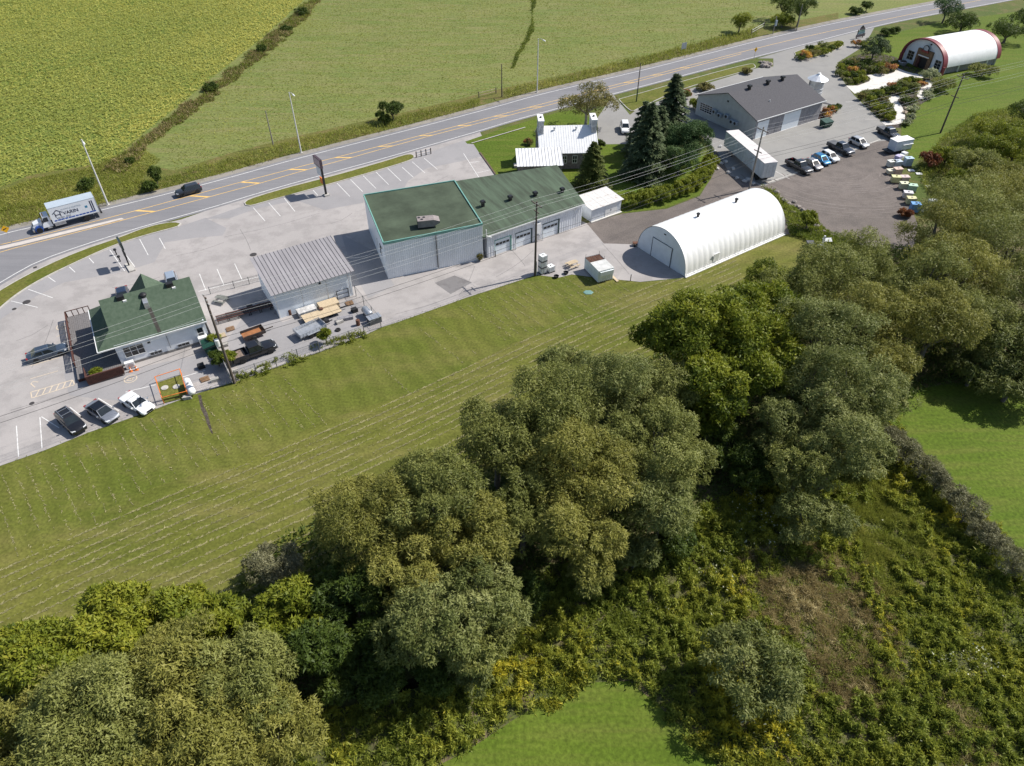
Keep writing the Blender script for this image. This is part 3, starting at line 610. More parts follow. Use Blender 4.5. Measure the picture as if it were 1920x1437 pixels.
ribs(wl, (0, 0), (18.83, 0), DH, 4.1, .45, .045)
wl.add([(18.83, 0, 0), (21.1, 10.6, 0), (21.1, 10.6, 6.0), (18.83, 0, 4.1)], [(0, 1, 2, 3)]); wl.add([(21.1, 10.6, 0), (3.2, 15.2, 0), (3.2, 15.2, 6), (21.1, 10.6, 6)], [(0, 1, 2, 3)]); wl.add([(3.2, 15.2, 0), (0, 0, 0), (0, 0, 4.1), (3.2, 15.2, 6.)], [(0, 1, 2, 3)])
wl.build('wall', mat('grey_white_steel', (.70, .72, .75), .45, .10, .8, stretch=(1, 1, .3)), T)
rw = MB().slab([(-.9, -.35, 4.12), (19.1, -.35, 4.12), (21.5, 10.8, 6.08), (2.9, 15.4, 6.08)], .12).build('roof', m_groof, T)
B('fascia', m_wpaint, T, (-.3, 19.1, -.42, -.352, 3.92, 4.1))
MB().tube([(-.4, -.5, 5.4), (-.35, -.45, 4.3), (.5, -.55, 3.8)], .06, 6).build('conduit', m_wpaint, T)
for k, (a, b) in enumerate(DOORS):
    d = MB().box(a, b, .1, .16, 0, DH)
    for r in range(5): d.box(a + .03, b - .03, .07, .101, r * DH / 5 + .02, (r + 1) * DH / 5 - .02)
    d = d.build('garage_door', m_cream, T)
    for i in range(4):
        w4 = (b - a - .3) / 4; B('pane', m_glass, d, (a + .15 + i * w4 + .05, a + .15 + (i + 1) * w4 - .05, .05, .072, DH * .62, DH * .77))
    B('door_frame', m_teal if k == 0 else mat('dark_green_frame', (.05, .085, .08), .6, .1, 2), T, (b, b + .14, -.09, .18, 0, DH), (a - .1, a, -.05, .18, 0, DH), (a - .1, b + .14, -.091, .18, DH, DH + .1))
    B('bollard', m_wpaint if k else m_dark, T, (a - .32, a - .2, -.5, -.38, 0, 1.1))
B('meter_cabinet', m_wpaint, T, (9.25, 10.1, -.42, -.08, 1.5, 3.3)); B('meter_box', m_galv, T, (9.3, 9.95, -.4, -.08, .35, 1.2))
B('wall_lamp', m_wpaint, T, (8.75, 9.0, -.3, -.08, 3.4, 3.7)); B('wall_lamp', m_wpaint, T, (17.2, 17.45, -.3, -.08, 3.4, 3.7))
for (x, y) in ((3.5, 6.7), (8.3, 5.9), (12.7, 5.0), (17.5, 3.9)): roofvent(T, x, y, 4.15 + (y + .35) * .155, .62, .85)

# ---- small metal shed
T = thing('storage_shed', 'small ribbed white metal shed with rust spotted roof', 'shed', (13.55, 109.8, .02), R(34.34))
wl = MB(); q = [(0, 0), (6.6, 0), (6.7, 4.3), (.1, 4.3)]
for i, (a, b) in enumerate(zip(q, q[1:] + q[:1])): ribs(wl, a, b, 0, 2.35 if i == 0 else (2.35, 2.75) if i == 1 else 2.75 if i == 2 else (2.75, 2.35), .3, .04)
wl.build('wall', m_steel, T)
nn_ = 9
for i in range(nn_):
    x0 = -.25 + i * 7.2 / nn_; x1 = x0 + 7.2 / nn_ - .02
    MB().slab([(x0, -.3, 2.42 + .01 * (i % 2)), (x1, -.3, 2.42 + .01 * (i % 2)), (x1, 4.6, 2.84 + .01 * (i % 2)), (x0, 4.6, 2.84 + .01 * (i % 2))], .05).build('roof_panel', m_rustroof, T)
d = B('door', m_wpaint, T, (3.0, 5.6, -.1, -.05, .05, 2.2)); B('handle', m_dark, d, (4.2, 4.28, -.14, -.1, 1.0, 1.3))
B('sill', m_conc, T, (-.1, 6.7, -.35, -.06, 0, .12))

# ---- hoop shelter
T = thing('hoop_shelter', 'long white fabric hoop shelter with ribbed arched cover', 'hoop shelter', (26.53, 92.64, .02), R(34.53))
LN, WD, HT = 22.9, 10.9, 5.7
def arch(k, n, w=WD, h=HT, s=1.0):
    a = math.pi * k / n; return (w / 2 - math.cos(a) * w / 2 * s, h * (math.sin(a) ** .92) * s)
NB = 20; n = 28; vs = []; fs = []; cols = []
for i in range(NB * 3 + 1):
    x = LN * i / (NB * 3); s = 1.0 if i % 3 == 0 else .987
    for k in range(n + 1):
        yy, zz = arch(k, n, s=1.0); c = (WD / 2, 0); vs.append((x, c[0] + (yy - c[0]) * s, zz * s))
for i in range(NB * 3):
    for k in range(n): a = i * (n + 1) + k; fs.append((a, a + 1, a + n + 2, a + n + 1))
MB().add(vs, fs).build('cover', m_tarp, T, 60)
for x, nm in ((.04, 'front_end'), (LN - .04, 'back_end')):
    e = MB().poly([(x, arch(k, n, s=.985)[0], arch(k, n, s=.985)[1]) for k in range(n + 1)]).build(nm, m_tarp2, T)
    if nm == 'front_end':
        dz = 3.3; B('door_panel', m_tarp2, e, (-.03, 0, 3.4, 7.6, .05, dz)); B('door_frame', mat('dark_blue_frame', (.06, .08, .11), .5, .1, 2), e, (-.06, -.01, 7.6, 7.7, 0, dz), (-.06, -.01, 3.3, 3.4, 0, dz), (-.06, -.01, 3.3, 7.7, dz, dz + .08))
        B('vent_flap', m_dark, e, (-.05, .0, 5.1, 5.5, 4.8, 4.95))
MB().box(-.1, LN + .1, -.35, -.12, 0, .14).box(0, LN, -.10, .02, .1, .3).build('base_board', m_wpaint, T)
for k in range(0, NB + 1, 2): MB().tube([(LN * k / NB, -.02, .9), (LN * k / NB, -.5, .05)], .02, 4).build('tie_strap', m_wpaint, T)
B('side_patch', m_tarp, T, (6.0, 7.2, .0, .12, .6, 1.9))
for x in (7.0, 15.7):
    v = roofvent(T, x, 5.45, HT + .05, .38, .6); v.name = 'roof_vent'

# ---- grey workshop with charcoal roof
T = thing('grey_workshop', 'grey sided workshop with charcoal shingled gable roof and big white doors', 'workshop', (50.12, 144.61, .02), R(32.78))
XL, YD, EH, RH = 20.4, 17.0, 4.3, 7.2
wl = MB().add([(0, 0, 0), (0, YD, 0), (0, YD, EH), (0, YD / 2, RH - .12), (0, 0, EH), (XL, 0, 0), (XL, YD, 0), (XL, YD, EH), (XL, YD / 2, RH - .12), (XL, 0, EH)], [(0, 4, 3, 2, 1), (5, 6, 7, 8, 9), (1, 2, 7, 6)])
for i in range(22):
    zz = i * EH / 22; wl.add([(-.03, 0, zz), (-.03, YD, zz), (0, YD, zz + EH / 22), (0, 0, zz + EH / 22)], [(0, 1, 2, 3)])
wl.build('wall', m_gsid, T)
D2 = [(.5, 3.8, 3.5), (8.4, 13.6, 3.6)]
fr = MB(); x = 0; i = 0
while x < XL - .01:
    x1 = min(XL, x + .3); fr.box(x + .01, x1 - .01, -.03, .05, 0, EH); x = x1
fr.box(0, XL, -.01, .04, 0, EH); fr.build('board_front', m_gplank, T)
for a, b, h in D2:
    d = B('garage_door', m_cream, T, (a, b, -.09, -.035, .05, h)); B('track', m_wpaint, d, (a - .05, b + .05, -.1, -.036, h, h + .08))
d = B('side_door', mat('grey_door', (.20, .20, .22), .6, .1, 2), T, (6.3, 7.2, -.07, -.035, .05, 2.1)); B('handle', m_dark, d, (7.0, 7.06, -.11, -.07, 1.0, 1.12))
B('sill', m_conc, T, (-.1, XL + .1, -.2, -.1, 0, .12))
ro = MB(); ov = .45; zs = EH - .1 - .0; sl_ = (RH - EH) / (YD / 2)
ro.slab([(-ov, -ov, EH - ov * sl_ + .05), (XL + ov, -ov, EH - ov * sl_ + .05), (XL + ov, YD / 2, RH + .05), (-ov, YD / 2, RH + .05)], .14)
ro.slab([(-ov, YD / 2, RH + .05), (XL + ov, YD / 2, RH + .05), (XL + ov, YD + ov, EH - ov * sl_ + .05), (-ov, YD + ov, EH - ov * sl_ + .05)], .14)
ro.build('roof', m_dshing, T)
B('gutter', m_wpaint, T, (-ov, XL + ov, -ov - .12, -ov - .005, EH - .2, EH - .06), (-ov, XL + ov, YD + ov + .005, YD + ov + .12, EH - .2, EH - .06))
for x in (5.2, 10.8, 15.4): roofvent(T, x, YD / 2 - .6, RH - .1, .7, .9)
MB().tube([(7, 3.4, 5.3), (7, 3.4, 5.9)], .09, 6).build('vent_pipe', m_wpaint, T)
window(T, 12.3, 15.9, 1.3, 3.0, -.02, 5, 4, m_wpaint, axis='y', fw=.05)
for i, (y, z) in enumerate(((11.2, 2.5), (9.6, 2.2), (7.6, 2.6), (6.0, 2.0), (4.9, 2.0))):
    a = B('heat_pump', mat('blue_grey_casing', (.32, .37, .42), .5, .1, 2), T, (-.75, -.08, y - .55, y + .55, z - .4, z + .4)); MB().lathe([(.3, -.79), (.3, -.752), (.02, -.755)], 14, (0, y, z), 'X').build('fan_grille', m_dark, a)
B('wall_vent', m_dark, T, (-.1, -.02, 8.2, 8.6, 5.3, 5.6))
po = thing('porch', 'small lean-to porch with charcoal roof and dark red deck beside the workshop', 'porch', T.matrix_basis @ Vector((XL, 0, 0)), R(32.78))
MB().slab([(.3, -.1, 3.6), (3.6, -.1, 2.6), (3.6, 6.4, 2.6), (.3, 6.4, 3.6)], .14).build('roof', m_dshing, po)
B('deck', m_redbrown, po, (.05, 3.2, .1, 6, 0, .3))
for y in (.3, 6.0): B('post', m_redbrown, po, (3.0, 3.14, y - .07, y + .07, .3, 2.5))
B('railing', m_redbrown, po, (.1, 3.1, .12, .2, 1.0, 1.08), (.1, 3.1, .12, .18, .6, .66))
B('white_chest', m_wpaint, po, (2.0, 2.9, .6, 1.3, .3, 1.0))

# ---- stone house
T = thing('stone_house', 'old stone house with white metal roof and a broad chimney at each end', 'house', (.87, 128.71, .02), R(3.5))
X0, X1, Y0, Y1, EZ2, RZ2 = 4.6, 15.6, 1.5, 11.3, 3.5, 6.6; YM = 6.4
wl = MB().box(X0, X1, Y0, Y1, 0, EZ2 - .05)
for x in (X0, X1 - .4): wl.add([(x, Y0, EZ2 - .05), (x, Y1, EZ2 - .05), (x, YM, RZ2 - .1), (x + .4, Y0, EZ2 - .05), (x + .4, Y1, EZ2 - .05), (x + .4, YM, RZ2 - .1)], [(0, 2, 1), (3, 4, 5), (0, 3, 5, 2), (1, 2, 5, 4)])
wl.build('wall', m_stone, T)
ro = MB(); ro.slab([(X0 - .2, Y0 - .4, EZ2 - .2), (X1 + .2, Y0 - .4, EZ2 - .2), (X1 + .2, YM, RZ2), (X0 - .2, YM, RZ2)], .1); ro.slab([(X0 - .2, YM, RZ2), (X1 + .2, YM, RZ2), (X1 + .2, Y1 + .4, EZ2 - .2), (X0 - .2, Y1 + .4, EZ2 - .2)], .1)
rr = ro.build('roof', m_wroof, T)
for i in range(24):
    x = X0 + i * (X1 - X0) / 23; MB().slab([(x - .02, Y0 - .4, EZ2 - .16), (x + .02, Y0 - .4, EZ2 - .16), (x + .02, YM, RZ2 + .04), (x - .02, YM, RZ2 + .04)], .05).build('seam', m_wroof, rr)
for x in (X0 - .1, X1 - .9):
    c = B('chimney', m_stonew, T, (x, x + 1.0, YM - 1.6, YM + 1.7, 5.0, 8.0)); B('cap', m_wpaint, c, (x - .08, x + 1.08, YM - 1.68, YM + 1.78, 8.0, 8.18)); MB().lathe([(.2, 8.18), (.2, 8.4), (.14, 8.4), (.13, 8.2)], 10, (x + .5, YM, 0)).build('flue', m_dark, c)
for x in (7.6, 11.8): roofvent(T, x, YM - .9, RZ2 - .5, .28, .5, m_galv)
for a in (8.9, 10.9, 13.2): window(T, a, a + .8, 1.2, 2.6, Y0, 2, 2)
window(T, Y0 + 2, Y0 + 2.9, 1.2, 2.7, X0, 1, 2, axis='y'); window(T, Y0 + 6, Y0 + 6.9, 1.2, 2.7, X0, 1, 2, axis='y')
B('lean_to_wall', m_stone, T, (.3, 8.4, -2.5, 1.9, 0, 2.45))
nn_ = 14
for i in range(nn_):
    x0 = -.1 + i * 8.7 / nn_; x1 = x0 + 8.7 / nn_ - .04
    p = MB().slab([(x0, -2.9, 2.72), (x1, -2.9, 2.72), (x1, 2.2, 4.05), (x0, 2.2, 4.05)], .06).build('lean_to_roof_panel', m_wroof, T)
    MB().slab([(x1 - .03, -2.92, 2.77), (x1 + .05, -2.92, 2.77), (x1 + .05, 2.2, 4.11), (x1 - .03, 2.2, 4.11)], .07).build('seam', mat('grey_seam_metal', (.42, .43, .45), .5, .1, 3), p)  # seams in a darker grey than the white panels
B('back_step', m_kerb, T, (-.3, 3.5, 2.3, 3.6, .03, .5))

# ---- red-trimmed barn shop
T = thing('barn_shop', 'white arched barn shop edged in wine red with timber entrance', 'barn', (102.35, 195.91, .02), R(-66.2))
def arc2(k, n, s=1.0, w=13.2, h=5.0, z0=1.8): a = math.pi * k / n; return (6.0 - math.cos(a) * w / 2 * s, z0 + h * s * math.sin(a) ** .95)
n = 28; LB = 19.5
def shell(y0, y1, s0, s1):
    vs = []
    for y in (y0, y1):
        for s in (s0, s1):
            for k in range(n + 1): x, z = arc2(k, n, s); vs.append((x, y, z))
    m = n + 1; fs = []
    for k in range(n): fs += [(k, k + 1, m + k + 1, m + k), (2 * m + k, 3 * m + k, 3 * m + k + 1, 2 * m + k + 1), (m + k, m + k + 1, 3 * m + k + 1, 3 * m + k), (k, 2 * m + k, 2 * m + k + 1, k + 1)]
    for k in (0, n): fs.append((k, m + k, 3 * m + k, 2 * m + k))
    return MB().add(vs, fs)
shell(.5, LB - 1.1, .975, 1.0).build('roof', m_tarp, T, 50)
shell(-.6, .8, .955, 1.012).build('front_trim', m_red, T, 50); shell(LB - 1.3, LB, .96, 1.012).build('rear_trim', m_red, T, 50)
fw = MB().add([(arc2(k, n, .95)[0], .25, arc2(k, n, .95)[1]) for k in range(n + 1)] + [(12.27, .25, 0), (-.27, .25, 0)], [tuple(range(n + 3))]); fw.build('front_wall', mat('white_board_front', (.70, .74, .80), .6, .05, 1), T)
MB().add([(arc2(k, n, .95)[0], LB - .4, arc2(k, n, .95)[1]) for k in range(n + 1)] + [(12.27, LB - .4, 0), (-.27, LB - .4, 0)], [tuple(range(n + 3))]).build('rear_wall', m_wpaint, T)
B('side_wall', m_gplank, T, (11.6, 11.8, 1.0, LB - .6, 0, 2.6), (.2, .4, 1.0, LB - .6, 0, 2.6))
for y in (1.2, 6, 11, 16): B('side_post', m_wpaint, T, (11.8, 12.1, y, y + .3, 0, 2.3))
B('side_trim', m_red, T, (12.3, 12.9, -.5, .24, 0, 2.0), (-.9, -.3, -.5, .24, 0, 2.0))
e = B('entrance_surround', m_brown, T, (3.8, 8.4, -.35, .2, 0, 4.3)); B('door_opening', m_dark, e, (4.7, 7.5, -.38, -.33, .05, 2.5)); B('door_leaf', m_redbrown, e, (4.72, 5.5, -.75, -.39, .1, 2.45)); B('lintel', m_wpaint, e, (4.5, 7.8, -.55, -.36, 2.75, 2.95))
sg = MB().lathe([(.85, .02), (.85, .1), (.01, .1)], 24, (0, 0, 0), 'Y').build('round_sign', m_dark, T); sg.location = (6.2, -.55, 4.7); MB().lathe([(.68, 0), (.68, .03), (.01, .03)], 24, (0, -.02, 0), 'Y').build('sign_face', mat('grey_sign_face', (.4, .42, .45), .6, .4, 3), sg)
sb = B('sign_ribbon', mat('red_ribbon', (.24, .05, .04), .6, .2, 2), T, (5.1, 7.3, -.75, -.6, 3.85, 4.3))
window(T, .9, 2.7, .9, 2.9, .22, 2, 3, m_galv); window(T, 9.5, 11.2, .9, 2.9, .22, 2, 3, m_galv)
B('gable_lamp', m_dark, T, (6.6, 6.9, -.1, .2, 5.6, 5.9))

# ---- small grain silo
c = gp(1526, 177)
T = thing('silo', 'small galvanised grain silo with conical roof beside the workshop', 'silo', (c.x, c.y, .02))
MB().lathe([(1.65, 0), (1.65, 3.6), (1.7, 3.6), (1.7, 3.7)] , 28).build('drum', m_galv, T, 30)
for i in range(4): MB().lathe([(1.65, .7 + i * .85), (1.70, .75 + i * .85), (1.65, .8 + i * .85)], 28).build('rib', m_galv, T)
for i in range(12):
    a0 = 2 * math.pi * i / 12; a1 = 2 * math.pi * (i + 1) / 12
    MB().add([(2.4 * math.cos(a0), 2.4 * math.sin(a0), 3.5), (2.4 * math.cos(a1), 2.4 * math.sin(a1), 3.5), (.3 * math.cos(a1), .3 * math.sin(a1), 4.6), (.3 * math.cos(a0), .3 * math.sin(a0), 4.6)], [(0, 1, 2, 3)]).build('roof_panel', mat('bright_roof_steel', (.68, .70, .73), .35, .08, 2, metal=.3), T)
MB().lathe([(.34, 4.55), (.34, 4.75), (.4, 4.77), (.05, 4.95)], 14).build('cap', m_wpaint, T)
B('ladder', m_dark, T, (-1.78, -1.7, -.22, -.18, .2, 3.5), (-1.78, -1.7, .18, .22, .2, 3.5), *[(-1.77, -1.72, -.2, .2, .3 + i * .35, .33 + i * .35) for i in range(9)])
# ================================================================== vehicles
m_tyre = mat('tyre_rubber', (.02, .02, .021), .85, .2, 5)
m_rim = mat('alloy_rim', (.42, .43, .45), .35, .1, 4, metal=.7)
m_carglass = mat('car_glass', (.018, .024, .028), .06, .2, 1, spec=.7)
m_plast = mat('black_plastic', (.022, .022, .024), .6, .15, 4)
m_lamp = mat('headlamp_lens', (.72, .74, .76), .15, .05, 3)
m_tail = mat('tail_lamp_red', (.30, .02, .02), .3, .1, 3)
def paint(name, c, metal=.35, rough=.32): return mat('paint_' + name, c, rough, .05, .6, metal=metal, coat=.7)
def wheel(parent, x, y, r, wd=.22, steel=False):
    s = 1 if y > 0 else -1
    t = MB().lathe([(r * .62, -wd / 2), (r * .93, -wd / 2), (r, -wd * .35), (r, wd * .35), (r * .93, wd / 2), (r * .62, wd / 2)], 20, (0, 0, 0), 'Y').build('wheel', m_tyre, parent, 35)
    t.location = (x, y, r)
    MB().lathe([(r * .64, wd * .40), (r * .60, wd * .46), (r * .45, wd * .30), (r * .16, wd * .34), (r * .14, wd * .44), (.01, wd * .45)] if s > 0 else [(r * .64, -wd * .40), (r * .60, -wd * .46), (r * .45, -wd * .30), (r * .16, -wd * .34), (r * .14, -wd * .44), (.01, -wd * .45)], 16, (0, 0, 0), 'Y').build('rim', m_rim, t)
    return t
def panel(q, m0=.08, m1=.08, off=.012, u0=0., u1=1.):
    """inset quad lying just off a face given by four corners"""
    a, b, c, d = [Vector(p) for p in q]; n = (b - a).cross(d - a).normalized() * off
    f = lambda u, v: a.lerp(b, u).lerp(d.lerp(c, u), v) + n
    return [f(u0 + m0, m1), f(u1 - m0, m1), f(u1 - m0, 1 - m1), f(u0 + m0, 1 - m1)]
PROF = {
 'sedan': dict(st=[(-.5, .38, .80, .80), (-.475, .26, .90, .92), (-.38, .2, .97, .98), (-.2, .2, .96, 1), (.05, .2, .93, 1), (.2, .2, .90, 1), (.33, .2, .84, .98), (.44, .22, .74, .93), (.485, .28, .62, .84), (.5, .36, .54, .76)], gh=(-.40, -.24, .07, .25), wb=.58),
 'suv': dict(st=[(-.5, .42, .95, .86), (-.485, .3, 1.05, .95), (-.40, .25, 1.08, 1), (-.2, .25, 1.06, 1), (.05, .25, 1.04, 1), (.2, .25, 1.02, 1), (.33, .25, .98, .98), (.44, .27, .90, .94), (.485, .32, .76, .87), (.5, .40, .66, .80)], gh=(-.475, -.40, .06, .23), wb=.58),
 'hatch': dict(st=[(-.5, .40, .86, .84), (-.485, .28, .95, .94), (-.40, .22, 1.0, .99), (-.2, .22, .98, 1), (.05, .22, .95, 1), (.22, .22, .92, 1), (.34, .22, .86, .98), (.44, .24, .78, .93), (.485, .3, .66, .85), (.5, .38, .56, .78)], gh=(-.46, -.36, .08, .28), wb=.60),
 'sport': dict(st=[(-.5, .42, .86, .84), (-.48, .28, .94, .96), (-.38, .18, .97, 1.0), (-.2, .16, .90, .98), (.05, .16, .80, .95), (.2, .16, .78, .97), (.33, .16, .74, 1.0), (.43, .16, .62, .96), (.48, .2, .48, .86), (.5, .26, .40, .70)], gh=(-.30, -.14, .02, .20), wb=.585),
}
def loft(st, L, hw, H0=1.0):
    mb = MB(); rings = []
    for (fx, zl, zt, wf) in st:
        w = hw * wf; x = fx * L; zm = zl + (zt - zl) * .5
        half = [(w * .88, zl), (w * .985, zl + .10), (w, zm), (w * .975, zt - .13), (w * .90, zt - .02), (w * .5, zt + .025)]
        rings.append([(x, y, z) for y, z in half] + [(x, 0, zt + .035)] + [(x, -y, z) for y, z in reversed(half)])
    n = len(rings[0]); vs = [p for r in rings for p in r]; fs = []
    for i in range(len(rings) - 1):
        for k in range(n): a = i * n + k; b = i * n + (k + 1) % n; fs.append((a, b, b + n, a + n))
    fs += [tuple(range(n)), tuple(range((len(rings) - 1) * n, len(rings) * n))]
    return mb.add(vs, fs)
def greenhouse(T, pm, x0, x1, x2, x3, zb, H, hb, ht, rm=None, nwin=2, back=True):
    b = [(x0, -hb, zb), (x3, -hb, zb), (x3, hb, zb), (x0, hb, zb)]; t = [(x1, -ht, H - .05), (x2, -ht, H - .05), (x2, ht, H - .05), (x1, ht, H - .05)]
    MB().hexa(b, t).build('cabin', pm, T)
    xi = (x2 - x1) * .06
    r = MB().hexa([(x1, -ht, H - .052), (x2, -ht, H - .052), (x2, ht, H - .052), (x1, ht, H - .052)], [(x1 + xi, -ht * .86, H), (x2 - xi, -ht * .86, H), (x2 - xi, ht * .86, H), (x1 + xi, ht * .86, H)]).build('roof', rm or pm, T)
    MB().poly(panel([b[1], b[2], t[2], t[1]], .05, .04)).build('windscreen', m_carglass, T)
    if back: MB().poly(panel([b[3], b[0], t[0], t[3]], .07, .10)).build('rear_window', m_carglass, T)
    for s in (0, 1):
        q = [b[0], b[1], t[1], t[0]] if s == 0 else [b[2], b[3], t[3], t[2]]
        for i in range(nwin):
            a0, a1 = i / nwin, (i + 1) / nwin
            MB().poly(panel(q, .035, .10, .012, a0 + (.02 if i == 0 else 0), a1 - (.02 if i == nwin - 1 else 0))).build('side_window', m_carglass, T)
    return r
def lights(T, L, hw, zf, zr, wf=.8):
    for s in (-1, 1):
        MB().hexa([(L * .44, s * hw * .52, zf - .07), (L * .495, s * hw * .48, zf - .09), (L * .47, s * hw * .88, zf - .07), (L * .42, s * hw * .94, zf - .05)], [(L * .44, s * hw * .52, zf + .075), (L * .49, s * hw * .48, zf + .03), (L * .465, s * hw * .88, zf + .06), (L * .41, s * hw * .94, zf + .09)]).build('headlight', m_lamp, T)
        MB().box(-L * .503, -L * .46, s * hw * .72 - .16, s * hw * .72 + .16, zr - .08, zr + .08).build('tail_light', m_tail, T)
def car(label, loc, ang, L, W, H, kind, pm, roofm=None, rails=None, group=None, cat='car', name='parked_car'):
    P = PROF[kind]; hw = W / 2
    T = thing(name, label, cat, (loc[0], loc[1], .035), ang, group)
    body = loft(P['st'], L, hw).build('body', pm, T, 38)
    g = P['gh']; zb = P['st'][4][2] - .06
    greenhouse(T, pm, g[0] * L, g[1] * L, g[2] * L, g[3] * L, zb, H, hw * .90, hw * .70, roofm)
    r = .33 if kind != 'suv' else .37
    for sx in (-1, 1):
        for sy in (-1, 1):
            x = sx * P['wb'] * L / 2; MB().lathe([(r * 1.14, hw - .06), (r * 1.14, hw + .004), (.05, hw + .004)] if sy > 0 else [(r * 1.14, -hw + .06), (r * 1.14, -hw - .004), (.05, -hw - .004)], 20, (x, 0, r + .01), 'Y').build('wheel_arch', m_plast, T)
            wheel(T, x, sy * (hw - .09), r)
    lights(T, L, hw, P['st'][8][2] + .02, P['st'][1][2] - .08)
    B('grille', m_plast, T, (L * .47, L * .503, -hw * .42, hw * .42, .34, .52)); B('rear_bumper', m_plast, T, (-L * .503, -L * .48, -hw * .7, hw * .7, .36, .50))
    for s in (-1, 1): MB().box(g[3] * L - .38, g[3] * L - .22, s * (hw + .02) - (.2 if s < 0 else 0), s * (hw + .02) + (.2 if s > 0 else 0), zb + .02, zb + .17).build('mirror', pm, T)
    if rails:
        for s in (-1, 1): MB().box(g[1] * L + .1, g[2] * L - .1, s * hw * .60 - .03, s * hw * .60 + .03, H + .005, H + .06).build('roof_rail', rails, T)
        for x in (g[1] * L + .6, g[2] * L - .6): MB().box(x - .04, x + .04, -hw * .58, hw * .58, H + .03, H + .07).build('roof_bar', rails, T)
    return T
def pickup(label, loc, ang, L, W, H, pm, cover=None, load=None, group=None):
    hw = W / 2; T = thing('pickup_truck', label, 'pickup', (loc[0], loc[1], .035), ang, group)
    xc = -.14
    loft([(xc, .4, 1.12, 1), (-.02, .35, 1.12, 1), (.15, .35, 1.12, 1), (.25, .35, 1.10, 1), (.36, .35, 1.06, .98), (.45, .36, .98, .95), (.49, .4, .84, .9), (.5, .45, .76, .86)], L, hw).build('body', pm, T, 38)
    greenhouse(T, pm, (xc + .005) * L, (xc + .02) * L, .11 * L, .22 * L, 1.06, H, hw * .90, hw * .74)
    x0, x1 = -.5 * L, (xc - .006) * L
    for s in (-1, 1): MB().box(x0, x1, s * hw - (.12 if s > 0 else 0), s * hw + (.12 if s < 0 else 0), .45, 1.14).build('bed_side', pm, T)
    B('tailgate', pm, T, (x0, x0 + .08, -hw + .12, hw - .12, .5, 1.12)); B('bed_floor', mat('bed_liner', (.035, .034, .034), .8, .3, 3), T, (x0 + .08, x1, -hw + .12, hw - .12, .55, .66)); B('bulkhead', pm, T, (x1 - .06, x1, -hw + .12, hw - .12, .66, 1.13))
    if cover: B('bed_cover', cover, T, (x0 + .05, x1 - .02, -hw + .1, hw - .1, 1.142, 1.19))
    if load: B('bed_load', load, T, (x0 + .12, x1 - .4, -hw + .16, hw - .16, .67, .98))
    for x in (-.31 * L, .32 * L):
        for s in (-1, 1):
            MB().lathe([(.46, hw - .06), (.46, hw + .004), (.05, hw + .004)] if s > 0 else [(.46, -hw + .06), (.46, -hw - .004), (.05, -hw - .004)], 20, (x, 0, .42), 'Y').build('wheel_arch', m_plast, T); wheel(T, x, s * (hw - .1), .40, .27)
    lights(T, L, hw, .86, .95); B('bumper', m_rim, T, (L * .485, L * .515, -hw * .85, hw * .85, .42, .62)); B('rear_bumper', m_plast, T, (-L * .515, -L * .501, -hw * .85, hw * .85, .42, .6)); B('grille', m_plast, T, (L * .48, L * .506, -hw * .45, hw * .45, .64, .82))
    for s in (-1, 1): MB().box(.15 * L, .18 * L, s * (hw + .03) - (.24 if s < 0 else 0), s * (hw + .03) + (.24 if s > 0 else 0), 1.12, 1.36).build('mirror', m_plast, T)
    return T
def at(u, v, z=0.): p = gp(u, v, z); return (p.x, p.y)
pk = paint
car('dark grey crossover driving along the highway', at(353, 358, .6), R(36 + 180), 4.6, 1.86, 1.66, 'suv', pk('graphite', (.035, .038, .044)), name='car')
car('steel blue grey sedan parked nose-in at the deck', at(88, 660, .7), R(31), 4.9, 1.85, 1.47, 'sedan', pk('bluegrey', (.055, .078, .115)))
car('black station wagon with silver roof rails parked at the lawn edge', at(132, 789, .8), R(-40), 4.75, 1.88, 1.66, 'suv', pk('black', (.02, .02, .024)), rails=m_rim)
car('silver grey coupe sedan with black roof parked at the lawn edge', at(191, 771, .7), R(-33), 4.75, 1.88, 1.44, 'sedan', pk('silvergrey', (.24, .255, .29)), roofm=pk('blackroof', (.012, .013, .017)))
car('low white sports car parked beside the orange pipe frame', at(257, 756, .6), R(-31), 4.65, 1.95, 1.24, 'sport', pk('white', (.78, .78, .77), 0, .3), cat='sports car')
car('dark blue car half hidden behind the restaurant roof', at(230, 553, .8), R(-62), 4.5, 1.82, 1.5, 'sedan', pk('navy', (.03, .045, .085)))
car('pale blue car half hidden behind the restaurant ridge', at(322, 527, .8), R(-62), 4.5, 1.8, 1.6, 'hatch', pk('paleblue', (.38, .44, .52)))
car('white sport utility parked on the driveway by the spruces', at(1172, 238, .9), R(-92), 4.7, 1.9, 1.75, 'suv', pk('white', (.78, .78, .77), 0, .3))
pickup('black pickup with rusty load in its bed inside the fenced yard', at(475, 655, 1.0), R(34), 5.9, 2.0, 1.9, pk('black', (.02, .02, .024)), load=mat('scrap_load', (.20, .15, .12), .9, .4, 3))
pickup('black pickup with open bed parked next to the semi-trailer', at(1499, 311, .8), R(-64), 5.9, 2.0, 1.88, pk('black', (.02, .02, .024)))
car('taupe grey sedan parked between the black pickup and the blue hatchback', at(1524, 307, .7), R(-66), 4.5, 1.8, 1.46, 'sedan', pk('taupe', (.26, .245, .245)))
car('bright blue hatchback among the cars beside the gravel yard', at(1540, 299, .7), R(-66), 4.1, 1.75, 1.52, 'hatch', pk('blue', (.015, .17, .36)))
car('white hatchback parked beside the bright blue hatchback', at(1556, 293, .7), R(-66), 4.2, 1.78, 1.52, 'hatch', pk('white', (.78, .78, .77), 0, .3))
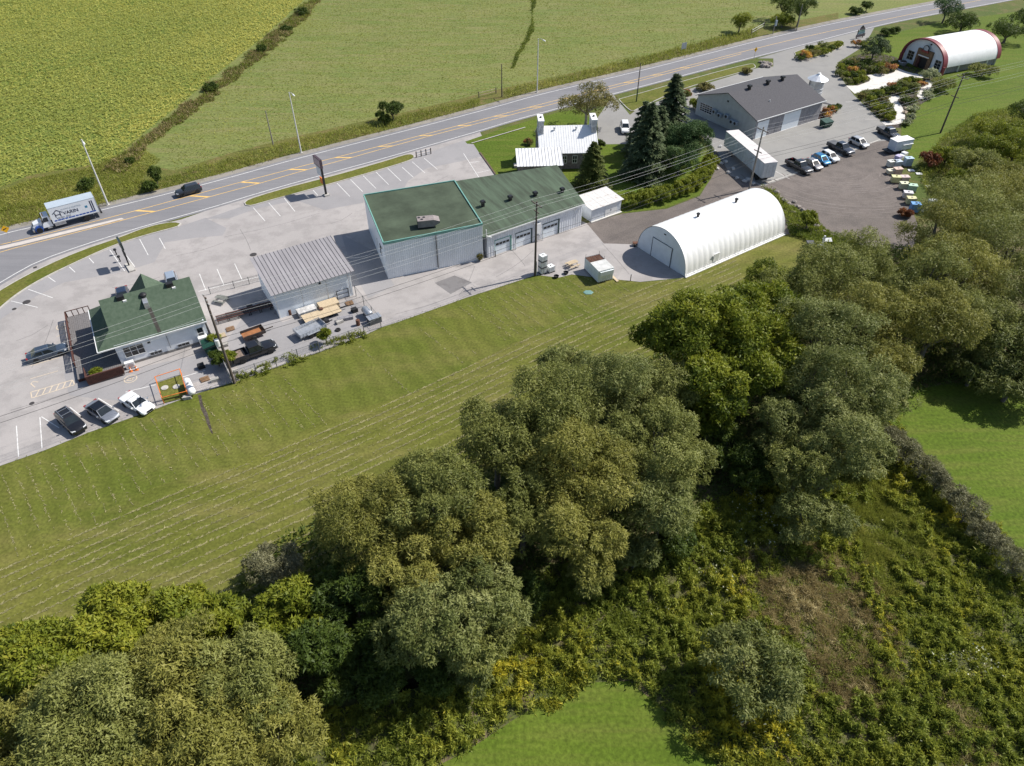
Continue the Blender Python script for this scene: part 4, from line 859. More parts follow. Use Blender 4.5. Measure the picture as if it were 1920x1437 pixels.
pickup('dark navy pickup with covered bed beside the silver hatchback', at(1577, 277, .8), R(-62), 5.8, 2.0, 1.88, pk('darknavy', (.022, .028, .042)), cover=mat('grey_tonneau', (.10, .105, .115), .6, .1, 3))
car('silver hatchback parked alone near the green dumpster', at(1611, 267, .7), R(-62), 4.3, 1.78, 1.55, 'hatch', pk('silver', (.46, .46, .46)))
pickup('charcoal pickup parked at the end of the garden path', at(1667, 249, .8), R(-72), 5.6, 2.0, 1.86, pk('charcoal', (.045, .05, .058)), cover=MATS['grey_tonneau'])

# ---- box truck
P0 = Vector(at(83, 437)); P1 = Vector(at(166, 415)); d = (P0 - P1).normalized(); ang = math.atan2(d.y, d.x); rear = P1 + Vector((-d.y, d.x)) * -0.0
side = Vector((d.y, -d.x))            # right hand of the truck (away from the camera)
org = P1 + side * 1.2
T = thing('box_truck', 'white delivery box truck with blue stripe and dark lettering on the highway', 'truck', (org.x, org.y, .04), ang)
m_bw = mat('truck_white', (.74, .76, .79), .4, .04, .8); m_blue = mat('truck_blue', (.02, .085, .36), .4, .08, 2); m_navy = mat('navy_print', (.02, .025, .06), .5, .1, 3)
XB0, XB1 = -2.2, 5.05
bx = MB().box(XB0, XB1, -1.25, 1.25, 1.15, 3.75).build('cargo_box', m_bw, T)
B('box_roof', mat('pale_blue_roof', (.40, .46, .52), .5, .05, 1), T, (XB0 - .02, XB1 + .02, -1.27, 1.27, 3.755, 3.80))
for y in (-1.29, 1.25): B('lower_rail', m_galv, T, (XB0, XB1, y, y + .04, 1.1, 1.2))
B('rear_frame', m_galv, T, (XB0 - .05, XB0 - .002, -1.27, 1.27, 1.1, 3.8))
for i in range(12): B('blue_dash', m_blue, bx, (XB0 + .45 + i * .55, XB0 + .45 + i * .55 + (.44 if i % 3 else .5), 1.251, 1.258, 1.36, 1.58))
for i in (0, 1): B('upright_stripe', m_navy, bx, (XB0 + .5 + i * .3, XB0 + .68 + i * .3, 1.251, 1.257, 1.6, 3.4))
B('badge', mat('teal_badge', (.05, .22, .36), .5, .1, 3), bx, (XB0 + 1.45, XB0 + 1.85, 1.251, 1.257, 2.35, 2.75))
def text(parent, s, size, x, z, m, name='lettering', bold=.0):
    cu = bpy.data.curves.new('txt', 'FONT'); cu.body = s; cu.size = size; cu.extrude = .004; cu.offset = bold; cu.align_x = 'LEFT'
    o = bpy.data.objects.new('txt', cu); C.objects.link(o)
    me = bpy.data.meshes.new_from_object(o.evaluated_get(bpy.context.evaluated_depsgraph_get())); bpy.data.objects.remove(o)
    me.materials.clear(); me.materials.append(m); q = addmesh(name, me, parent); q.rotation_euler = (R(90), 0, R(180)); q.location = (x, 1.262, z); return q
text(bx, 'VARIN', .82, XB1 - 1.95, 2.15, m_navy, bold=.012); text(bx, '450 831 2023', .40, XB1 - .75, 1.66, mat('grey_print', (.14, .16, .20), .6, .1, 3)); text(bx, 'PORTES & FENÊTRES', .34, XB1 - 1.85, 2.98, mat('pale_grey_print', (.48, .52, .56), .6, .1, 3))
lx = XB1 - 1.15; lg = MB()                                # house-shaped emblem
for a, b in (((-.75, 2.65), (0, 3.2)), ((0, 3.2), (.75, 2.65)), ((-.38, 2.0), (-.38, 2.75)), ((.38, 2.0), (.38, 2.75)), ((-.38, 2.38), (.38, 2.38))):
    A = Vector(a); Bb = Vector(b); dd_ = (Bb - A).normalized() * .0; n_ = Vector((-(Bb - A).y, (Bb - A).x)).normalized() * .07
    q = [A - n_, Bb - n_, Bb + n_, A + n_]; lg.hexa([(lx + p.x, 1.252, p.y) for p in q], [(lx + p.x, 1.262, p.y) for p in q])
lg.build('emblem', m_navy, bx)
B('chassis', m_plast, T, (XB0 + .1, 7.0, -.45, .45, .75, 1.1)); B('tool_box', m_galv, T, (3.2, 4.9, .75, 1.2, .55, 1.05)); B('fuel_tank', m_galv, T, (3.2, 4.6, -1.2, -.75, .5, 1.05))
B('tail_lift', m_plast, T, (XB0 - .35, XB0 - .06, -1.15, 1.15, .7, 1.05))
MB().hexa([(5.2, -1.1, .7), (6.7, -1.1, .7), (6.7, 1.1, .7), (5.2, 1.1, .7)], [(5.3, -1.0, 2.55), (6.25, -1.0, 2.55), (6.25, 1.0, 2.55), (5.3, 1.0, 2.55)]).build('cab', m_bw, T)
MB().poly(panel([(6.7, -1.1, .7), (6.7, 1.1, .7), (6.25, 1.0, 2.55), (6.25, -1.0, 2.55)], .06, .08)).build('windscreen', m_carglass, T)
for s in (-1, 1):
    MB().poly([(5.55, s * 1.075, 1.65), (6.35, s * 1.075, 1.65), (6.22, s * 1.03, 2.35), (5.55, s * 1.03, 2.35)]).build('side_window', m_carglass, T)
    B('mirror', m_plast, T, (6.35, 6.45, s * 1.2 - .12, s * 1.2 + .12, 1.6, 2.2)); B('step', m_galv, T, (5.4, 6.1, s * 1.0 - .15, s * 1.0 + .15, .45, .62))
MB().hexa([(6.7, -.85, .6), (8.05, -.75, .6), (8.05, .75, .6), (6.7, .85, .6)], [(6.6, -.85, 1.75), (7.9, -.65, 1.45), (7.9, .65, 1.45), (6.6, .85, 1.75)]).build('hood', m_bw, T)
for s in (-1, 1):
    MB().lathe([(.62, -.18), (.62, .2), (.05, .2)], 20, (7.35, s * .95, .62), 'Y').build('fender', m_blue, T); wheel(T, 7.35, s * 1.05, .50, .28); wheel(T, 0, s * 1.02, .50, .5); B('headlight', m_lamp, T, (7.95, 8.08, s * .6 - .14, s * .6 + .14, .95, 1.2))
B('bumper', m_rim, T, (8.05, 8.3, -1.1, 1.1, .4, .75)); B('grille', m_plast, T, (8.04, 8.1, -.42, .42, .8, 1.35)); B('roof_lights', mat('amber_lens', (.6, .3, .05), .4, .1, 3), T, (6.0, 6.15, -.6, .6, 2.56, 2.62))

# ---- semi-trailer
T = thing('semi_trailer', 'long weathered white semi-trailer standing on gravel beside the workshop', 'trailer', (42.63, 139.18, .02), R(-76.3))
b = MB().box(0, 15.4, 0, 2.62, 1.15, 4.02)
for i in range(30): b.box(.25 + i * .5, .3 + i * .5, -.03, .0, 1.2, 3.95)
b.build('box', mat('weathered_white', (.62, .65, .68), .6, .14, .7, stretch=(1, 1, .3)), T)
B('roof', mat('dusty_white_roof', (.62, .585, .575), .7, .1, .8), T, (-.04, 15.44, -.06, 2.68, 4.025, 4.1))
B('rear_door', mat('rear_door_white', (.56, .58, .60), .6, .1, 2), T, (15.405, 15.47, .08, 1.29, 1.2, 3.95)); B('rear_door', MATS['rear_door_white'], T, (15.405, 15.47, 1.33, 2.54, 1.2, 3.95)); B('lock_rod', m_galv, T, (15.475, 15.51, .7, .74, 1.2, 3.95)); B('lock_rod', m_galv, T, (15.475, 15.51, 1.9, 1.94, 1.2, 3.95))
B('frame', m_plast, T, (.6, 15.2, .5, 2.1, .95, 1.14)); B('under_ride', m_galv, T, (15.3, 15.42, .3, 2.3, .5, .65))
for x in (12.2, 13.5):
    for y in (.3, 2.3): wheel(T, x, y, .5, .5)
for y in (.55, 2.05): B('landing_leg', m_plast, T, (2.9, 3.1, y - .1, y + .1, .02, 1.0))

# ---- site box with half-open roof
T = thing('site_box', 'white steel site box with rusty slatted front half roof', 'container', (11.23, 94.91, .02), R(-66))
b = MB()
for i, (p, q) in enumerate((((0, 0), (4.4, 0)), ((4.4, 0), (4.4, 2.55)), ((4.4, 2.55), (0, 2.55)), ((0, 2.55), (0, 0)))): ribs(b, p, q, .15, 2.1, .35, .025)
b.build('wall', mat('box_white_paint', (.70, .75, .76), .5, .1, 1.2), T)
B('roof', mat('dirty_white_top', (.55, .55, .53), .6, .15, 1.5), T, (1.75, 4.45, -.05, 2.6, 2.1, 2.16))
m_rust = mat('rust_brown', (.13, .062, .04), .9, .4, 3)
B('floor', m_rust, T, (0, 4.4, 0, 2.55, .1, .2))
for i in range(5): B('roof_slat', m_rust, T, (.05 + i * .36, .28 + i * .36, .02, 2.53, 1.98, 2.04))
for i in range(2): B('roof_beam', m_rust, T, (.02, 1.75, .8 + i * .85, .9 + i * .85, 1.9, 1.975))
for x, y in ((.1, .1), (.1, 2.45), (1.7, .1), (1.7, 2.45)): MB().tube([(x, y, 2.0), (x, y, 2.7)], .025, 5).build('post', m_dark, T)
B('door_hood', MATS['box_white_paint'], T, (4.43, 4.65, .2, 2.45, 1.25, 1.95)); B('skid', m_dark, T, (.1, 4.3, .2, .35, 0, .1)); B('skid', m_dark, T, (.1, 4.3, 2.2, 2.35, 0, .1))
o = B('ramp', m_wood, T, (3.6, 5.3, 2.75, 3.15, .05, .12))
# ================================================================== poles, wires, signs, small things
m_pole = mat('weathered_pole_wood', (.115, .092, .078), .9, .25, 1.5, stretch=(3, 3, .3))
m_polel = mat('pale_pole_wood', (.27, .24, .21), .9, .2, 1.5, stretch=(3, 3, .3))
m_alu = mat('aluminium_wire', (.52, .52, .51), .45, .05, 1)
m_cable = mat('black_cable', (.03, .03, .034), .6, .1, 1)
m_lamppost = mat('pale_lamp_post', (.62, .61, .58), .5, .08, 1)
m_yellow = mat('warning_yellow', (.75, .40, .01), .5, .08, 3)
m_orange = mat('safety_orange', (.72, .20, .04), .55, .1, 3)
m_ggreen = mat('dumpster_green', (.014, .058, .040), .5, .25, 2)
UP = [Vector((-74, 43.2)), gp(440, 719).xy, gp(1003, 517).xy, gp(1404, 357).xy, gp(1763, 250).xy, Vector((139, 175))]
UH = [13.0, 13.2, 12.4, 11.8, 12.0, 12.0]
ULAB = ['wooden utility pole beyond the west end of the lot', 'weathered wooden utility pole with white cylinder at the fenced yard corner', 'dark wooden utility pole beside the stacked white totes', 'leaning grey utility pole between semi-trailer and hoop shelter', 'dark utility pole standing on the barn lawn', 'wooden utility pole far beyond the barn lawn']
ATT = []
for i, (p, h) in enumerate(zip(UP, UH)):
    d = ((UP[min(i + 1, 5)] - UP[max(i - 1, 0)])).normalized(); a = math.atan2(d.y, d.x); nn = Vector((-d.y, d.x))
    T = thing('utility_pole', ULAB[i], 'utility pole', (p.x, p.y, 0), a)
    MB().tube([(0, 0, 0), (0, 0, h * .5), (0, 0, h)], [.19, .165, .12], 10).build('pole', m_polel if i == 3 else m_pole, T, 50)
    arms = [(h - .45, 1.25), (h - 1.6, .6)] if i in (1, 2) else [(h - .6, 1.25), (h - 4.4, .9)]
    for (z, w) in arms: B('crossarm', m_pole, T, (-.06, .06, -w, w, z - .06, z + .07))
    for y in (-1.15, -.25, 1.15): MB().lathe([(.03, arms[0][0] + .06), (.06, arms[0][0] + .12), (.06, arms[0][0] + .25), (.03, arms[0][0] + .3)], 8, (0, y, 0)).build('insulator', m_alu, T)
    for s in (-1, 1): MB().tube([(0, s * .9, arms[0][0]), (0, s * .1, arms[0][0] - .7)], .02, 4).build('brace', m_dark, T)
    if i == 1: MB().lathe([(.26, 6.2), (.28, 6.25), (.28, 7.15), (.2, 7.2)], 14, (-.35, 0, 0)).build('white_cylinder', m_wpaint, T)
    if i == 2: MB().tube([(.18, -.12, 0), (.18, -.12, 2.6)], .05, 6).build('cable_guard', m_wpaint, T)
    att = []
    for y in (-1.15, -.25, 1.15): att.append((p + nn * y, arms[0][0] + .3))
    att.append((p - nn * .18, h - 2.3)); att.append((p + nn * .18, h - 3.1)); att.append((p + nn * .2, h * .54)); att.append((p - nn * .2, h * .50))
    ATT.append(att)
def wire(name, a, b, sag, r, m, label, cat, group):
    pts = []
    for k in range(15):
        t = k / 14; q = a.lerp(b, t); pts.append((q.x, q.y, q.z - sag * 4 * t * (1 - t)))
    o = MB().tube(pts, r, 5, False).build(name, m); return tag(o, label, cat, group)
SPAN = ['running west from the fenced yard corner pole', 'between the fenced yard pole and the tote pole', 'between the tote pole and the semi-trailer pole', 'between the semi-trailer pole and the barn lawn pole', 'running on beyond the barn lawn pole']
for i in range(5):
    for k in range(7):
        (p, z), (q, z2) = ATT[i][k], ATT[i + 1][k]
        if k < 5: wire('power_line', Vector((p.x, p.y, z)), Vector((q.x, q.y, z2)), .55 + .1 * (k % 3), .012, m_alu, 'thin bright overhead wire ' + SPAN[i], 'power line', 'overhead power wires ' + SPAN[i])
        else: wire('telephone_cable', Vector((p.x, p.y, z)), Vector((q.x, q.y, z2)), .7, .022, m_cable, 'thick dark low cable ' + SPAN[i], 'cable', 'low telephone cables ' + SPAN[i])
def dropw(a, b, sag, label): wire('service_wire', Vector(a), Vector(b), sag, .014, m_alu, label, 'service wire', None)
p1 = UP[1]; p2 = UP[2]
q = gp(640, 482, 4.6); q2 = gp(703, 473, 5.0); dropw(q, q2, .5, 'sagging white wire between the grey roofed shed and the hall')
q = gp(385, 560, 3.6); dropw((p1.x, p1.y, 8), q, .3, 'service wire from the yard pole to the restaurant')
q = gp(905, 440, 5.6); dropw((p2.x, p2.y, 10.2), q, .3, 'service wire from the tote pole to the garage roof corner')
# street lamps
rd = (gp(1009, 178).xy - gp(560, 297).xy).normalized(); ra = math.atan2(rd.y, rd.x)
for (u, v, lb) in ((203, 385, 'tall pale street lamp behind the box truck'), (565, 287, 'tall pale street lamp in the grass between wooden field post and pylon sign'), (1007, 174, 'tall pale street lamp by the field gate')):
    c = gp(u, v); T = thing('street_lamp', lb, 'street lamp', (c.x, c.y, 0), ra - math.pi / 2, 'highway street lamps')
    MB().tube([(0, 0, 0), (0, 0, 6), (0, 0, 12)], [.15, .12, .09], 10).build('post', m_lamppost, T, 50)
    MB().tube([(0, 0, 11.85), (.9, 0, 12.2), (1.9, 0, 12.15)], .05, 6).build('arm', m_lamppost, T); MB().hexa([(1.8, -.16, 12.0), (2.6, -.13, 12.02), (2.6, .13, 12.02), (1.8, .16, 12.0)], [(1.85, -.1, 12.2), (2.5, -.08, 12.15), (2.5, .08, 12.15), (1.85, .1, 12.2)]).build('lamp_head', m_wpaint, T); B('base', m_kerb, T, (-.3, .3, -.3, .3, 0, .12))
for (u, v, h, lb, m) in ((513, 275, 7.3, 'slim wooden field post by the road ditch', m_polel), (941, 182, 7.4, 'slim dark wooden post at the field gate', m_pole), (1193, 192, 8.7, 'slim pole with green foot at the driveway mouth', m_pole), (1493, 58, 7.0, 'slim grey pole among the roadside trees', m_polel)):
    c = gp(u, v); T = thing('wooden_post', lb, 'post', (c.x, c.y, 0)); MB().tube([(0, 0, 0), (0, 0, h)], [.13, .09], 8).build('shaft', m, T); MB().tube([(0, 0, 0), (0, 0, 2.4)], .14, 8).build('foot_sleeve', MATS['dumpster_green'] if 'green' in lb else m, T)
# pylon sign
na = ra + math.pi / 2
c = gp(612, 367); T = thing('pylon_sign', 'tall dark pylon sign with stacked panels and an orange panel', 'sign', (c.x, c.y, .02), na)
B('post', m_dark, T, (-.16, .16, -.16, .16, 0, 6.6)); B('cabinet', mat('brown_cabinet', (.075, .05, .06), .5, .2, 2), T, (-.3, 2.6, -.22, .22, 5.2, 6.8))
for y in (-.225, .22): B('cabinet_face', mat('dusky_pink_face', (.42, .32, .34), .5, .15, 3), T, (-.1, 2.4, y, y + .006, 5.35, 6.65)); B('letter_board', mat('white_letter_board', (.66, .67, .70), .5, .1, 3), T, (.17, 2.2, y * .5, y * .5 + .006, 3.5, 5.1))
B('letter_frame', m_galv, T, (.165, 2.25, -.1, .1, 3.45, 3.5)); B('letter_core', m_galv, T, (.17, 2.2, -.09, .09, 3.52, 5.08)); B('orange_panel', m_orange, T, (.17, 1.5, -.1, .1, 2.0, 3.1)); B('footing', m_kerb, T, (-.5, .5, -.45, .45, 0, .3))
c = gp(243, 500); T = thing('roadside_sign', 'dark two-panel roadside sign on a post before the restaurant', 'sign', (c.x, c.y, .02), na)
B('post', m_dark, T, (-.1, .1, -.1, .1, 0, 4.2)); pr = [(-1.0, 3.3), (-1.15, 3.5), (-1.15, 4.6), (-1.0, 4.8), (1.0, 4.8), (1.15, 4.6), (1.15, 3.5), (1.0, 3.3)]
MB().add([(x, -.14, z) for x, z in pr] + [(x, .14, z) for x, z in pr], [tuple(range(8)), tuple(range(15, 7, -1))] + [(i, (i + 1) % 8, 8 + (i + 1) % 8, 8 + i) for i in range(8)]).build('upper_panel', mat('black_green_panel', (.03, .045, .045), .4, .2, 2), T)
for y in (-.148, .142): B('panel_face', mat('pale_grey_face', (.50, .50, .50), .5, .1, 2), T, (-.9, .9, y, y + .006, 4.35, 4.7))
B('lower_panel', m_dark, T, (-.7, .7, -.12, .12, 1.7, 2.7)); B('planter', m_kerb, T, (-1.9, .9, -.45, .45, 0, .22))
for (u, v, lb) in ((219, 478, 'small black bollard beside the roadside sign planter, nearer the kerb'), (226, 491, 'small black bollard beside the roadside sign planter, nearer the restaurant')):
    c = gp(u, v); T = thing('black_bollard', lb, 'bollard', (c.x, c.y, .02)); MB().tube([(0, 0, 0), (0, 0, .9)], .09, 8).build('stem', m_dark, T); MB().lathe([(.22, .8), (.26, .9), (.2, 1.05), (.02, 1.1)], 10).build('head', m_dark, T)  # low black upright with a wider head
for (u, v, h, lb, hd) in ((23, 456, 2.6, 'yellow diamond warning sign with black arrow on the concrete median', -52), (1413, 113, 2.8, 'yellow diamond warning sign beside the grass strip', -52)):
    c = gp(u, v); T = thing('warning_sign', lb, 'road sign', (c.x, c.y, .15 if u < 100 else 0), R(38) if u < 100 else R(30))
    B('post', m_galv, T, (-.04, .04, -.03, .03, 0, h)); s = .62; zc = h - .2
    MB().hexa([(0, -.05, zc - s), (s, -.05, zc), (0, -.05, zc + s), (-s, -.05, zc)], [(0, -.03, zc - s), (s, -.03, zc), (0, -.03, zc + s), (-s, -.03, zc)]).build('plate', m_yellow, T)
    MB().hexa([(-.3, -.058, zc - .13), (.2, -.058, zc + .05), (.3, -.058, zc + .18), (-.3, -.058, zc + .08)], [(-.3, -.052, zc - .13), (.2, -.052, zc + .05), (.3, -.052, zc + .18), (-.3, -.052, zc + .08)]).build('arrow', m_dark, T)
c = gp(1281, 98); T = thing('board_sign', 'grey backed sign board on two posts in the road ditch', 'sign', (c.x, c.y, 0), R(34)); B('board', mat('grey_sign_back', (.25, .28, .31), .6, .2, 2), T, (-.9, .9, -.03, .03, .8, 2.4))
for x in (-.7, .7): B('post', m_galv, T, (x - .05, x + .05, .03, .13, 0, 2.3))
c = gp(1449, 64); T = thing('meter_post', 'pole with blue grey equipment box at the highway edge', 'utility box', (c.x, c.y, 0), R(34)); MB().tube([(0, 0, 0), (0, 0, 4.6)], .12, 8).build('pole', m_polel, T); B('box', mat('blue_grey_box', (.24, .29, .33), .5, .15, 2), T, (-.35, .35, -.45, -.12, 2.2, 3.7))
c = gp(1611, 72); T = thing('shop_sign', 'stacked painted board sign in the flower bed by the shop entrance', 'sign', (c.x, c.y, 0), R(30))
for x in (-1.3, 1.3): B('post', m_brown, T, (x - .09, x + .09, -.09, .09, 0, 2.4))
for z0, z1, w, col in ((.4, 1.15, 1.9, (.10, .085, .10)), (1.2, 1.75, 1.5, (.12, .20, .25)), (1.8, 2.2, 1.25, (.12, .22, .19)), (2.25, 2.8, 1.0, (.10, .08, .10))): B('board', mat('board_%d' % int(z0 * 100), col, .6, .3, 2), T, (-w, w, -.16, -.092, z0, z1))
MB().add([(-.8, -.16, 2.82), (.8, -.16, 2.82), (0, -.16, 3.4), (-.8, .0, 2.82), (.8, 0, 2.82), (0, 0, 3.4)], [(0, 1, 2), (3, 5, 4), (0, 3, 4, 1), (1, 4, 5, 2), (2, 5, 3, 0)]).build('peak', m_dark, T)
# field fences
def railfence(name, a, b, h, lb, m, npost):
    A = gp(*a); Bq = gp(*b); L = (Bq - A).length; T = thing(name, lb, 'gate' if 'gate' in name else 'fence', A, math.atan2(Bq.y - A.y, Bq.x - A.x))
    for i in range(npost): x = L * i / (npost - 1); B('post', m_pole, T, (x - .08, x + .08, -.08, .08, 0, h + .25))
    B('rail', m, T, (0, L, -.03, .03, h - .1, h + .02)); B('rail', m, T, (0, L, -.03, .03, h * .5 - .1, h * .5))
railfence('field_gate', (898, 184), (930, 176), 1.2, 'wooden pole gate in the ditch beside the slim dark post', m_wood, 2); railfence('field_gate', (1408, 66), (1432, 52), 1.3, 'white pole gate near the equipment box', m_lamppost, 2)
railfence('pipe_railing', (781, 296), (808, 289), 1.0, 'thin grey pipe railing at the end of the long grass island', m_galv, 4)
# chain-link yard fence and board fence
m_mesh = mat('fence_wire', (.17, .175, .18), .5, .1, 3, metal=.4)
def chain(px, h, lb):
    pts = gpl(px); T = thing('chain_fence', lb, 'fence', pts[0])
    o = pts[0]; wires = MB()
    for a, b in zip(pts, pts[1:]):
        a = a - o; b = b - o; L = (b - a).length; n = max(1, round(L / 2.6)); d = (b - a) / L
        for i in range(n + (1 if b == pts[-1] - o else 0)):
            q = a + d * (L * i / n); MB().tube([(q.x, q.y, 0), (q.x, q.y, h + .1)], .05, 6).build('post', m_mesh, T)
        MB().tube([(a.x, a.y, h), (b.x, b.y, h)], .025, 5).build('top_rail', m_mesh, T)
        k = int(L / .22); nr = Vector((-d.y, d.x, 0)) * .006
        for i in range(-int(h / .22), k):
            for s in (1, -1):
                x0 = i * .22; x1 = x0 + h
                za, zb = (0, h) if s > 0 else (h, 0)
                c0 = max(0, -x0); c1 = max(0, x1 - L)
                if c0 + c1 >= h: continue
                pa = a + d * (x0 + c0); pb = a + d * (x1 - c1); z0 = za + (zb - za) * c0 / h; z1 = zb - (zb - za) * c1 / h
                wires.add([(pa.x, pa.y, z0 - .007), (pb.x, pb.y, z1 - .007), (pb.x, pb.y, z1 + .007), (pa.x, pa.y, z0 + .007)], [(0, 1, 2, 3)])
    wires.build('wire_mesh', m_mesh, T)['kind'] = 'stuff'
chain([(444, 716), (520, 690), (600, 662), (684, 631), (715, 615), (668, 556)], 1.8, 'chain link fence closing the equipment yard along the lawn')
chain([(395, 552), (440, 541), (496, 526)], 1.2, 'low chain link fence at the back of the yard')
A = gp(385, 604); Bq = gp(437, 722); L = (Bq - A).length; T = thing('board_fence', 'pale plank fence between the restaurant and the equipment yard', 'fence', A, math.atan2(Bq.y - A.y, Bq.x - A.x))
for i in range(int(L / .24)): B('plank', mat('silver_plank', (.34, .335, .33), .85, .25, 1.5), T, (i * .24, i * .24 + .225, -.02 - .01 * (i % 2), .02, .05, 1.75 + .05 * math.sin(i * 2.3)))
B('rail', m_gplank, T, (0, L, .021, .07, .5, .6)); B('rail', m_gplank, T, (0, L, .021, .07, 1.3, 1.4))

# yard things
def picnic(u, v, ang, m, lb):
    c = gp(u, v); T = thing('picnic_table', lb, 'picnic table', (c.x, c.y, .025), ang)
    for i in range(5): B('table_plank', m, T, (-.9, .9, -.37 + i * .15, -.24 + i * .15, .72, .76))
    for s in (-1, 1):
        for k in (0, 1): B('seat_plank', m, T, (-.9, .9, s * .72 - .14 + k * .145, s * .72 - .01 + k * .145, .43, .47))
    for x in (-.65, .65):
        for s in (-1, 1): MB().hexa([(x - .02, s * .75 - .05, 0), (x + .02, s * .75 - .05, 0), (x + .02, s * .75 + .05, 0), (x - .02, s * .75 + .05, 0)], [(x - .02, s * .25 - .05, .72), (x + .02, s * .25 - .05, .72), (x + .02, s * .25 + .05, .72), (x - .02, s * .25 + .05, .72)]).build('leg', m, T)
        B('cross_beam', m, T, (x + .022, x + .06, -.85, .85, .36, .43))
picnic(417, 566, R(-22), mat('grey_green_wood', (.16, .165, .15), .85, .25, 3), 'grey green picnic table behind the plank fence'); picnic(1073, 500, R(34), m_wood, 'new pale wood picnic table beside the site box')
A = gp(409, 609); Bq = gp(512, 580); ang = math.atan2(Bq.y - A.y, Bq.x - A.x)
for i in range(6):
    q = A.lerp(Bq, i / 5 * .97); T = thing('pallet_rack', 'dark slatted pallet rack in the row across the yard', 'pallet rack', (q.x, q.y, .028), ang, 'dark pallet racks in the yard')
    for k in range(5): B('slat', m_plast if k % 2 else m_redbrown, T, (.02, 1.5, -.1 + k * .3, .1 + k * .3, .55, .6))
    for x in (.1, 1.38):
        for y in (-.05, 1.05): B('leg', m_plast, T, (x, x + .08, y, y + .08, 0, .55))
def quadframe(px, z=0.):
    a, b, c, d = [gp(u, v, z) for u, v in px]; o = (a + d) / 2; e = (b + c) / 2; return o, math.atan2(e.y - o.y, e.x - o.x), (e - o).length, ((a - d).length + (b - c).length) / 2
o, an, L, W_ = quadframe([(452, 626), (492, 611), (497, 624), (457, 638)], .6)
T = thing('utility_trailer', 'open rust brown utility trailer with orange brown floor', 'trailer', (o.x, o.y, .028), an); hw = W_ / 2; mbx = mat('rust_black_steel', (.05, .035, .03), .7, .3, 3)
B('floor', mat('orange_ply', (.30, .125, .05), .8, .2, 2), T, (.05, L, -hw + .05, hw - .05, .5, .55)); B('side', mbx, T, (0, L, -hw, -hw + .05, .45, .95)); B('side', mbx, T, (0, L, hw - .05, hw, .45, .95)); B('front', mbx, T, (L - .05, L, -hw + .05, hw - .05, .45, .95)); B('tongue', mbx, T, (L, L + 1.3, -.05, .05, .42, .52))
for s in (-1, 1): wheel(T, L * .42, s * (hw + .12), .33, .2)
o, an, L, W_ = quadframe([(552, 618), (600, 597), (609, 611), (561, 633)], .9)
T = thing('galvanised_trailer', 'galvanised twin axle cage trailer in the yard', 'trailer', (o.x, o.y, .028), an); hw = W_ / 2
B('floor', m_galv, T, (.03, L, -hw + .05, hw - .05, .55, .6)); 
for s in (-1, 1):
    for k in range(3): B('side_rail', m_galv, T, (0, L, s * hw - .02, s * hw + .02, .6 + k * .2, .7 + k * .2))
    for k in range(9): B('stake', m_galv, T, (L * k / 8 - .03, L * k / 8 + .03, s * (hw + .045) - .02, s * (hw + .045) + .02, .5, 1.12))
    for x in (L * .38, L * .60): wheel(T, x, s * (hw + .18), .33, .2)
    B('mudguard', m_galv, T, (L * .26, L * .72, s * (hw + .18) - .12, s * (hw + .18) + .12, .70, .73))
B('tailgate', m_galv, T, (-.03, .02, -hw, hw, .6, 1.1)); B('front', m_galv, T, (L - .02, L + .03, -hw, hw, .6, 1.1)); B('tongue', m_plast, T, (L + .03, L + 1.5, -.06, .06, .45, .57)); B('winch_box', m_plast, T, (L + .4, L + .9, -.35, .35, .58, 1.0))
o, an, L, W_ = quadframe([(565, 592), (632, 569), (640, 584), (572, 606)], .7)
T = thing('flatbed_trailer', 'flatbed trailer decked with pale plywood below the shed', 'trailer', (o.x, o.y, .028), an); hw = W_ / 2
for k in range(4): B('plywood_sheet', m_wood, T, (L * k / 4 + .01, L * (k + 1) / 4 - .01, -hw, hw, .62, .66))
B('frame', m_plast, T, (.1, L - .1, -hw + .1, hw - .1, .45, .6)); B('tongue', m_plast, T, (L, L + 1.3, -.06, .06, .45, .57))
for s in (-1, 1): wheel(T, L * .45, s * (hw - .15), .29, .2)
for (px, z, h, lb, m, nm) in (([(554, 580), (588, 570), (594, 578), (560, 590)], .8, .8, 'stack of white panels leaning low by the shed wall', m_stonew, 'panel_stack'), ([(594, 566), (630, 556), (634, 566), (600, 578)], .9, .9, 'stack of pale plywood sheets by the shed wall', m_wood, 'plywood_stack')):
    o, an, L, W_ = quadframe(px, z); T = thing(nm, lb, 'sheet stack', (o.x, o.y, .028), an)
    B('pallet', m_brown, T, (0, L, -W_ / 2, W_ / 2, 0, .14))
    for k in range(int((h - .14) / .13)): j = .03 * math.sin(k * 3 + 1); B('sheet', m, T, (j, L + j, -W_ / 2 - j, W_ / 2 - j, .145 + k * .13, .265 + k * .13))
c = gp(642, 557); T = thing('wire_cage', 'dark wire cage crate at the corner of the shed', 'cage', (c.x, c.y, .028), R(32))
for x in (-.9, .9):
    for y in (-.5, .5): B('corner_post', m_dark, T, (x - .04, x + .04, y - .04, y + .04, 0, 1.5))
for z in (.1, .8, 1.45): B('side_bar', m_dark, T, (-.86, .86, -.53, -.48, z, z + .05)); B('back_bar', m_dark, T, (-.86, .86, .48, .53, z, z + .05)); 
B('drum', m_galv, T, (-.6, .5, -.4, .4, .05, .75)); 
c = gp(690, 594); T = thing('oil_tank', 'silver horizontal oil tank inside the fence corner', 'tank', (c.x, c.y, .028), R(-55)); MB().lathe([(.05, -1.0), (.42, -.95), (.55, -.75), (.55, .75), (.42, .95), (.05, 1.0)], 18, (0, 0, .85), 'X').build('drum', m_galv, T, 40)
for x in (-.6, .6): B('stand', m_dark, T, (x - .05, x + .05, -.4, .4, 0, .45))
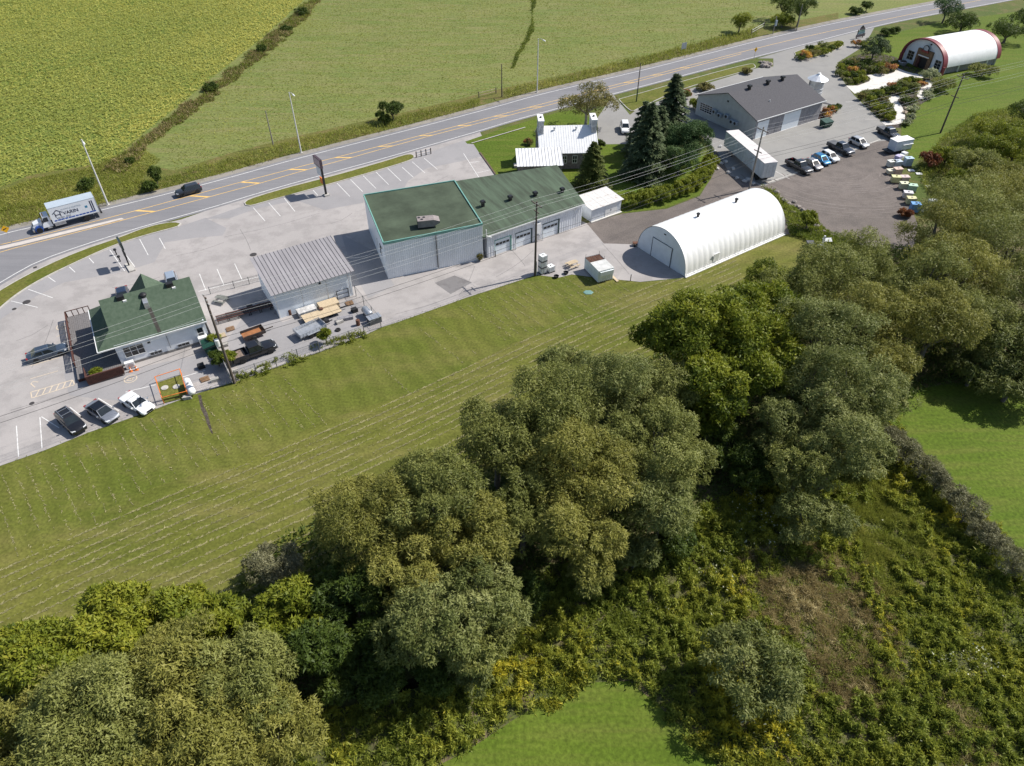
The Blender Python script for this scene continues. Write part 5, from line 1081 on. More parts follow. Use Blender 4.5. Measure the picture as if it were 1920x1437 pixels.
c = gp(704, 604); T = thing('metal_bin', 'dark metal bin squeezed into the fence corner', 'bin', (c.x, c.y, .028), R(33)); B('body', mat('dark_bin', (.09, .095, .105), .5, .3, 2), T, (-1.0, .8, -.5, .6, 0, .9)); B('lid', m_galv, T, (-1.05, .85, -.55, .65, .905, .96))
for k, (u, v, lb) in enumerate(((620, 592, 'loose black tyre beside the cage trailer'), (634, 620, 'black tyre lying among the fence weeds'))):
    c = gp(u, v); o = MB().lathe([(.2, 0), (.36, 0), (.4, .08), (.36, .2), (.2, .2), (.17, .1)], 16).build('tyre', m_tyre, None, 40); o.location = (c.x, c.y, .03); tag(o, lb, 'tyre')
for (u, v, s, lb) in ((413, 632, 1.5, 'pale wooden pallet near the brown trailer'), (497, 693, 1.1, 'grey concrete block row by the yard fence')):
    c = gp(u, v); T = thing('pallet' if s > 1.2 else 'concrete_block', lb, 'pallet' if s > 1.2 else 'block', (c.x, c.y, .028), R(32)); 
    for k in range(5): B('slat', m_wood if s > 1.2 else m_kerb, T, (-s / 2, s / 2, -.5 + k * .22, -.35 + k * .22, .1, .14))
    for k in range(3): B('bearer', m_brown if s > 1.2 else m_kerb, T, (-s / 2 + k * (s - .1) / 2, -s / 2 + .1 + k * (s - .1) / 2, -.5, .53, 0, .098))
CL = [('lumber_stack', 'stack of weathered lumber', 'lumber', m_gplank, .5, 2.2, .7), ('pallet', 'worn wooden pallet', 'pallet', m_brown, .15, 1.1, 1.0), ('crate', 'dark plastic crate', 'crate', m_plast, .6, .8, .7), ('barrel', 'rusty steel barrel', 'barrel', m_rust, .9, .6, .6), ('concrete_block', 'grey concrete block', 'block', m_kerb, .45, 1.0, .5)]
for i, (u, v, k, where) in enumerate(((430, 595, 2, 'among the pallet racks'), (446, 588, 0, 'behind the pallet racks'), (470, 580, 2, 'under the shed shadow'), (484, 576, 1, 'under the shed shadow'), (432, 618, 1, 'before the plank fence'), (421, 650, 4, 'by the black pickup tail'), (440, 700, 4, 'at the yard corner pole'), (470, 700, 4, 'by the weedy fence'), (488, 697, 4, 'inside the weedy fence'), (530, 585, 0, 'at the shed corner'), (544, 590, 3, 'at the shed corner'), (655, 570, 1, 'by the shed downpipe'), (648, 600, 0, 'beside the cage trailer'), (665, 585, 2, 'beside the oil tank'), (672, 610, 3, 'near the fence corner'), (638, 606, 4, 'beside the loose tyre'), (604, 588, 3, 'beside the plywood flatbed'), (352, 760 - 12, 4, 'behind the propane tank'), (385, 712, 1, 'at the end of the plank fence'), (404, 715, 4, 'at the end of the plank fence'), (378, 690, 2, 'below the dumpster'))):
    nm, lb, ct, m, h, a, b = CL[k]; c = gp(u, v); T = thing(nm, lb + ' ' + where, ct, (c.x, c.y, .03), R(random.uniform(15, 50)))
    if nm == 'barrel':
        MB().lathe([(.28, 0), (.29, .05), (.28, .3), (.295, .32), (.28, .34), (.28, .6), (.295, .62), (.28, .64), (.28, .88), (.25, .88), (.01, .86)], 14).build('drum', m, T, 40); continue
    n = max(1, int(h / .15))
    for q in range(n):
        for r_ in range(3): j = random.uniform(-.06, .06); B('board' if k < 2 else 'side', m, T, (-a / 2 + j, a / 2 + j, -b / 2 + r_ * b / 3 + .02, -b / 2 + (r_ + 1) * b / 3 - .02, q * h / n, (q + 1) * h / n - .015))
# by the restaurant
a = gp(349, 713, .6); b = gp(362, 740, .6); an = math.atan2(b.y - a.y, b.x - a.x); L = (b - a).length; c = (a + b) / 2
T = thing('propane_tank', 'white horizontal propane tank next to the orange pipe frame', 'tank', (c.x, c.y, .028), an)
MB().lathe([(.02, -L / 2), (.3, -L / 2 + .08), (.46, -L / 2 + .35), (.46, L / 2 - .35), (.3, L / 2 - .08), (.02, L / 2)], 20, (0, 0, .72), 'X').build('vessel', mat('gloss_white', (.78, .78, .77), .3, .03, 2), T, 50); MB().lathe([(.14, 1.15), (.14, 1.32), (.02, 1.35)], 10).build('valve_cap', m_galv, T)
for x in (-L * .28, L * .28): B('saddle', m_kerb, T, (x - .1, x + .1, -.35, .35, 0, .35))
FR = [(295, 718), (341, 703), (354, 745), (308, 757)]; fp = gpl(FR); T = thing('pipe_barrier', 'orange pipe frame guarding a small grass square', 'barrier', (fp[0].x, fp[0].y, .025))
loc = [p - fp[0] for p in fp]
for i in range(4):
    a, b = loc[i], loc[(i + 1) % 4]
    MB().tube([(a.x, a.y, 0), (a.x, a.y, 1.0)], .06, 8).build('post', m_orange, T); MB().tube([(a.x, a.y, .97), (b.x, b.y, .97)], .05, 8).build('rail', m_orange, T)
sheet('grass_square', [p * 1 for p in fp], .034, m_lawn)
for (u, v) in ((309, 728), (331, 726)):
    c = gp(u, v); o = MB().lathe([(.45, 0), (.45, .06), (.4, .08), (.01, .08)], 16).build('tank_lid', m_kerb); o.location = (c.x, c.y, .036); tag(o, 'round concrete tank lid in the small grass square', 'lid', 'tank lids in the grass square')
for (u, v) in ((246, 697), (257, 694)):
    c = gp(u, v); T = thing('traffic_cone', 'orange traffic cone standing below the air conditioning unit', 'traffic cone', (c.x, c.y, .028), .3, 'pair of traffic cones'); B('base', m_orange, T, (-.22, .22, -.22, .22, 0, .05)); MB().lathe([(.16, .05), (.11, .3), (.03, .72), (.02, .73)], 14).build('cone', m_orange, T, 50); MB().lathe([(.122, .3), (.095, .43)], 14).build('band', m_wpaint, T)
def dumpster(u, v, an, lb, s=1.0):
    c = gp(u, v); T = thing('dumpster', lb, 'dumpster', (c.x, c.y, .03), an); k = s
    MB().hexa([(-.9 * k, -.6 * k, .15), (.9 * k, -.6 * k, .15), (.9 * k, .6 * k, .15), (-.9 * k, .6 * k, .15)], [(-1.0 * k, -.8 * k, 1.25), (1.0 * k, -.8 * k, 1.25), (1.0 * k, .75 * k, 1.5), (-1.0 * k, .75 * k, 1.5)]).build('body', m_ggreen, T)
    for x0, x1 in ((-1.02 * k, -.02), (.02, 1.02 * k)): MB().slab([(x0, -.85 * k, 1.31), (x1, -.85 * k, 1.31), (x1, .78 * k, 1.57), (x0, .78 * k, 1.57)], .05).build('lid', m_ggreen, T)
    for s_ in (-1, 1): B('fork_pocket', m_ggreen, T, (s_ * 1.03 * k - .06, s_ * 1.03 * k + .06, -.5, .4, .65, .85))
    for x in (-.7 * k, .7 * k):
        for y in (-.45, .45): B('caster', m_dark, T, (x - .06, x + .06, y - .1, y + .1, 0, .15))
dumpster(396, 658, R(-60), 'green dumpster wedged between restaurant and plank fence', 1.05); dumpster(1547, 238, R(25), 'dark green dumpster standing alone on the east lot', 1.15)
o = B('pavement_board', m_stonew, None, (-1.0, 1.0, -.25, .25, .03, .08)); c = gp(198, 699); o.location = (c.x, c.y, 0); o.rotation_euler = (0, 0, R(30)); tag(o, 'pale board lying flat below the ramp railing', 'board')
# totes
m_tote = mat('tote_plastic', (.72, .73, .72), .4, .06, 2)
def tote(p, z, an, lb, grp=None):
    T = thing('liquid_tote', lb, 'tote', (p.x, p.y, z), an, grp); B('pallet', m_dark, T, (-.55, .55, -.5, .5, 0, .13)); MB().hexa([(-.5, -.45, .14), (.5, -.45, .14), (.5, .45, .14), (-.5, .45, .14)], [(-.5, -.45, 1.0), (.5, -.45, 1.0), (.5, .45, 1.0), (-.5, .45, 1.0)]).build('bottle', m_tote, T)
    for zz in (.3, .55, .8, 1.0):
        for s in (-1, 1): B('cage_bar', m_galv, T, (-.56, .56, s * .5 - .015, s * .5 + .015, zz, zz + .03))
    for x in (-.5, 0, .5):
        for s in (-1, 1): B('cage_upright', m_galv, T, (x - .015, x + .015, s * .515 - .012, s * .515 + .012, .1, 1.04))
    MB().lathe([(.1, 1.0), (.1, 1.06), (.01, 1.07)], 10).build('cap', m_dark, T)
p = gp(1017, 512)
for i, lb in enumerate(('white caged liquid tote at the bottom of the stack by the pole', 'white caged liquid tote in the middle of the stack by the pole', 'white caged liquid tote on top of the stack by the pole')): tote(p, .028 + i * 1.08, R(30 + i * 3), lb, 'stacked liquid totes')
tote(gp(1032, 509), .028, R(35), 'single white caged liquid tote standing beside the stack')
for (u, v, lb) in ((1043, 521, 'low dark tub on the lawn edge near the totes'), (1061, 514, 'low dark tub beside the new picnic table')):
    c = gp(u, v); o = MB().lathe([(.3, 0), (.38, .3), (.42, .34), (.36, .34), (.3, .12), (.01, .12)], 14).build('tub', m_plast, None, 40); o.location = (c.x, c.y, .03); tag(o, lb, 'tub')
c = gp(1182, 527); T = thing('marker_post', 'thin dark marker post on the lawn edge by the hoop shelter', 'post', (c.x, c.y, .02)); B('stake', m_dark, T, (-.05, .05, -.05, .05, 0, 1.15)); B('cap', m_galv, T, (-.06, .06, -.06, .06, 1.15, 1.18))
o = MB().lathe([(.6, .0), (.6, .04), (.5, .07), (.01, .07)], 6).build('well_lid', mat('teal_lid', (.14, .26, .24), .6, .1, 3)); c = gp(1103, 549); o.location = (c.x, c.y, .02); o.scale = (1.3, 1, 1); tag(o, 'flat teal lid lying on the lawn below the site box', 'lid')
c = gp(731, 520); T = thing('safety_drum', 'orange safety drum at the corner of the steel hall', 'drum', (c.x, c.y, .026)); MB().lathe([(.33, 0), (.33, .08), (.28, .1), (.24, 1.0), (.1, 1.05), (.01, 1.06)], 14).build('barrel', m_orange, T, 40); MB().lathe([(.272, .35), (.262, .5)], 14).build('band', m_redbrown, T)
T = thing('scrap_cart', 'small rusty cart by the hoop shelter corner', 'cart', gp(1193, 461)); B('bed', m_rust, T, (-.6, .6, -.35, .35, .4, .6)); B('handle', m_dark, T, (.6, 1.1, -.03, .03, .6, .7))
for x in (-.35, .35):
    for s in (-1, 1): wheel(T, x, s * .4, .2, .1)
# hive boxes and lids
HV = [(290, 400, 'white', (.66, .67, .62), 'white lidded hive box beside the blue grey one below the box trailer'), (385, 400, 'blue grey', (.50, .58, .66), 'blue grey lidded hive box beside the white one below the box trailer'), (280, 545, 'cream', (.68, .64, .50), 'low cream hive box at the gravel edge beside a pink one'), (395, 525, 'pink', (.62, .46, .38), 'salmon pink hive box behind the low cream one'), (575, 355, 'sky', (.42, .54, .62), 'tall blue grey hive box standing alone on the grass'), (360, 660, 'yellow', (.66, .64, .34), 'pale yellow hive box beside a rose one'), (505, 660, 'rose', (.64, .50, .47), 'rose white hive box beside a pale yellow one'), (500, 770, 'lemon', (.64, .65, .46), 'lemon hive box beside a mint green one'), (640, 805, 'mint', (.44, .60, .46), 'mint green hive box behind the lemon one'), (565, 925, 'lilac', (.62, .60, .63), 'lilac white hive box standing alone at the gravel edge'), (620, 1020, 'straw', (.64, .60, .34), 'straw yellow hive box in front of the bright blue one'), (690, 1125, 'blue', (.16, .36, .68), 'bright blue hive box at the end of the row'), (995, 1060, 'ash', (.52, .56, .60), 'ash white hive box near the trees'), (920, 1165, 'sand', (.66, .60, .48), 'sand coloured hive box near the trees'), (1165, 1115, 'azure', (.30, .50, .68), 'light blue hive box tucked against the willow')]
for (zx, zy, nm, col, lb) in HV:
    h = 1.6 if nm in ('sky', 'blue') else .75 if nm in ('cream', 'sand', 'ash') else 1.15
    p = gp(1640 + zx * .1113, 260 + zy * .1113, h * .8); T = thing('hive_box', lb, 'hive', (p.x, p.y, .02), R(random.uniform(-14, 14)), 'hive boxes along the gravel yard')
    m = mat('hive_' + nm, col, .6, .12, 1.5); w = .72; B('pallet', m_brown, T, (-w - .05, w + .05, -.55, .55, 0, .12)); n = max(1, round((h - .2) / .45)); t_ = (h - .12) / n
    for k in range(n): B('tier', mat('hive_body_' + nm, tuple(c * .8 for c in col), .6, .15, 2), T, (-w, w, -.5, .5, .121 + k * t_, .115 + (k + 1) * t_))
    B('lid', m, T, (-w - .07, w + .07, -.58, .58, h, h + .07)); B('weight', m_dark if nm in ('yellow', 'blue', 'lemon') else m_stonew, T, (-.1, .15, -.1, .1, h + .07, h + .18))
for (zx, zy, lb) in ((835, 1225, 'white hive lid lying by the sand coloured hive'), (610, 545, 'small pale board lying in the grass behind the pink hive'), (745, 602, 'cream board lying in the grass behind the rose hive'), (900, 812, 'large white lid lying on the grass slope'), (1060, 1200, 'thin white board half under the willow')):
    p = gp(1640 + zx * .1113, 260 + zy * .1113); o = MB().hexa([(-.6, -.4, .0), (.6, -.45, .0), (.55, .4, .0), (-.5, .45, .0)], [(-.6, -.4, .07), (.6, -.45, .1), (.55, .4, .12), (-.5, .45, .09)]).build('loose_lid', m_tote); o.location = (p.x, p.y, .05); tag(o, lb, 'lid')
c = gp(1682, 284); T = thing('box_trailer', 'small white box trailer parked at the head of the hive row', 'trailer', (c.x, c.y, .02), R(20))
B('box', mat('blue_white_box', (.52, .58, .65), .5, .06, 1), T, (-1.9, 2.3, -1.0, 1.0, .6, 2.5)); B('roof', m_wpaint, T, (-1.95, 2.35, -1.05, 1.05, 2.505, 2.58)); B('side_ledge', m_wpaint, T, (-.2, 2.3, -1.25, -1.01, 1.7, 1.76)); B('bed', m_dark, T, (-3.2, 2.3, -1.0, 1.0, .45, .58)); B('tongue', m_dark, T, (-4.2, -3.2, -.06, .06, .45, .55))
for s in (-1, 1): wheel(T, .3, s * 1.02, .33, .2)
c = gp(1689, 296); T = thing('crate_pile', 'pile of pale lilac and white crates beside the box trailer', 'crates', (c.x, c.y, .02), R(35))
B('crate', mat('lilac_crate', (.50, .46, .66), .5, .1, 2), T, (-1.6, -.5, -.5, .5, 0, .7)); B('crate', m_wpaint, T, (-.4, .5, -.5, .5, 0, .55)); B('crate', m_tote, T, (.6, 1.6, -.4, .6, 0, .8))
c = gp(1541, 462); T = thing('white_post', 'white painted post with loose white boards at the lawn corner', 'post', (c.x, c.y, 0)); B('post', m_wpaint, T, (-.12, .12, -.12, .12, 0, 1.9)); B('board', m_wpaint, T, (-.9, -.3, -.6, -.2, .1, .5)); B('fallen_board', m_tote, T, (-.2, .15, -2.2, -.2, .3, .42)); B('bin', mat('slate_bin', (.10, .10, .115), .7, .2, 2), T, (-2.6, -1.4, -.6, .5, 0, .8)); MB().slab([(.3, .6, .5), (1.6, .3, .7), (1.7, 1.2, .9), (.4, 1.4, .7)], .06).build('sheet', m_tote, T)
# boulders
def boulder(p, s, m, lb, grp):
    bm = bmesh.new(); bmesh.ops.create_icosphere(bm, subdivisions=2, radius=s)
    for v in bm.verts: v.co *= 1 + random.uniform(-.22, .18); v.co.z *= .7
    me = bpy.data.meshes.new('boulder'); bm.to_mesh(me); bm.free(); me.materials.append(m); o = addmesh('boulder', me); o.location = (p.x, p.y, s * .35); o.rotation_euler = (0, 0, random.random() * 6); tag(o, lb, 'boulder', grp)
m_rock = mat('grey_boulder', (.24, .21, .19), .9, .35, 2, bump=.03, bscale=6); m_rock2 = mat('buff_boulder', (.50, .40, .30), .9, .3, 2, bump=.03, bscale=6)
for (u, v) in ((1455, 362), (1463, 372), (1470, 378), (1478, 384), (1489, 380), (1496, 390), (1486, 400), (1505, 396), (1512, 408), (1524, 412), (1531, 426), (1545, 437)): boulder(gp(u, v), random.uniform(.3, .55), m_rock, 'rough grey boulder in the row along the gravel yard edge', 'boulders along the gravel yard')
for (u, v) in ((1345, 318), (1352, 308), (1360, 305), (1366, 325), (1374, 318), (1382, 335), (1396, 341), (1402, 338), (1413, 345), (1340, 285), (1350, 276)): boulder(gp(u, v), random.uniform(.35, .6), m_stonew, 'pale boulder in the row beneath the semi-trailer', 'boulders beneath the semi-trailer')
for (u, v) in ((1425, 118), (1432, 121), (1438, 119), (1443, 123), (1430, 126), (1440, 127), (1436, 124)): boulder(gp(u, v), random.uniform(.5, .9), m_rock, 'grey rock in the rockery at the end of the grass strip', 'rockery stones')
for (u, v) in ((1553, 216), (1560, 213), (1566, 208), (1549, 222), (1556, 220), (1698, 205), (1696, 213), (1700, 196), (1610, 128), (1640, 133), (1668, 132)): boulder(gp(u, v), random.uniform(.35, .6), m_rock2, 'buff boulder ' + ('by the workshop porch' if u < 1570 else 'beside the winding white path' if v > 190 else 'in the garden bed above the white path'), 'buff boulders')
# garden seat and tub
c = gp(1692, 122); T = thing('round_planter', 'round grey planter tub before the barn shop', 'planter', (c.x, c.y, .03)); MB().lathe([(.9, 0), (1.1, .75), (1.2, .8), (1.05, .85), (.95, .7), (.01, .7)], 20).build('tub', m_galv, T, 40); MB().lathe([(.95, .69), (.7, .95), (.2, 1.1), (.01, 1.12)], 12).build('soil', m_mulch, T)
# ================================================================== vegetation
rg = np.random.default_rng(11)
m_bark = mat('grey_bark', (.13, .115, .10), .95, .3, 2.5, bump=.03, bscale=6)
m_barkp = mat('pale_bark', (.36, .33, .29), .9, .3, 2.5)
L_WIL = leafmat('willow_leaves', [(0, (.056, .066, .018)), (.35, (.112, .120, .036)), (.65, (.172, .176, .060)), (1, (.25, .245, .105))], .36)
L_WIL2 = leafmat('olive_willow_leaves', [(0, (.062, .066, .016)), (.35, (.124, .122, .032)), (.65, (.190, .178, .050)), (1, (.265, .235, .082))], .36)
L_WIL3 = leafmat('silver_willow_leaves', [(0, (.054, .066, .020)), (.35, (.106, .118, .040)), (.65, (.162, .170, .068)), (1, (.235, .235, .112))], .36)
L_MAP = leafmat('maple_leaves', [(0, (.036, .056, .008)), (.35, (.090, .112, .014)), (.7, (.160, .172, .022)), (1, (.25, .235, .036))], .4)
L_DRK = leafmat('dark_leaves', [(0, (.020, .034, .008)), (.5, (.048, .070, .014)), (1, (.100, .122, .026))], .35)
L_YEL = leafmat('yellow_green_leaves', [(0, (.050, .070, .010)), (.4, (.115, .135, .018)), (.75, (.190, .195, .026)), (1, (.28, .24, .040))], .38)
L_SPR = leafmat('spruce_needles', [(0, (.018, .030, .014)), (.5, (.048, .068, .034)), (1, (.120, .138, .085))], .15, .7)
L_PIN = leafmat('pine_needles', [(0, (.018, .036, .014)), (.5, (.045, .078, .030)), (1, (.090, .125, .055))], .15, .7)
L_CED = leafmat('cedar_sprays', [(0, (.020, .032, .010)), (.5, (.050, .068, .018)), (1, (.115, .115, .035))], .2, .7)
L_BIR = leafmat('birch_leaves', [(0, (.060, .058, .020)), (.5, (.135, .120, .045)), (1, (.24, .19, .085))], .35)
L_GRY = leafmat('grey_shrub_twigs', [(0, (.070, .066, .042)), (.5, (.140, .132, .088)), (1, (.22, .208, .15))], .25)
L_MEAD = leafmat('meadow_growth', [(0, (.036, .052, .010)), (.3, (.092, .118, .022)), (.55, (.150, .170, .033)), (.75, (.205, .208, .036)), (.9, (.265, .242, .034)), (1, (.34, .285, .030))], .42)
L_DRY = leafmat('dry_grass', [(0, (.070, .050, .028)), (.4, (.160, .120, .065)), (.75, (.27, .215, .125)), (1, (.38, .32, .21))], .3)
L_TALL = leafmat('tall_grass', [(0, (.050, .070, .014)), (.4, (.120, .140, .026)), (.75, (.190, .195, .045)), (1, (.29, .26, .085))], .35)
L_CROP = leafmat('crop_leaves', [(0, (.125, .148, .036)), (.35, (.185, .205, .054)), (.65, (.250, .252, .072)), (1, (.34, .31, .092))], .42)
L_WHT = leafmat('white_asters', [(0, (.09, .11, .04)), (.5, (.22, .23, .15)), (1, (.52, .52, .46))], .3)
L_RED = leafmat('red_leaves', [(0, (.05, .02, .012)), (.5, (.13, .045, .025)), (1, (.22, .10, .05))], .3)
L_FLW = leafmat('flower_mix', [(0, (.05, .07, .02)), (.45, (.10, .12, .03)), (.6, (.20, .10, .08)), (.8, (.34, .14, .07)), (1, (.50, .34, .05))], .3)
def shrink(px, f): cx = sum(p[0] for p in px) / len(px); cy = sum(p[1] for p in px) / len(px); return [(cx + (u - cx) * f, cy + (v - cy) * f) for u, v in px]
def nrm(v): return v / np.maximum(np.linalg.norm(v, axis=1, keepdims=True), 1e-6)
_grids = {}
def vn(x, y, s, seed=0):
    """smooth value noise 0..1"""
    if seed not in _grids: _grids[seed] = np.random.default_rng(100 + seed).random((256, 256))
    g = _grids[seed]; x = np.asarray(x) / s; y = np.asarray(y) / s; xi = np.floor(x).astype(int); yi = np.floor(y).astype(int); fx = x - xi; fy = y - yi
    fx = fx * fx * (3 - 2 * fx); fy = fy * fy * (3 - 2 * fy); a = g[xi % 256, yi % 256]; b = g[(xi + 1) % 256, yi % 256]; c = g[xi % 256, (yi + 1) % 256]; d = g[(xi + 1) % 256, (yi + 1) % 256]
    return (a * (1 - fx) + b * fx) * (1 - fy) + (c * (1 - fx) + d * fx) * fy
def fbm(x, y, s, seed=0): return vn(x, y, s, seed) * .5 + vn(x, y, s * .47, seed + 1) * .3 + vn(x, y, s * .21, seed + 2) * .2
def leaves_on(lobes, n, L, W, droop=.4, sub=22, tsp=.10, base=.5, up=0.0):
    """leaf bases, half widths, lengths and tints over a set of lobes (x, y, z, rx, ry, rz)"""
    lobes = np.array(lobes, float); ar = lobes[:, 3] * lobes[:, 5]; subs = []
    for i, l in enumerate(lobes):
        d = nrm(rg.normal(size=(sub, 3))); d[:, 2] = np.where(d[:, 2] < -.3, -d[:, 2], d[:, 2]); lt = rg.normal(0, tsp)
        c = l[:3] + d * l[3:6] * rg.uniform(.6, .95, (sub, 1)); r = l[3] * rg.uniform(.16, .5, sub)
        subs.append(np.column_stack([c, r, d, np.full(sub, lt) + rg.normal(0, tsp * .7, sub), np.full(sub, ar[i])]))
    s = np.concatenate(subs); w = s[:, 8] / len(lobes) * 0 + s[:, 3] ** 2; k = rg.choice(len(s), n, p=w / w.sum()); q = s[k]
    d = nrm(nrm(rg.normal(size=(n, 3))) + q[:, 4:7] * .75); rr = rg.uniform(.3, 1.25, n) ** .5
    P = q[:, :3] + d * (q[:, 3] * rr)[:, None] * np.array([1, 1, .9])
    t = rg.normal(size=(n, 3)) + np.array([0, 0, -droop + up]); nf = nrm(d + np.array([0, 0, .35])); fl = (rg.random((n, 1)) < .55); t = nrm(np.where(fl, t - nf * (t * nf).sum(1, keepdims=True) * .8, t * .6 + d * 1.1)); a = nrm(np.cross(t, nf + rg.normal(0, .38, (n, 3))))
    Ls = L * rg.uniform(.6, 1.35, n); Ws = W * rg.uniform(.7, 1.3, n)
    return P, a * Ws[:, None], t * Ls[:, None], base + q[:, 7] + rg.normal(0, .09, n)
def limbs(T, bx, r0, tips, m=None, name='trunk', fork=.45):
    """tapered trunk with limbs reaching into the crown"""
    mb = MB(); tops = sorted(tips, key=lambda p: -p[2])[:9]
    zt = max(p[2] for p in tips); f = Vector((bx[0], bx[1], zt * fork)); mb.tube([(bx[0], bx[1], 0), (bx[0] + .1, bx[1], zt * fork * .5), f], [r0 * 1.25, r0, r0 * .8], 8)
    for p in tops:
        p = Vector(p); mid = f.lerp(p, .5) + Vector((random.uniform(-.4, .4), random.uniform(-.4, .4), random.uniform(.1, .6))); mb.tube([f - Vector((0, 0, .3)), mid, p], [r0 * .55, r0 * .32, r0 * .12], 6)
    return mb.build(name, m or m_bark, T, 60)
def broadleaf(name, label, cat, u, v, rpx, H, m, n, L=.42, W=.085, group=None, droop=.4, nl=11, squash=.85, up=0., base=.5, bark=None, spread=.62):
    zc = H * .58; c = gp(u, v, zc); dist = math.sqrt(c.x ** 2 + c.y ** 2 + (CAM_H - zc) ** 2); r = rpx * dist / FPX
    rz = min(r * squash, H - zc); T = thing(name, label, cat, (c.x, c.y, 0), 0, group); lobes = []
    for i in range(nl):
        a = 2.4 * i + random.uniform(-.5, .5); e = random.uniform(-.35, .95); h = math.sqrt(max(0, 1 - e * e)); q = random.uniform(spread * .8, spread * 1.12)
        s = random.uniform(.26, .46) * r; lobes.append((math.cos(a) * h * r * q, math.sin(a) * h * r * q, zc + e * rz * .72, s, s, s * .82))
    lobes.append((0, 0, zc - rz * .25, r * .42, r * .42, rz * .4))
    P, A, Bv, t = leaves_on(lobes, n, L, W, droop, up=up, base=base); k = P[:, 2] > .05; quads('crown', P[k], A[k], Bv[k], t[k], m, None, T)
    limbs(T, (0, 0), max(.08, min(.42, r * .055)), [l[:3] for l in lobes], bark); return T
# ---- the belt of willows along the stream
WB, WC, WE, WG, WD, WF = 'willows over the stream bank', 'willows in the stream bend clump', 'willows at the east end of the tree belt', 'willows beside the hive yard', 'willows in the big clump next to the maples', 'willows behind the hoop shelter lawn'
WL = {WD: '%s willow in the biggest clump, next to the yellow green maples', WF: '%s willow on the strip between hoop shelter lawn and maples', WB: 'spreading %s willow in the clump west of the dark stream', WC: 'tall rounded %s willow in the clump at the stream bend', WE: '%s willow between the yellow green maples and the east lawn', WG: 'big %s willow crown near the hives and gravel yard end'}
WLS = [(60, 1405, 120, 9, WB, 1), (190, 1350, 125, 11, WB, 0), (330, 1300, 120, 12, WB, 1), (460, 1275, 105, 12, WB, 0), (500, 1375, 95, 10, WB, 1), (340, 1425, 130, 10, WB, 1), (190, 1440, 120, 9, WB, 0),
       (690, 975, 100, 12.5, WC, 1), (800, 955, 105, 13.5, WC, 0), (870, 1020, 85, 12.5, WC, 1), (760, 1065, 80, 12, WC, 1), (900, 1125, 80, 11.5, WC, 2), (820, 1185, 95, 11, WC, 2), (900, 1210, 60, 9, WC, 0),
       (930, 830, 92, 12.5, WC, 0), (1040, 790, 105, 14, WC, 0), (1150, 735, 95, 13.5, WC, 2), (1250, 740, 65, 12.5, WC, 0), (1225, 850, 95, 13, WC, 0), (1080, 900, 105, 13, WC, 1), (980, 960, 75, 11, WC, 0), (1090, 1010, 85, 11.5, WC, 1), (1240, 960, 72, 11, WC, 2), (1060, 700, 60, 10.5, WC, 2),
       (1545, 640, 92, 13.5, WE, 2), (1590, 740, 95, 13.5, WE, 2), (1570, 840, 80, 12, WE, 2), (1460, 800, 55, 10, WE, 2), (1500, 880, 65, 10, WE, 0), (1480, 560, 60, 11.5, WE, 0), (1545, 530, 72, 12.5, WE, 0), (1630, 600, 75, 13, WE, 1), (1605, 500, 60, 11.5, WE, 0), (1660, 690, 52, 10, WE, 1),
       (1720, 540, 75, 13, WG, 0), (1790, 520, 78, 13, WG, 1), (1750, 620, 75, 12, WG, 1), (1820, 600, 60, 11, WG, 0), (1755, 450, 62, 11, WG, 1), (1830, 410, 88, 12.5, WG, 0), (1910, 390, 80, 12.5, WG, 1), (1895, 480, 85, 12.5, WG, 0), (1950, 560, 85, 12, WG, 0)]
for (u, v, r, H, g, k) in WLS:
    g = WD if g == WC and u > 915 and v < 1100 else WF if g == WE and v < 610 else g
    if g == WB: r, v = r * .9, v + 14
    broadleaf('willow_tree', WL[g] % ('grey green', 'olive brown', 'silvery')[k], 'tree', u, v, r * 1.06, H, (L_WIL, L_WIL2, L_WIL3)[k], int(25000 * (r / 95) ** 1.5), .30, .058, g, .5, 13)
broadleaf('willow_shrub', 'round silvery willow bush standing alone in the meadow', 'bush', 1410, 1262, 84, 6.5, L_WIL3, 15000, .34, .06, None, .3, 12, .9)
broadleaf('willow_shrub', 'dark willow bush at the shady meadow edge below the tree belt', 'bush', 1515, 975, 66, 6, L_WIL3, 10000, .34, .06, None, .3, 9, .85, base=.4)
broadleaf('willow_shrub', 'small grey bush at the lawn edge before the stream willows', 'bush', 512, 1062, 52, 5, L_GRY, 9000, .28, .045, None, .1, 9, .9, base=.38)
broadleaf('willow_shrub', 'small olive bush at the lawn corner below the hoop shelter', 'bush', 1440, 520, 40, 5, L_MAP, 7000, .32, .075, None, .2)
for (u, v, r, H) in ((1330, 640, 118, 14), (1420, 680, 88, 13), (1255, 630, 62, 11), (1430, 600, 70, 12.5), (1345, 740, 80, 11.5)):
    broadleaf('maple_tree', 'yellow green maple spreading at the lawn end of the tree belt', 'tree', u, v, r, H, L_MAP, int(22000 * (r / 100) ** 1.5), .42, .11, 'maples at the lawn end', .15, 13, .9, up=.35)
for (u, v, r, H, m, lb) in ((100, 1265, 90, 7.5, L_YEL, 'bright yellow green tree'), (215, 1190, 84, 8, L_YEL, 'yellow green tree'), (330, 1172, 68, 7, L_YEL, 'fresh green tree'), (30, 1220, 48, 4, L_MAP, 'low olive green tree'), (420, 1172, 58, 6.5, L_MAP, 'olive green tree'), (545, 1160, 66, 8, L_MAP, 'leafy green tree'), (600, 1230, 70, 7.5, L_DRK, 'dark leafy tree'), (660, 1120, 70, 8, L_DRK, 'shaded dark green tree'), (700, 1230, 60, 6, L_DRK, 'small shaded tree')):
    broadleaf('small_tree', lb + ' in the thicket along the lower lawn edge', 'tree', u, v, r, H, m, int(13000 * (r / 65) ** 1.5), .36, .10, 'thicket along the lower lawn', .1, 10, .9, base=.55 if m is L_YEL else .5)
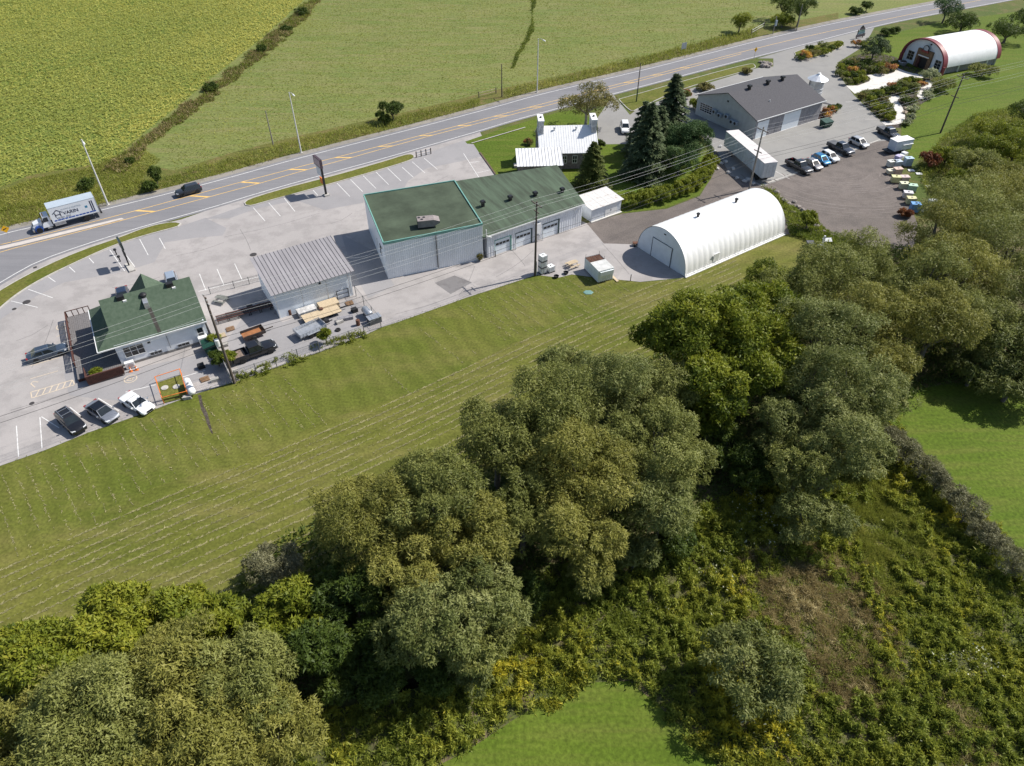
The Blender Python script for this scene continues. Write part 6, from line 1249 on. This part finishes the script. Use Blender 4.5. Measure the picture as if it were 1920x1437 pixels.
for (u, v, r, H) in ((1880, 640, 70, 8), (1830, 690, 48, 5), (1900, 720, 48, 5), (1960, 660, 70, 8)): broadleaf('shade_tree', 'dark shaded tree bordering the east lawn', 'tree', u, v, r, H, L_WIL3, 8000, .36, .08, 'trees bordering the east lawn', .3, 9, .85, base=.33)
for i, (u, v) in enumerate(((1672, 820), (1700, 848), (1730, 878), (1758, 905), (1786, 932), (1812, 962), (1838, 990), (1862, 1012), (1905, 1062))): broadleaf('grey_shrub', 'bare looking grey shrub in the hedge along the east lawn', 'shrub', u, v, 26 + (i % 3) * 3, 3.0, L_GRY, 3600, .30, .03, 'grey hedge shrubs', -.2, 7, .8, up=.6)
for i, (u, v, r, H, m) in enumerate(((1100, 1075, 45, 4, L_WIL), (1190, 1040, 48, 4.5, L_WIL3), (1260, 1010, 40, 4, L_DRK), (960, 1150, 40, 4, L_WIL), (985, 1110, 40, 4, L_DRK), (880, 1255, 45, 4, L_WIL3), (810, 1275, 40, 3.5, L_DRK), (720, 1290, 45, 4, L_DRK), (640, 1290, 40, 3.5, L_DRK), (1370, 840, 55, 6, L_DRK), (1330, 790, 50, 7, L_MAP), (1410, 880, 45, 5, L_DRK), (1660, 745, 40, 4, L_WIL3), (1630, 850, 40, 4, L_WIL3))):
    broadleaf('understory_shrub', ('grey green', 'silvery', 'dark green', 'yellow green')[(L_WIL, L_WIL3, L_DRK, L_MAP).index(m)] + ' understory shrub filling the shade below the willows', 'shrub', u, v, r, H, m, 6500, .32, .075, 'understory shrubs below the willows', .3, 9, .9)
# ---- trees by the house and road
def conifer(name, label, u, v, H, r, m, n, L=.5, W=.10, dense=1.0):
    c = gp(u, v); T = thing(name, label, 'tree', (c.x, c.y, 0)); nb = int(H * 7 * dense); P = []; A = []; Bv = []; tt = []
    per = max(4, n // nb)
    for i in range(nb):
        f = (i + .5) / nb; z = H * (.06 + .94 * f); R_ = r * (1 - f) ** .75 * random.uniform(.75, 1.12) + .12; a = i * 2.399 + random.uniform(-.3, .3)
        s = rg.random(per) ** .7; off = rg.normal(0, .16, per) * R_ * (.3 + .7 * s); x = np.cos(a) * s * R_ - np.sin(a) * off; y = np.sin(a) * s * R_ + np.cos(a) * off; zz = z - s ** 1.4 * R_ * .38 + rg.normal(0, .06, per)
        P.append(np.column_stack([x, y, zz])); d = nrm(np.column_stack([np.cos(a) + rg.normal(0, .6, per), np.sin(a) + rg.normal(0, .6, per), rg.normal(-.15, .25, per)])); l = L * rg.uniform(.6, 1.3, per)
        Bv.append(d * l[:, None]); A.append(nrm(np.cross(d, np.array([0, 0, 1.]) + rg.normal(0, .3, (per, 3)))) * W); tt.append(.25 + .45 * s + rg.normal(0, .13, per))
    P = np.concatenate(P); k = P[:, 2] > .05; quads('foliage', P[k], np.concatenate(A)[k], np.concatenate(Bv)[k], np.concatenate(tt)[k], m, None, T)
    MB().tube([(0, 0, 0), (0, 0, H * .5), (0, 0, H * .97)], [.22, .13, .02], 8).build('trunk', m_bark, T, 60); return T
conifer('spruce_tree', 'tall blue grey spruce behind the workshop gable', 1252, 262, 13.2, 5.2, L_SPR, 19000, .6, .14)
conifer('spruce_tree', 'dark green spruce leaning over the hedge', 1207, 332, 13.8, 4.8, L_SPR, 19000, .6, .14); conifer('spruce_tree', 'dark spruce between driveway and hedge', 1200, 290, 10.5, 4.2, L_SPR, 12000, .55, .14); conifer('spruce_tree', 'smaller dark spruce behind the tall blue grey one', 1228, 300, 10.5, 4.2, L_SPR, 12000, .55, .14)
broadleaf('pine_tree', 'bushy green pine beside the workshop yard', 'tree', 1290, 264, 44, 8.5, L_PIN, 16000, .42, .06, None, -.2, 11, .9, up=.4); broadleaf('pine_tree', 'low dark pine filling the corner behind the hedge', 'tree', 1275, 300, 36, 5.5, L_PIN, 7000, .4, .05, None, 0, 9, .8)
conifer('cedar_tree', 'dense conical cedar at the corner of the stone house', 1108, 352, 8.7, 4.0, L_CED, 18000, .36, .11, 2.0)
broadleaf('birch_tree', 'loose autumn tinted birch between house and highway', 'tree', 1100, 196, 44, 8.5, L_BIR, 6500, .36, .09, None, .35, 11, .8, bark=m_barkp, spread=.75)
hed = smoothline(gpl([(1168, 392), (1230, 384), (1290, 364), (1322, 340), (1332, 312)]), .55, 2); T = thing('cedar_hedge', 'clipped bright green cedar hedge curving round the house garden', 'hedge', (0, 0, 0)); lob = []
for i, p in enumerate(hed): lob.append((p.x, p.y + .6, 1.15 + random.uniform(-.1, .15), 1.35, 1.35, 1.2))
P, A, Bv, t = leaves_on(lob, 40000, .26, .075, 0, 7, .07, .5, up=.4); k = P[:, 2] > .05; quads('foliage', P[k], A[k], Bv[k], t[k], L_YEL, None, T)
mb = MB()
for p in hed[::2]: mb.tube([(p.x, p.y + .4, 0), (p.x, p.y + .4, 1.6)], [.06, .02], 5)
mb.build('stems', m_bark, T)['kind'] = 'stuff'
SH = [(735, 208, 22, 4.0, L_DRK, 'dark roadside bush beside tall grass'), (718, 222, 16, 2.2, L_DRK, 'low bush at the foot of the dark roadside bush'), (290, 330, 14, 3.2, L_DRK, 'small leafy tree above the grey crossover'), (280, 350, 14, 1.5, L_DRK, 'low round bush beside the small leafy tree'), (163, 346, 15, 2.0, L_DRK, 'round bush behind the truck and street lamp'), (1388, 42, 20, 5.0, L_YEL, 'thin yellow green sapling by the white pole gate'), (1470, 12, 26, 6.5, L_DRK, 'dark tree beside the slim grey pole'), (1502, 18, 24, 8, L_DRK, 'leaning dark tree at the highway edge'), (1468, 40, 20, 3, L_MAP, 'bushy undergrowth beside the equipment box'), (1626, 12, 10, 2.5, L_DRK, 'small dark shrub on the far verge'), (1605, 22, 12, 1.4, L_DRK, 'low shrub on the far verge'),
      (1775, 20, 22, 6, L_PIN, 'dark conifer beyond the barn lawn'), (1640, 92, 24, 5.5, L_SPR, 'big dark bush in the garden before the barn shop'), (1805, 45, 28, 4.5, L_DRK, 'broad dark bush behind the barn roof'), (1890, 60, 30, 5, L_DRK, 'broad dark bush beside the barn rear trim'), (1925, 40, 24, 4, L_DRK, 'dark bush at the edge of the barn lawn'), (1665, 60, 11, 1.8, L_DRK, 'round shrub on the barn lawn'), (1680, 57, 7, 1.4, L_DRK, 'smaller round shrub on the barn lawn'), (1843, 134, 20, 2.2, L_WIL, 'feathery grey bush on the lawn below the barn'), (1765, 160, 20, 2.4, L_WIL, 'feathery bush beside the white stepping path'), (1745, 142, 14, 1.8, L_WHT, 'pale flowering bush at the barn front corner'), (1515, 412, 18, 3.4, L_YEL, 'bright green bush at the end of the hoop shelter'), (1745, 300, 17, 3.0, L_RED, 'dark red bush behind the hive boxes'),
      (1775, 295, 26, 3.4, L_MAP, 'olive bush beside the dark red bush'), (1865, 285, 40, 4.5, L_YEL, 'golden green bush in the rough beyond the hives'), (1900, 330, 34, 4, L_WIL, 'grey bush in the rough beyond the hives'), (1800, 340, 30, 3.5, L_MAP, 'olive thicket bush above the willow'), (1920, 250, 28, 3.5, L_YEL, 'yellowish bush at the far edge of the rough'), (1850, 250, 34, 4.5, L_YEL, 'tall yellow green bush beside the golden one in the rough'), (1905, 285, 44, 6, L_MAP, 'big olive bush at the outer edge of the rough'), (1830, 310, 40, 5, L_WIL, 'broad grey green bush amid the rough'), (1880, 345, 46, 6, L_WIL2, 'broad brownish bush above the overhanging willows'), (1785, 370, 34, 4.5, L_WIL, 'loose grey green bush behind the hive lids'), (1935, 215, 34, 5, L_DRK, 'dark bush where the rough meets the barn lawn'), (1700, 400, 12, 1.2, L_RED, 'small brown bush among the hive boxes'), (180, 700, 9, 1.1, L_YEL, 'small green weed bush below the ramp'),
      (406, 672, 14, 2.4, L_DRK, 'leafy vine bush on the plank fence'), (402, 640, 12, 2.0, L_MAP, 'green shrub behind the dumpster'), (428, 670, 12, 2.6, L_YEL, 'bright vine climbing by the yard pole'), (608, 628, 15, 2.6, L_YEL, 'bright green sapling at the yard fence'), (822, 492, 6, .8, L_MAP, 'weed tuft at the foot of the steel hall'), (838, 490, 5, .7, L_DRK, 'darker weed tuft at the foot of the steel hall'), (900, 483, 5, 1.0, L_BIR, 'dry weed at the garage corner'),
      (990, 266, 8, 1.2, L_FLW, 'round flowering bush by the stone house'), (1125, 270, 9, 1.4, L_DRK, 'round bush at the house end of the driveway'), (1305, 195, 14, 2.0, L_MAP, 'olive shrub behind the workshop corner'), (1285, 178, 12, 1.6, L_FLW, 'reddish shrub at the workshop back'), (1322, 165, 14, 1.2, L_BIR, 'dry ornamental grass behind the workshop'), (1400, 134, 10, 1.0, L_BIR, 'tan ornamental grass at the workshop ridge'), (395, 165, 13, 1.5, L_DRK, 'round dark bush in the field ditch'), (490, 92, 9, 1.2, L_DRK, 'grey green bush in the field ditch'), (568, 24, 13, 1.5, L_DRK, 'long bush in the far field ditch'), (536, 55, 9, 1.0, L_DRK, 'low bush in the far field ditch'), (245, 302, 8, .9, L_DRK, 'small dark ditch bush above the lamp')]
for i, (u, v, r, H, m, lb) in enumerate(SH):
    broadleaf('roadside_tree' if H >= 5 else 'bush', lb, 'tree' if H >= 5 else 'bush', u, v, r, H, m, int(1500 + 2600 * (r / 20) ** 1.3), .30 + (.1 if v < 120 else 0), .08, None, .1, 7, .9, base=.5)
GS = [(1580, 128, 0), (1590, 120, 1), (1600, 117, 2), (1575, 138, 3), (1588, 142, 0), (1598, 132, 4), (1600, 143, 1), (1612, 138, 0), (1615, 126, 1), (1590, 152, 3), (1606, 152, 0), (1618, 147, 0), (1625, 118, 1), (1650, 125, 0), (1662, 122, 2), (1672, 126, 4), (1630, 130, 3), (1642, 131, 1), (1655, 133, 2), (1615, 182, 2), (1625, 176, 3), (1632, 188, 0), (1640, 180, 1), (1648, 174, 0), (1655, 186, 2), (1640, 198, 0), (1650, 205, 0), (1660, 212, 0), (1655, 196, 1), (1665, 202, 3), (1672, 214, 0), (1668, 222, 0), (1663, 168, 1), (1672, 162, 4), (1680, 168, 1), (1690, 160, 3), (1700, 153, 0), (1712, 150, 1), (1722, 153, 0), (1705, 162, 3), (1716, 165, 3), (1700, 172, 1), (1690, 172, 0), (1728, 160, 4), (1705, 190, 1), (1695, 186, 3), (1712, 205, 5), (1708, 220, 5), (1700, 230, 5), (1742, 172, 5), (1738, 180, 5), (1500, 108, 1), (1512, 104, 4), (1525, 100, 2), (1535, 95, 0), (1548, 97, 0), (1560, 90, 1), (1572, 84, 0), (1520, 92, 1), (1545, 86, 3), (1556, 207, 6), (1562, 205, 0), (1550, 213, 6), (1570, 203, 1), (1606, 82, 4), (1618, 84, 0)]
GK = [(L_YEL, 'green leafy'), (L_DRK, 'dark green'), (L_BIR, 'brown tinted'), (L_WIL3, 'grey leaved'), (L_FLW, 'red and gold flowering'), (L_WHT, 'white flowering'), (L_FLW, 'gold flowering')]
for (u, v, k) in GS:
    where = 'on the planted roadside island' if u < 1580 and v < 115 else 'by the workshop porch' if u < 1575 else 'at the shop sign' if v < 90 else 'in the garden bed above the white path' if v < 155 and u < 1680 else 'in the garden bed below the white path'
    broadleaf('garden_shrub', GK[k][1] + ' shrub ' + where, 'shrub', u, v, random.uniform(7.5, 11.5), random.uniform(1.0, 1.8), GK[k][0], 1100, .28, .08, 'garden shrubs ' + where, 0, 5, .9, up=.3, base=.75 if k in (4, 6) else .5)
# ---- ground cover nobody could count
def cover(name, label, poly, n, m, h, L, W, tintf, hs=3.0, up=1.0, hmin=.15, avoid=(), thr=None, clump=None, rag=0., flat=False):
    w = [(p.x, p.y) for p in gpl(poly)]; xs = [p[0] for p in w]; ys = [p[1] for p in w]
    if clump:                                                             # plants grow in tufts
        nc = int((max(xs) - min(xs)) * (max(ys) - min(ys)) / clump ** 2) + 1; cx = rg.uniform(min(xs), max(xs), nc); cy = rg.uniform(min(ys), max(ys), nc); ch = rg.uniform(.6, 1.25, nc)
        ci = rg.integers(0, nc, n * 4); ox, oy = rg.normal(0, clump * .33, (2, n * 4)); x = cx[ci] + ox; y = cy[ci] + oy; chh = ch[ci] * np.exp(-(ox ** 2 + oy ** 2) / (clump * .75) ** 2)
    else: x = rg.uniform(min(xs), max(xs), n * 3); y = rg.uniform(min(ys), max(ys), n * 3); chh = np.ones(n * 3)
    tx, ty = (cx[ci], cy[ci]) if clump else (x, y)
    if rag: tx, ty = tx + (fbm(x, y, 3.5, 80) - .5) * rag * 2, ty + (fbm(x, y, 3.5, 85) - .5) * rag * 2
    k = inpoly(tx, ty, w)
    for a in avoid: k &= ~inpoly(tx, ty, [(p.x, p.y) for p in gpl(a)])
    if thr: k &= fbm(x, y, thr[0], thr[2]) > thr[1] + rg.normal(0, .03, len(x))
    ins = k & ((np.abs(x) < (y * .75 + 45) * .85))        # the strip the place shows
    x = x[ins][:n]; y = y[ins][:n]; chh = chh[ins][:n]; n = len(x)
    hh = hmin + (h - hmin) * np.clip((fbm(x, y, hs, 4) - .25) * 2, 0, 1)
    hh = hh * chh
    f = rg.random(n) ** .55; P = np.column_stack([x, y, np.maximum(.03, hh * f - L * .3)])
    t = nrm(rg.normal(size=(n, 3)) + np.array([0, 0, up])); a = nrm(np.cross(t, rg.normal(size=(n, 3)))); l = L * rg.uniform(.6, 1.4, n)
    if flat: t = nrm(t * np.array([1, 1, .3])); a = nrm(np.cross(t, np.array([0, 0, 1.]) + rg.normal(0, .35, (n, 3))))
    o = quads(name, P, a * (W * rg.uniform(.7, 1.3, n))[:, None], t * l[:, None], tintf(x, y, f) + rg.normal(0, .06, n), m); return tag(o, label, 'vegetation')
MEADV = [(540, 1437), (580, 1352), (660, 1338), (760, 1322), (850, 1288), (905, 1245), (975, 1165), (1010, 1080), (1180, 1020), (1320, 950), (1430, 900), (1560, 880), (1650, 800), (1690, 820), (1760, 880), (1860, 1005), (1930, 1060), (2000, 1200), (1990, 1500), (1800, 1520), (1380, 1520), (1345, 1437), (1300, 1382), (1232, 1322), (1180, 1277), (1115, 1280), (1040, 1302), (960, 1352), (880, 1405), (820, 1437), (760, 1500), (560, 1500)]
BRN = [(1370, 1060), (1480, 1020), (1570, 1030), (1660, 1120), (1690, 1230), (1670, 1350), (1580, 1390), (1505, 1310), (1490, 1200), (1390, 1150)]
RDS = [(1575, 905), (1640, 880), (1700, 940), (1750, 1030), (1700, 1090), (1640, 1180), (1600, 1130), (1580, 1020)]
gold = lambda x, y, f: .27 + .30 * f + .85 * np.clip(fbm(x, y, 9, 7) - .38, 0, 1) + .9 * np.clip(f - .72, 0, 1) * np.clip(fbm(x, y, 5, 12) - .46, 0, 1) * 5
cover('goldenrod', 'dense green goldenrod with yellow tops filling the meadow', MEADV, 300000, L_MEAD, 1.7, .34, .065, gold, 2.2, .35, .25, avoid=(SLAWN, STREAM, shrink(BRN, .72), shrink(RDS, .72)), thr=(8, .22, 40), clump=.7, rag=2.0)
cover('dry_meadow_grass', 'brown flattened dry grass in the middle of the meadow', BRN, 75000, L_DRY, .9, .55, .026, lambda x, y, f: .12 + .75 * fbm(x, y, 4, 20) + .2 * f, 2.0, .15, .12, rag=4, clump=.9)
cover('dry_meadow_grass', 'pale dry grass patch at the lower meadow edge', [(1760, 1290), (1810, 1270), (1830, 1340), (1850, 1437), (1900, 1500), (1780, 1500), (1770, 1400)], 9000, L_DRY, .7, .6, .02, lambda x, y, f: .45 + .3 * fbm(x, y, 3, 21) + .2 * f, 2.0, .3, .1, rag=3)
cover('meadow_reeds', 'grey green long grass sweeping down the meadow', RDS, 55000, L_TALL, .9, .6, .03, lambda x, y, f: .30 + .6 * fbm(x, y, 4, 22) + .2 * f, 2.5, .2, .15, rag=4, clump=1.0)
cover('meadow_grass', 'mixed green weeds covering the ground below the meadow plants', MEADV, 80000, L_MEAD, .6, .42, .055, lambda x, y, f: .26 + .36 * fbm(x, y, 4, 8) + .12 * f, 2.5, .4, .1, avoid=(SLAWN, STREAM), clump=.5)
cover('meadow_grass', 'sparse green weeds mixed into the dry grass patches', BRN, 14000, L_MEAD, .9, .4, .06, lambda x, y, f: .3 + .35 * fbm(x, y, 4, 8), 2, .4, .1, thr=(4, .5, 75), clump=.6, rag=4)
cover('aster_patches', 'white flowering aster patches scattered through the meadow', MEADV, 9000, L_WHT, 1.5, .22, .07, lambda x, y, f: .35 + .5 * f, 2.0, .8, .8, avoid=(SLAWN, BRN), thr=(5, .66, 60))
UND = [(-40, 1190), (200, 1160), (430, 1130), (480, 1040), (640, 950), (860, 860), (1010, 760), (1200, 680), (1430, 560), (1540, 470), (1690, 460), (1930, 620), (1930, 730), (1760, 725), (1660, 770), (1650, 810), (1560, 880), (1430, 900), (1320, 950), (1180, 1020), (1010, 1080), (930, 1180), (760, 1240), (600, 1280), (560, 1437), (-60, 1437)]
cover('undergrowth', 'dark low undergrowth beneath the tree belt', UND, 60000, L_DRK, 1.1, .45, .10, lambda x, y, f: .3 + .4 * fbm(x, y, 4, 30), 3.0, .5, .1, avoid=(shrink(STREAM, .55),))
ROUGH = [(1720, 310), (1770, 255), (1830, 215), (1960, 190), (1960, 420), (1850, 380), (1760, 400), (1730, 350)]
cover('rough_grass', 'pale rough grass beyond the hive boxes', ROUGH, 30000, L_TALL, 1.0, .6, .06, lambda x, y, f: .3 + .7 * fbm(x, y, 6, 35), 4.0, .6, .2)
cover('yard_weeds', 'weedy growth between the hoop shelter end and the gravel yard', [(1425, 352), (1450, 358), (1480, 385), (1520, 410), (1560, 440), (1600, 452), (1620, 470), (1530, 460), (1480, 440), (1472, 410), (1450, 375)], 9000, L_MEAD, .9, .4, .06, lambda x, y, f: .2 + .5 * fbm(x, y, 2, 36), 1.5, .8, .15)
cover('fence_weeds', 'tangled weeds growing along the chain link yard fence', [(446, 722), (520, 696), (600, 668), (690, 636), (680, 622), (640, 632), (600, 645), (560, 660), (520, 676), (480, 690), (445, 704)], 8000, L_MEAD, 1.1, .30, .06, lambda x, y, f: .25 + .5 * fbm(x, y, 2.5, 38) + .1 * f, 1.2, .7, .1, thr=(1.6, .50, 39), clump=.35)
VG = [(-60, 452), (0, 432), (60, 416), (200, 384), (260, 366), (327, 349), (440, 321), (560, 287), (783, 231), (900, 200), (900, 188), (783, 212), (700, 232), (560, 262), (440, 296), (327, 330), (230, 345), (100, 375), (0, 395), (-60, 410)]
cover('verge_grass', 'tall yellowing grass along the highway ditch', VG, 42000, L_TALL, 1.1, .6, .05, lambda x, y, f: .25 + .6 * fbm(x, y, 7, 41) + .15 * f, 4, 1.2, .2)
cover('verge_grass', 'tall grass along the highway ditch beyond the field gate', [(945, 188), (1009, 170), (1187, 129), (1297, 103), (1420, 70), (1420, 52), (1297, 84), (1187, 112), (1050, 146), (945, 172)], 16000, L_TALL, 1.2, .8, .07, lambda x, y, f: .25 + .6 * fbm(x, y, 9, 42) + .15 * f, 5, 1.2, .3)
cover('verge_grass', 'yellow grass slope between crop field and highway', [(-60, 395), (0, 360), (60, 336), (160, 318), (260, 275), (300, 300), (260, 345), (150, 370), (0, 400)], 14000, L_TALL, .5, .5, .05, lambda x, y, f: .45 + .5 * fbm(x, y, 8, 43), 6, .8, .1)
DT = [(190, 322), (270, 258), (330, 212), (395, 160), (490, 85), (570, 10), (600, -20), (612, -10), (590, 18), (505, 95), (410, 175), (345, 228), (285, 275), (230, 325)]
cover('ditch_growth', 'brownish weeds along the ditch between crop and pasture', DT, 22000, L_DRY, .9, .6, .07, lambda x, y, f: .3 + .45 * fbm(x, y, 6, 45), 5, .8, .15, rag=2.5); cover('ditch_growth', 'green weeds along the ditch between crop and pasture', DT, 16000, L_TALL, 1.0, .6, .09, lambda x, y, f: .05 + .6 * fbm(x, y, 6, 46), 6, .8, .1, rag=3)
cover('ditch_growth', 'narrow line of weeds across the far pasture', [(994, -8), (1008, -8), (990, 60), (970, 100), (955, 130), (962, 128), (978, 98), (1000, 58)], 6000, L_TALL, .7, .6, .09, lambda x, y, f: .0 + .6 * fbm(x, y, 6, 47), 5, .8, .1, rag=.8)
edge = [(p.x, p.y) for p in gpl([(215, 298), (270, 250), (330, 203), (395, 148), (490, 73), (575, -4)])]
def cropt(x, y, f):
    d = np.full(len(x), 1e9)
    for (ax, ay), (bx, by) in zip(edge, edge[1:]):
        tt = np.clip(((x - ax) * (bx - ax) + (y - ay) * (by - ay)) / ((bx - ax) ** 2 + (by - ay) ** 2), 0, 1); d = np.minimum(d, np.hypot(x - ax - tt * (bx - ax), y - ay - tt * (by - ay)))
    rx = (x * math.cos(fang) + y * math.sin(fang)) * .09; ry = -x * math.sin(fang) + y * math.cos(fang)
    return .30 + .22 * (fbm(rx, ry, 3.5, 90) - .5) + .42 * fbm(x, y, 26, 50) + .16 * fbm(x, y, 5, 53) + .34 * np.exp(-d / 9) * (.5 + fbm(x, y, 8, 55)) + .12 * np.clip((y - 190) / 60, 0, 1.2)
cover('crop_plants', 'broad field of yellowing green crop plants', CROP[:-2] + [(250, -60), (-60, -60)], 130000, L_CROP, .7, .52, .15, cropt, 12, .1, .5, flat=True)
cover('pasture_tufts', 'tufty grass all over the pasture beyond the highway', [(330, 320), (440, 285), (560, 255), (783, 205), (934, 168), (1050, 142), (1187, 112), (1300, 84), (1437, 50), (1500, 20), (1480, -30), (640, -30), (600, 0), (500, 98), (400, 185), (300, 275)], 45000, L_TALL, .3, .45, .08, lambda x, y, f: .34 + .5 * fbm(x, y, 10, 58) + .15 * fbm(x, y, 2.2, 61), 3, .5, .08, thr=(2.6, .36, 70), flat=True)
cover('garden_cover', 'low mixed plants filling the garden bed around the white paths', GARD, 16000, L_MEAD, .6, .28, .06, lambda x, y, f: .2 + .5 * fbm(x, y, 4, 99), 1.5, .6, .1, avoid=(PATH, [(1668, 176), (1712, 178), (1712, 190), (1695, 195), (1698, 230), (1680, 240), (1650, 240), (1650, 228), (1678, 224), (1670, 195)], [(1722, 150), (1750, 148), (1740, 190), (1722, 190)]), clump=.7)
ED = [(0, 875), (83, 846), (167, 812), (231, 790), (290, 769), (367, 740), (444, 716), (517, 690), (600, 661), (684, 630), (747, 605), (873, 560), (932, 541), (1005, 517)]
cover('edge_tufts', 'ragged grass tufts along the edge of the pale lot', [(u, v - 3.5) for u, v in ED] + [(u, v + 3) for u, v in ED[::-1]], 9000, L_TALL, .16, .2, .04, lambda x, y, f: .1 + .5 * fbm(x, y, 3, 95), 1.5, .8, .05, thr=(1.2, .42, 96), rag=.5)
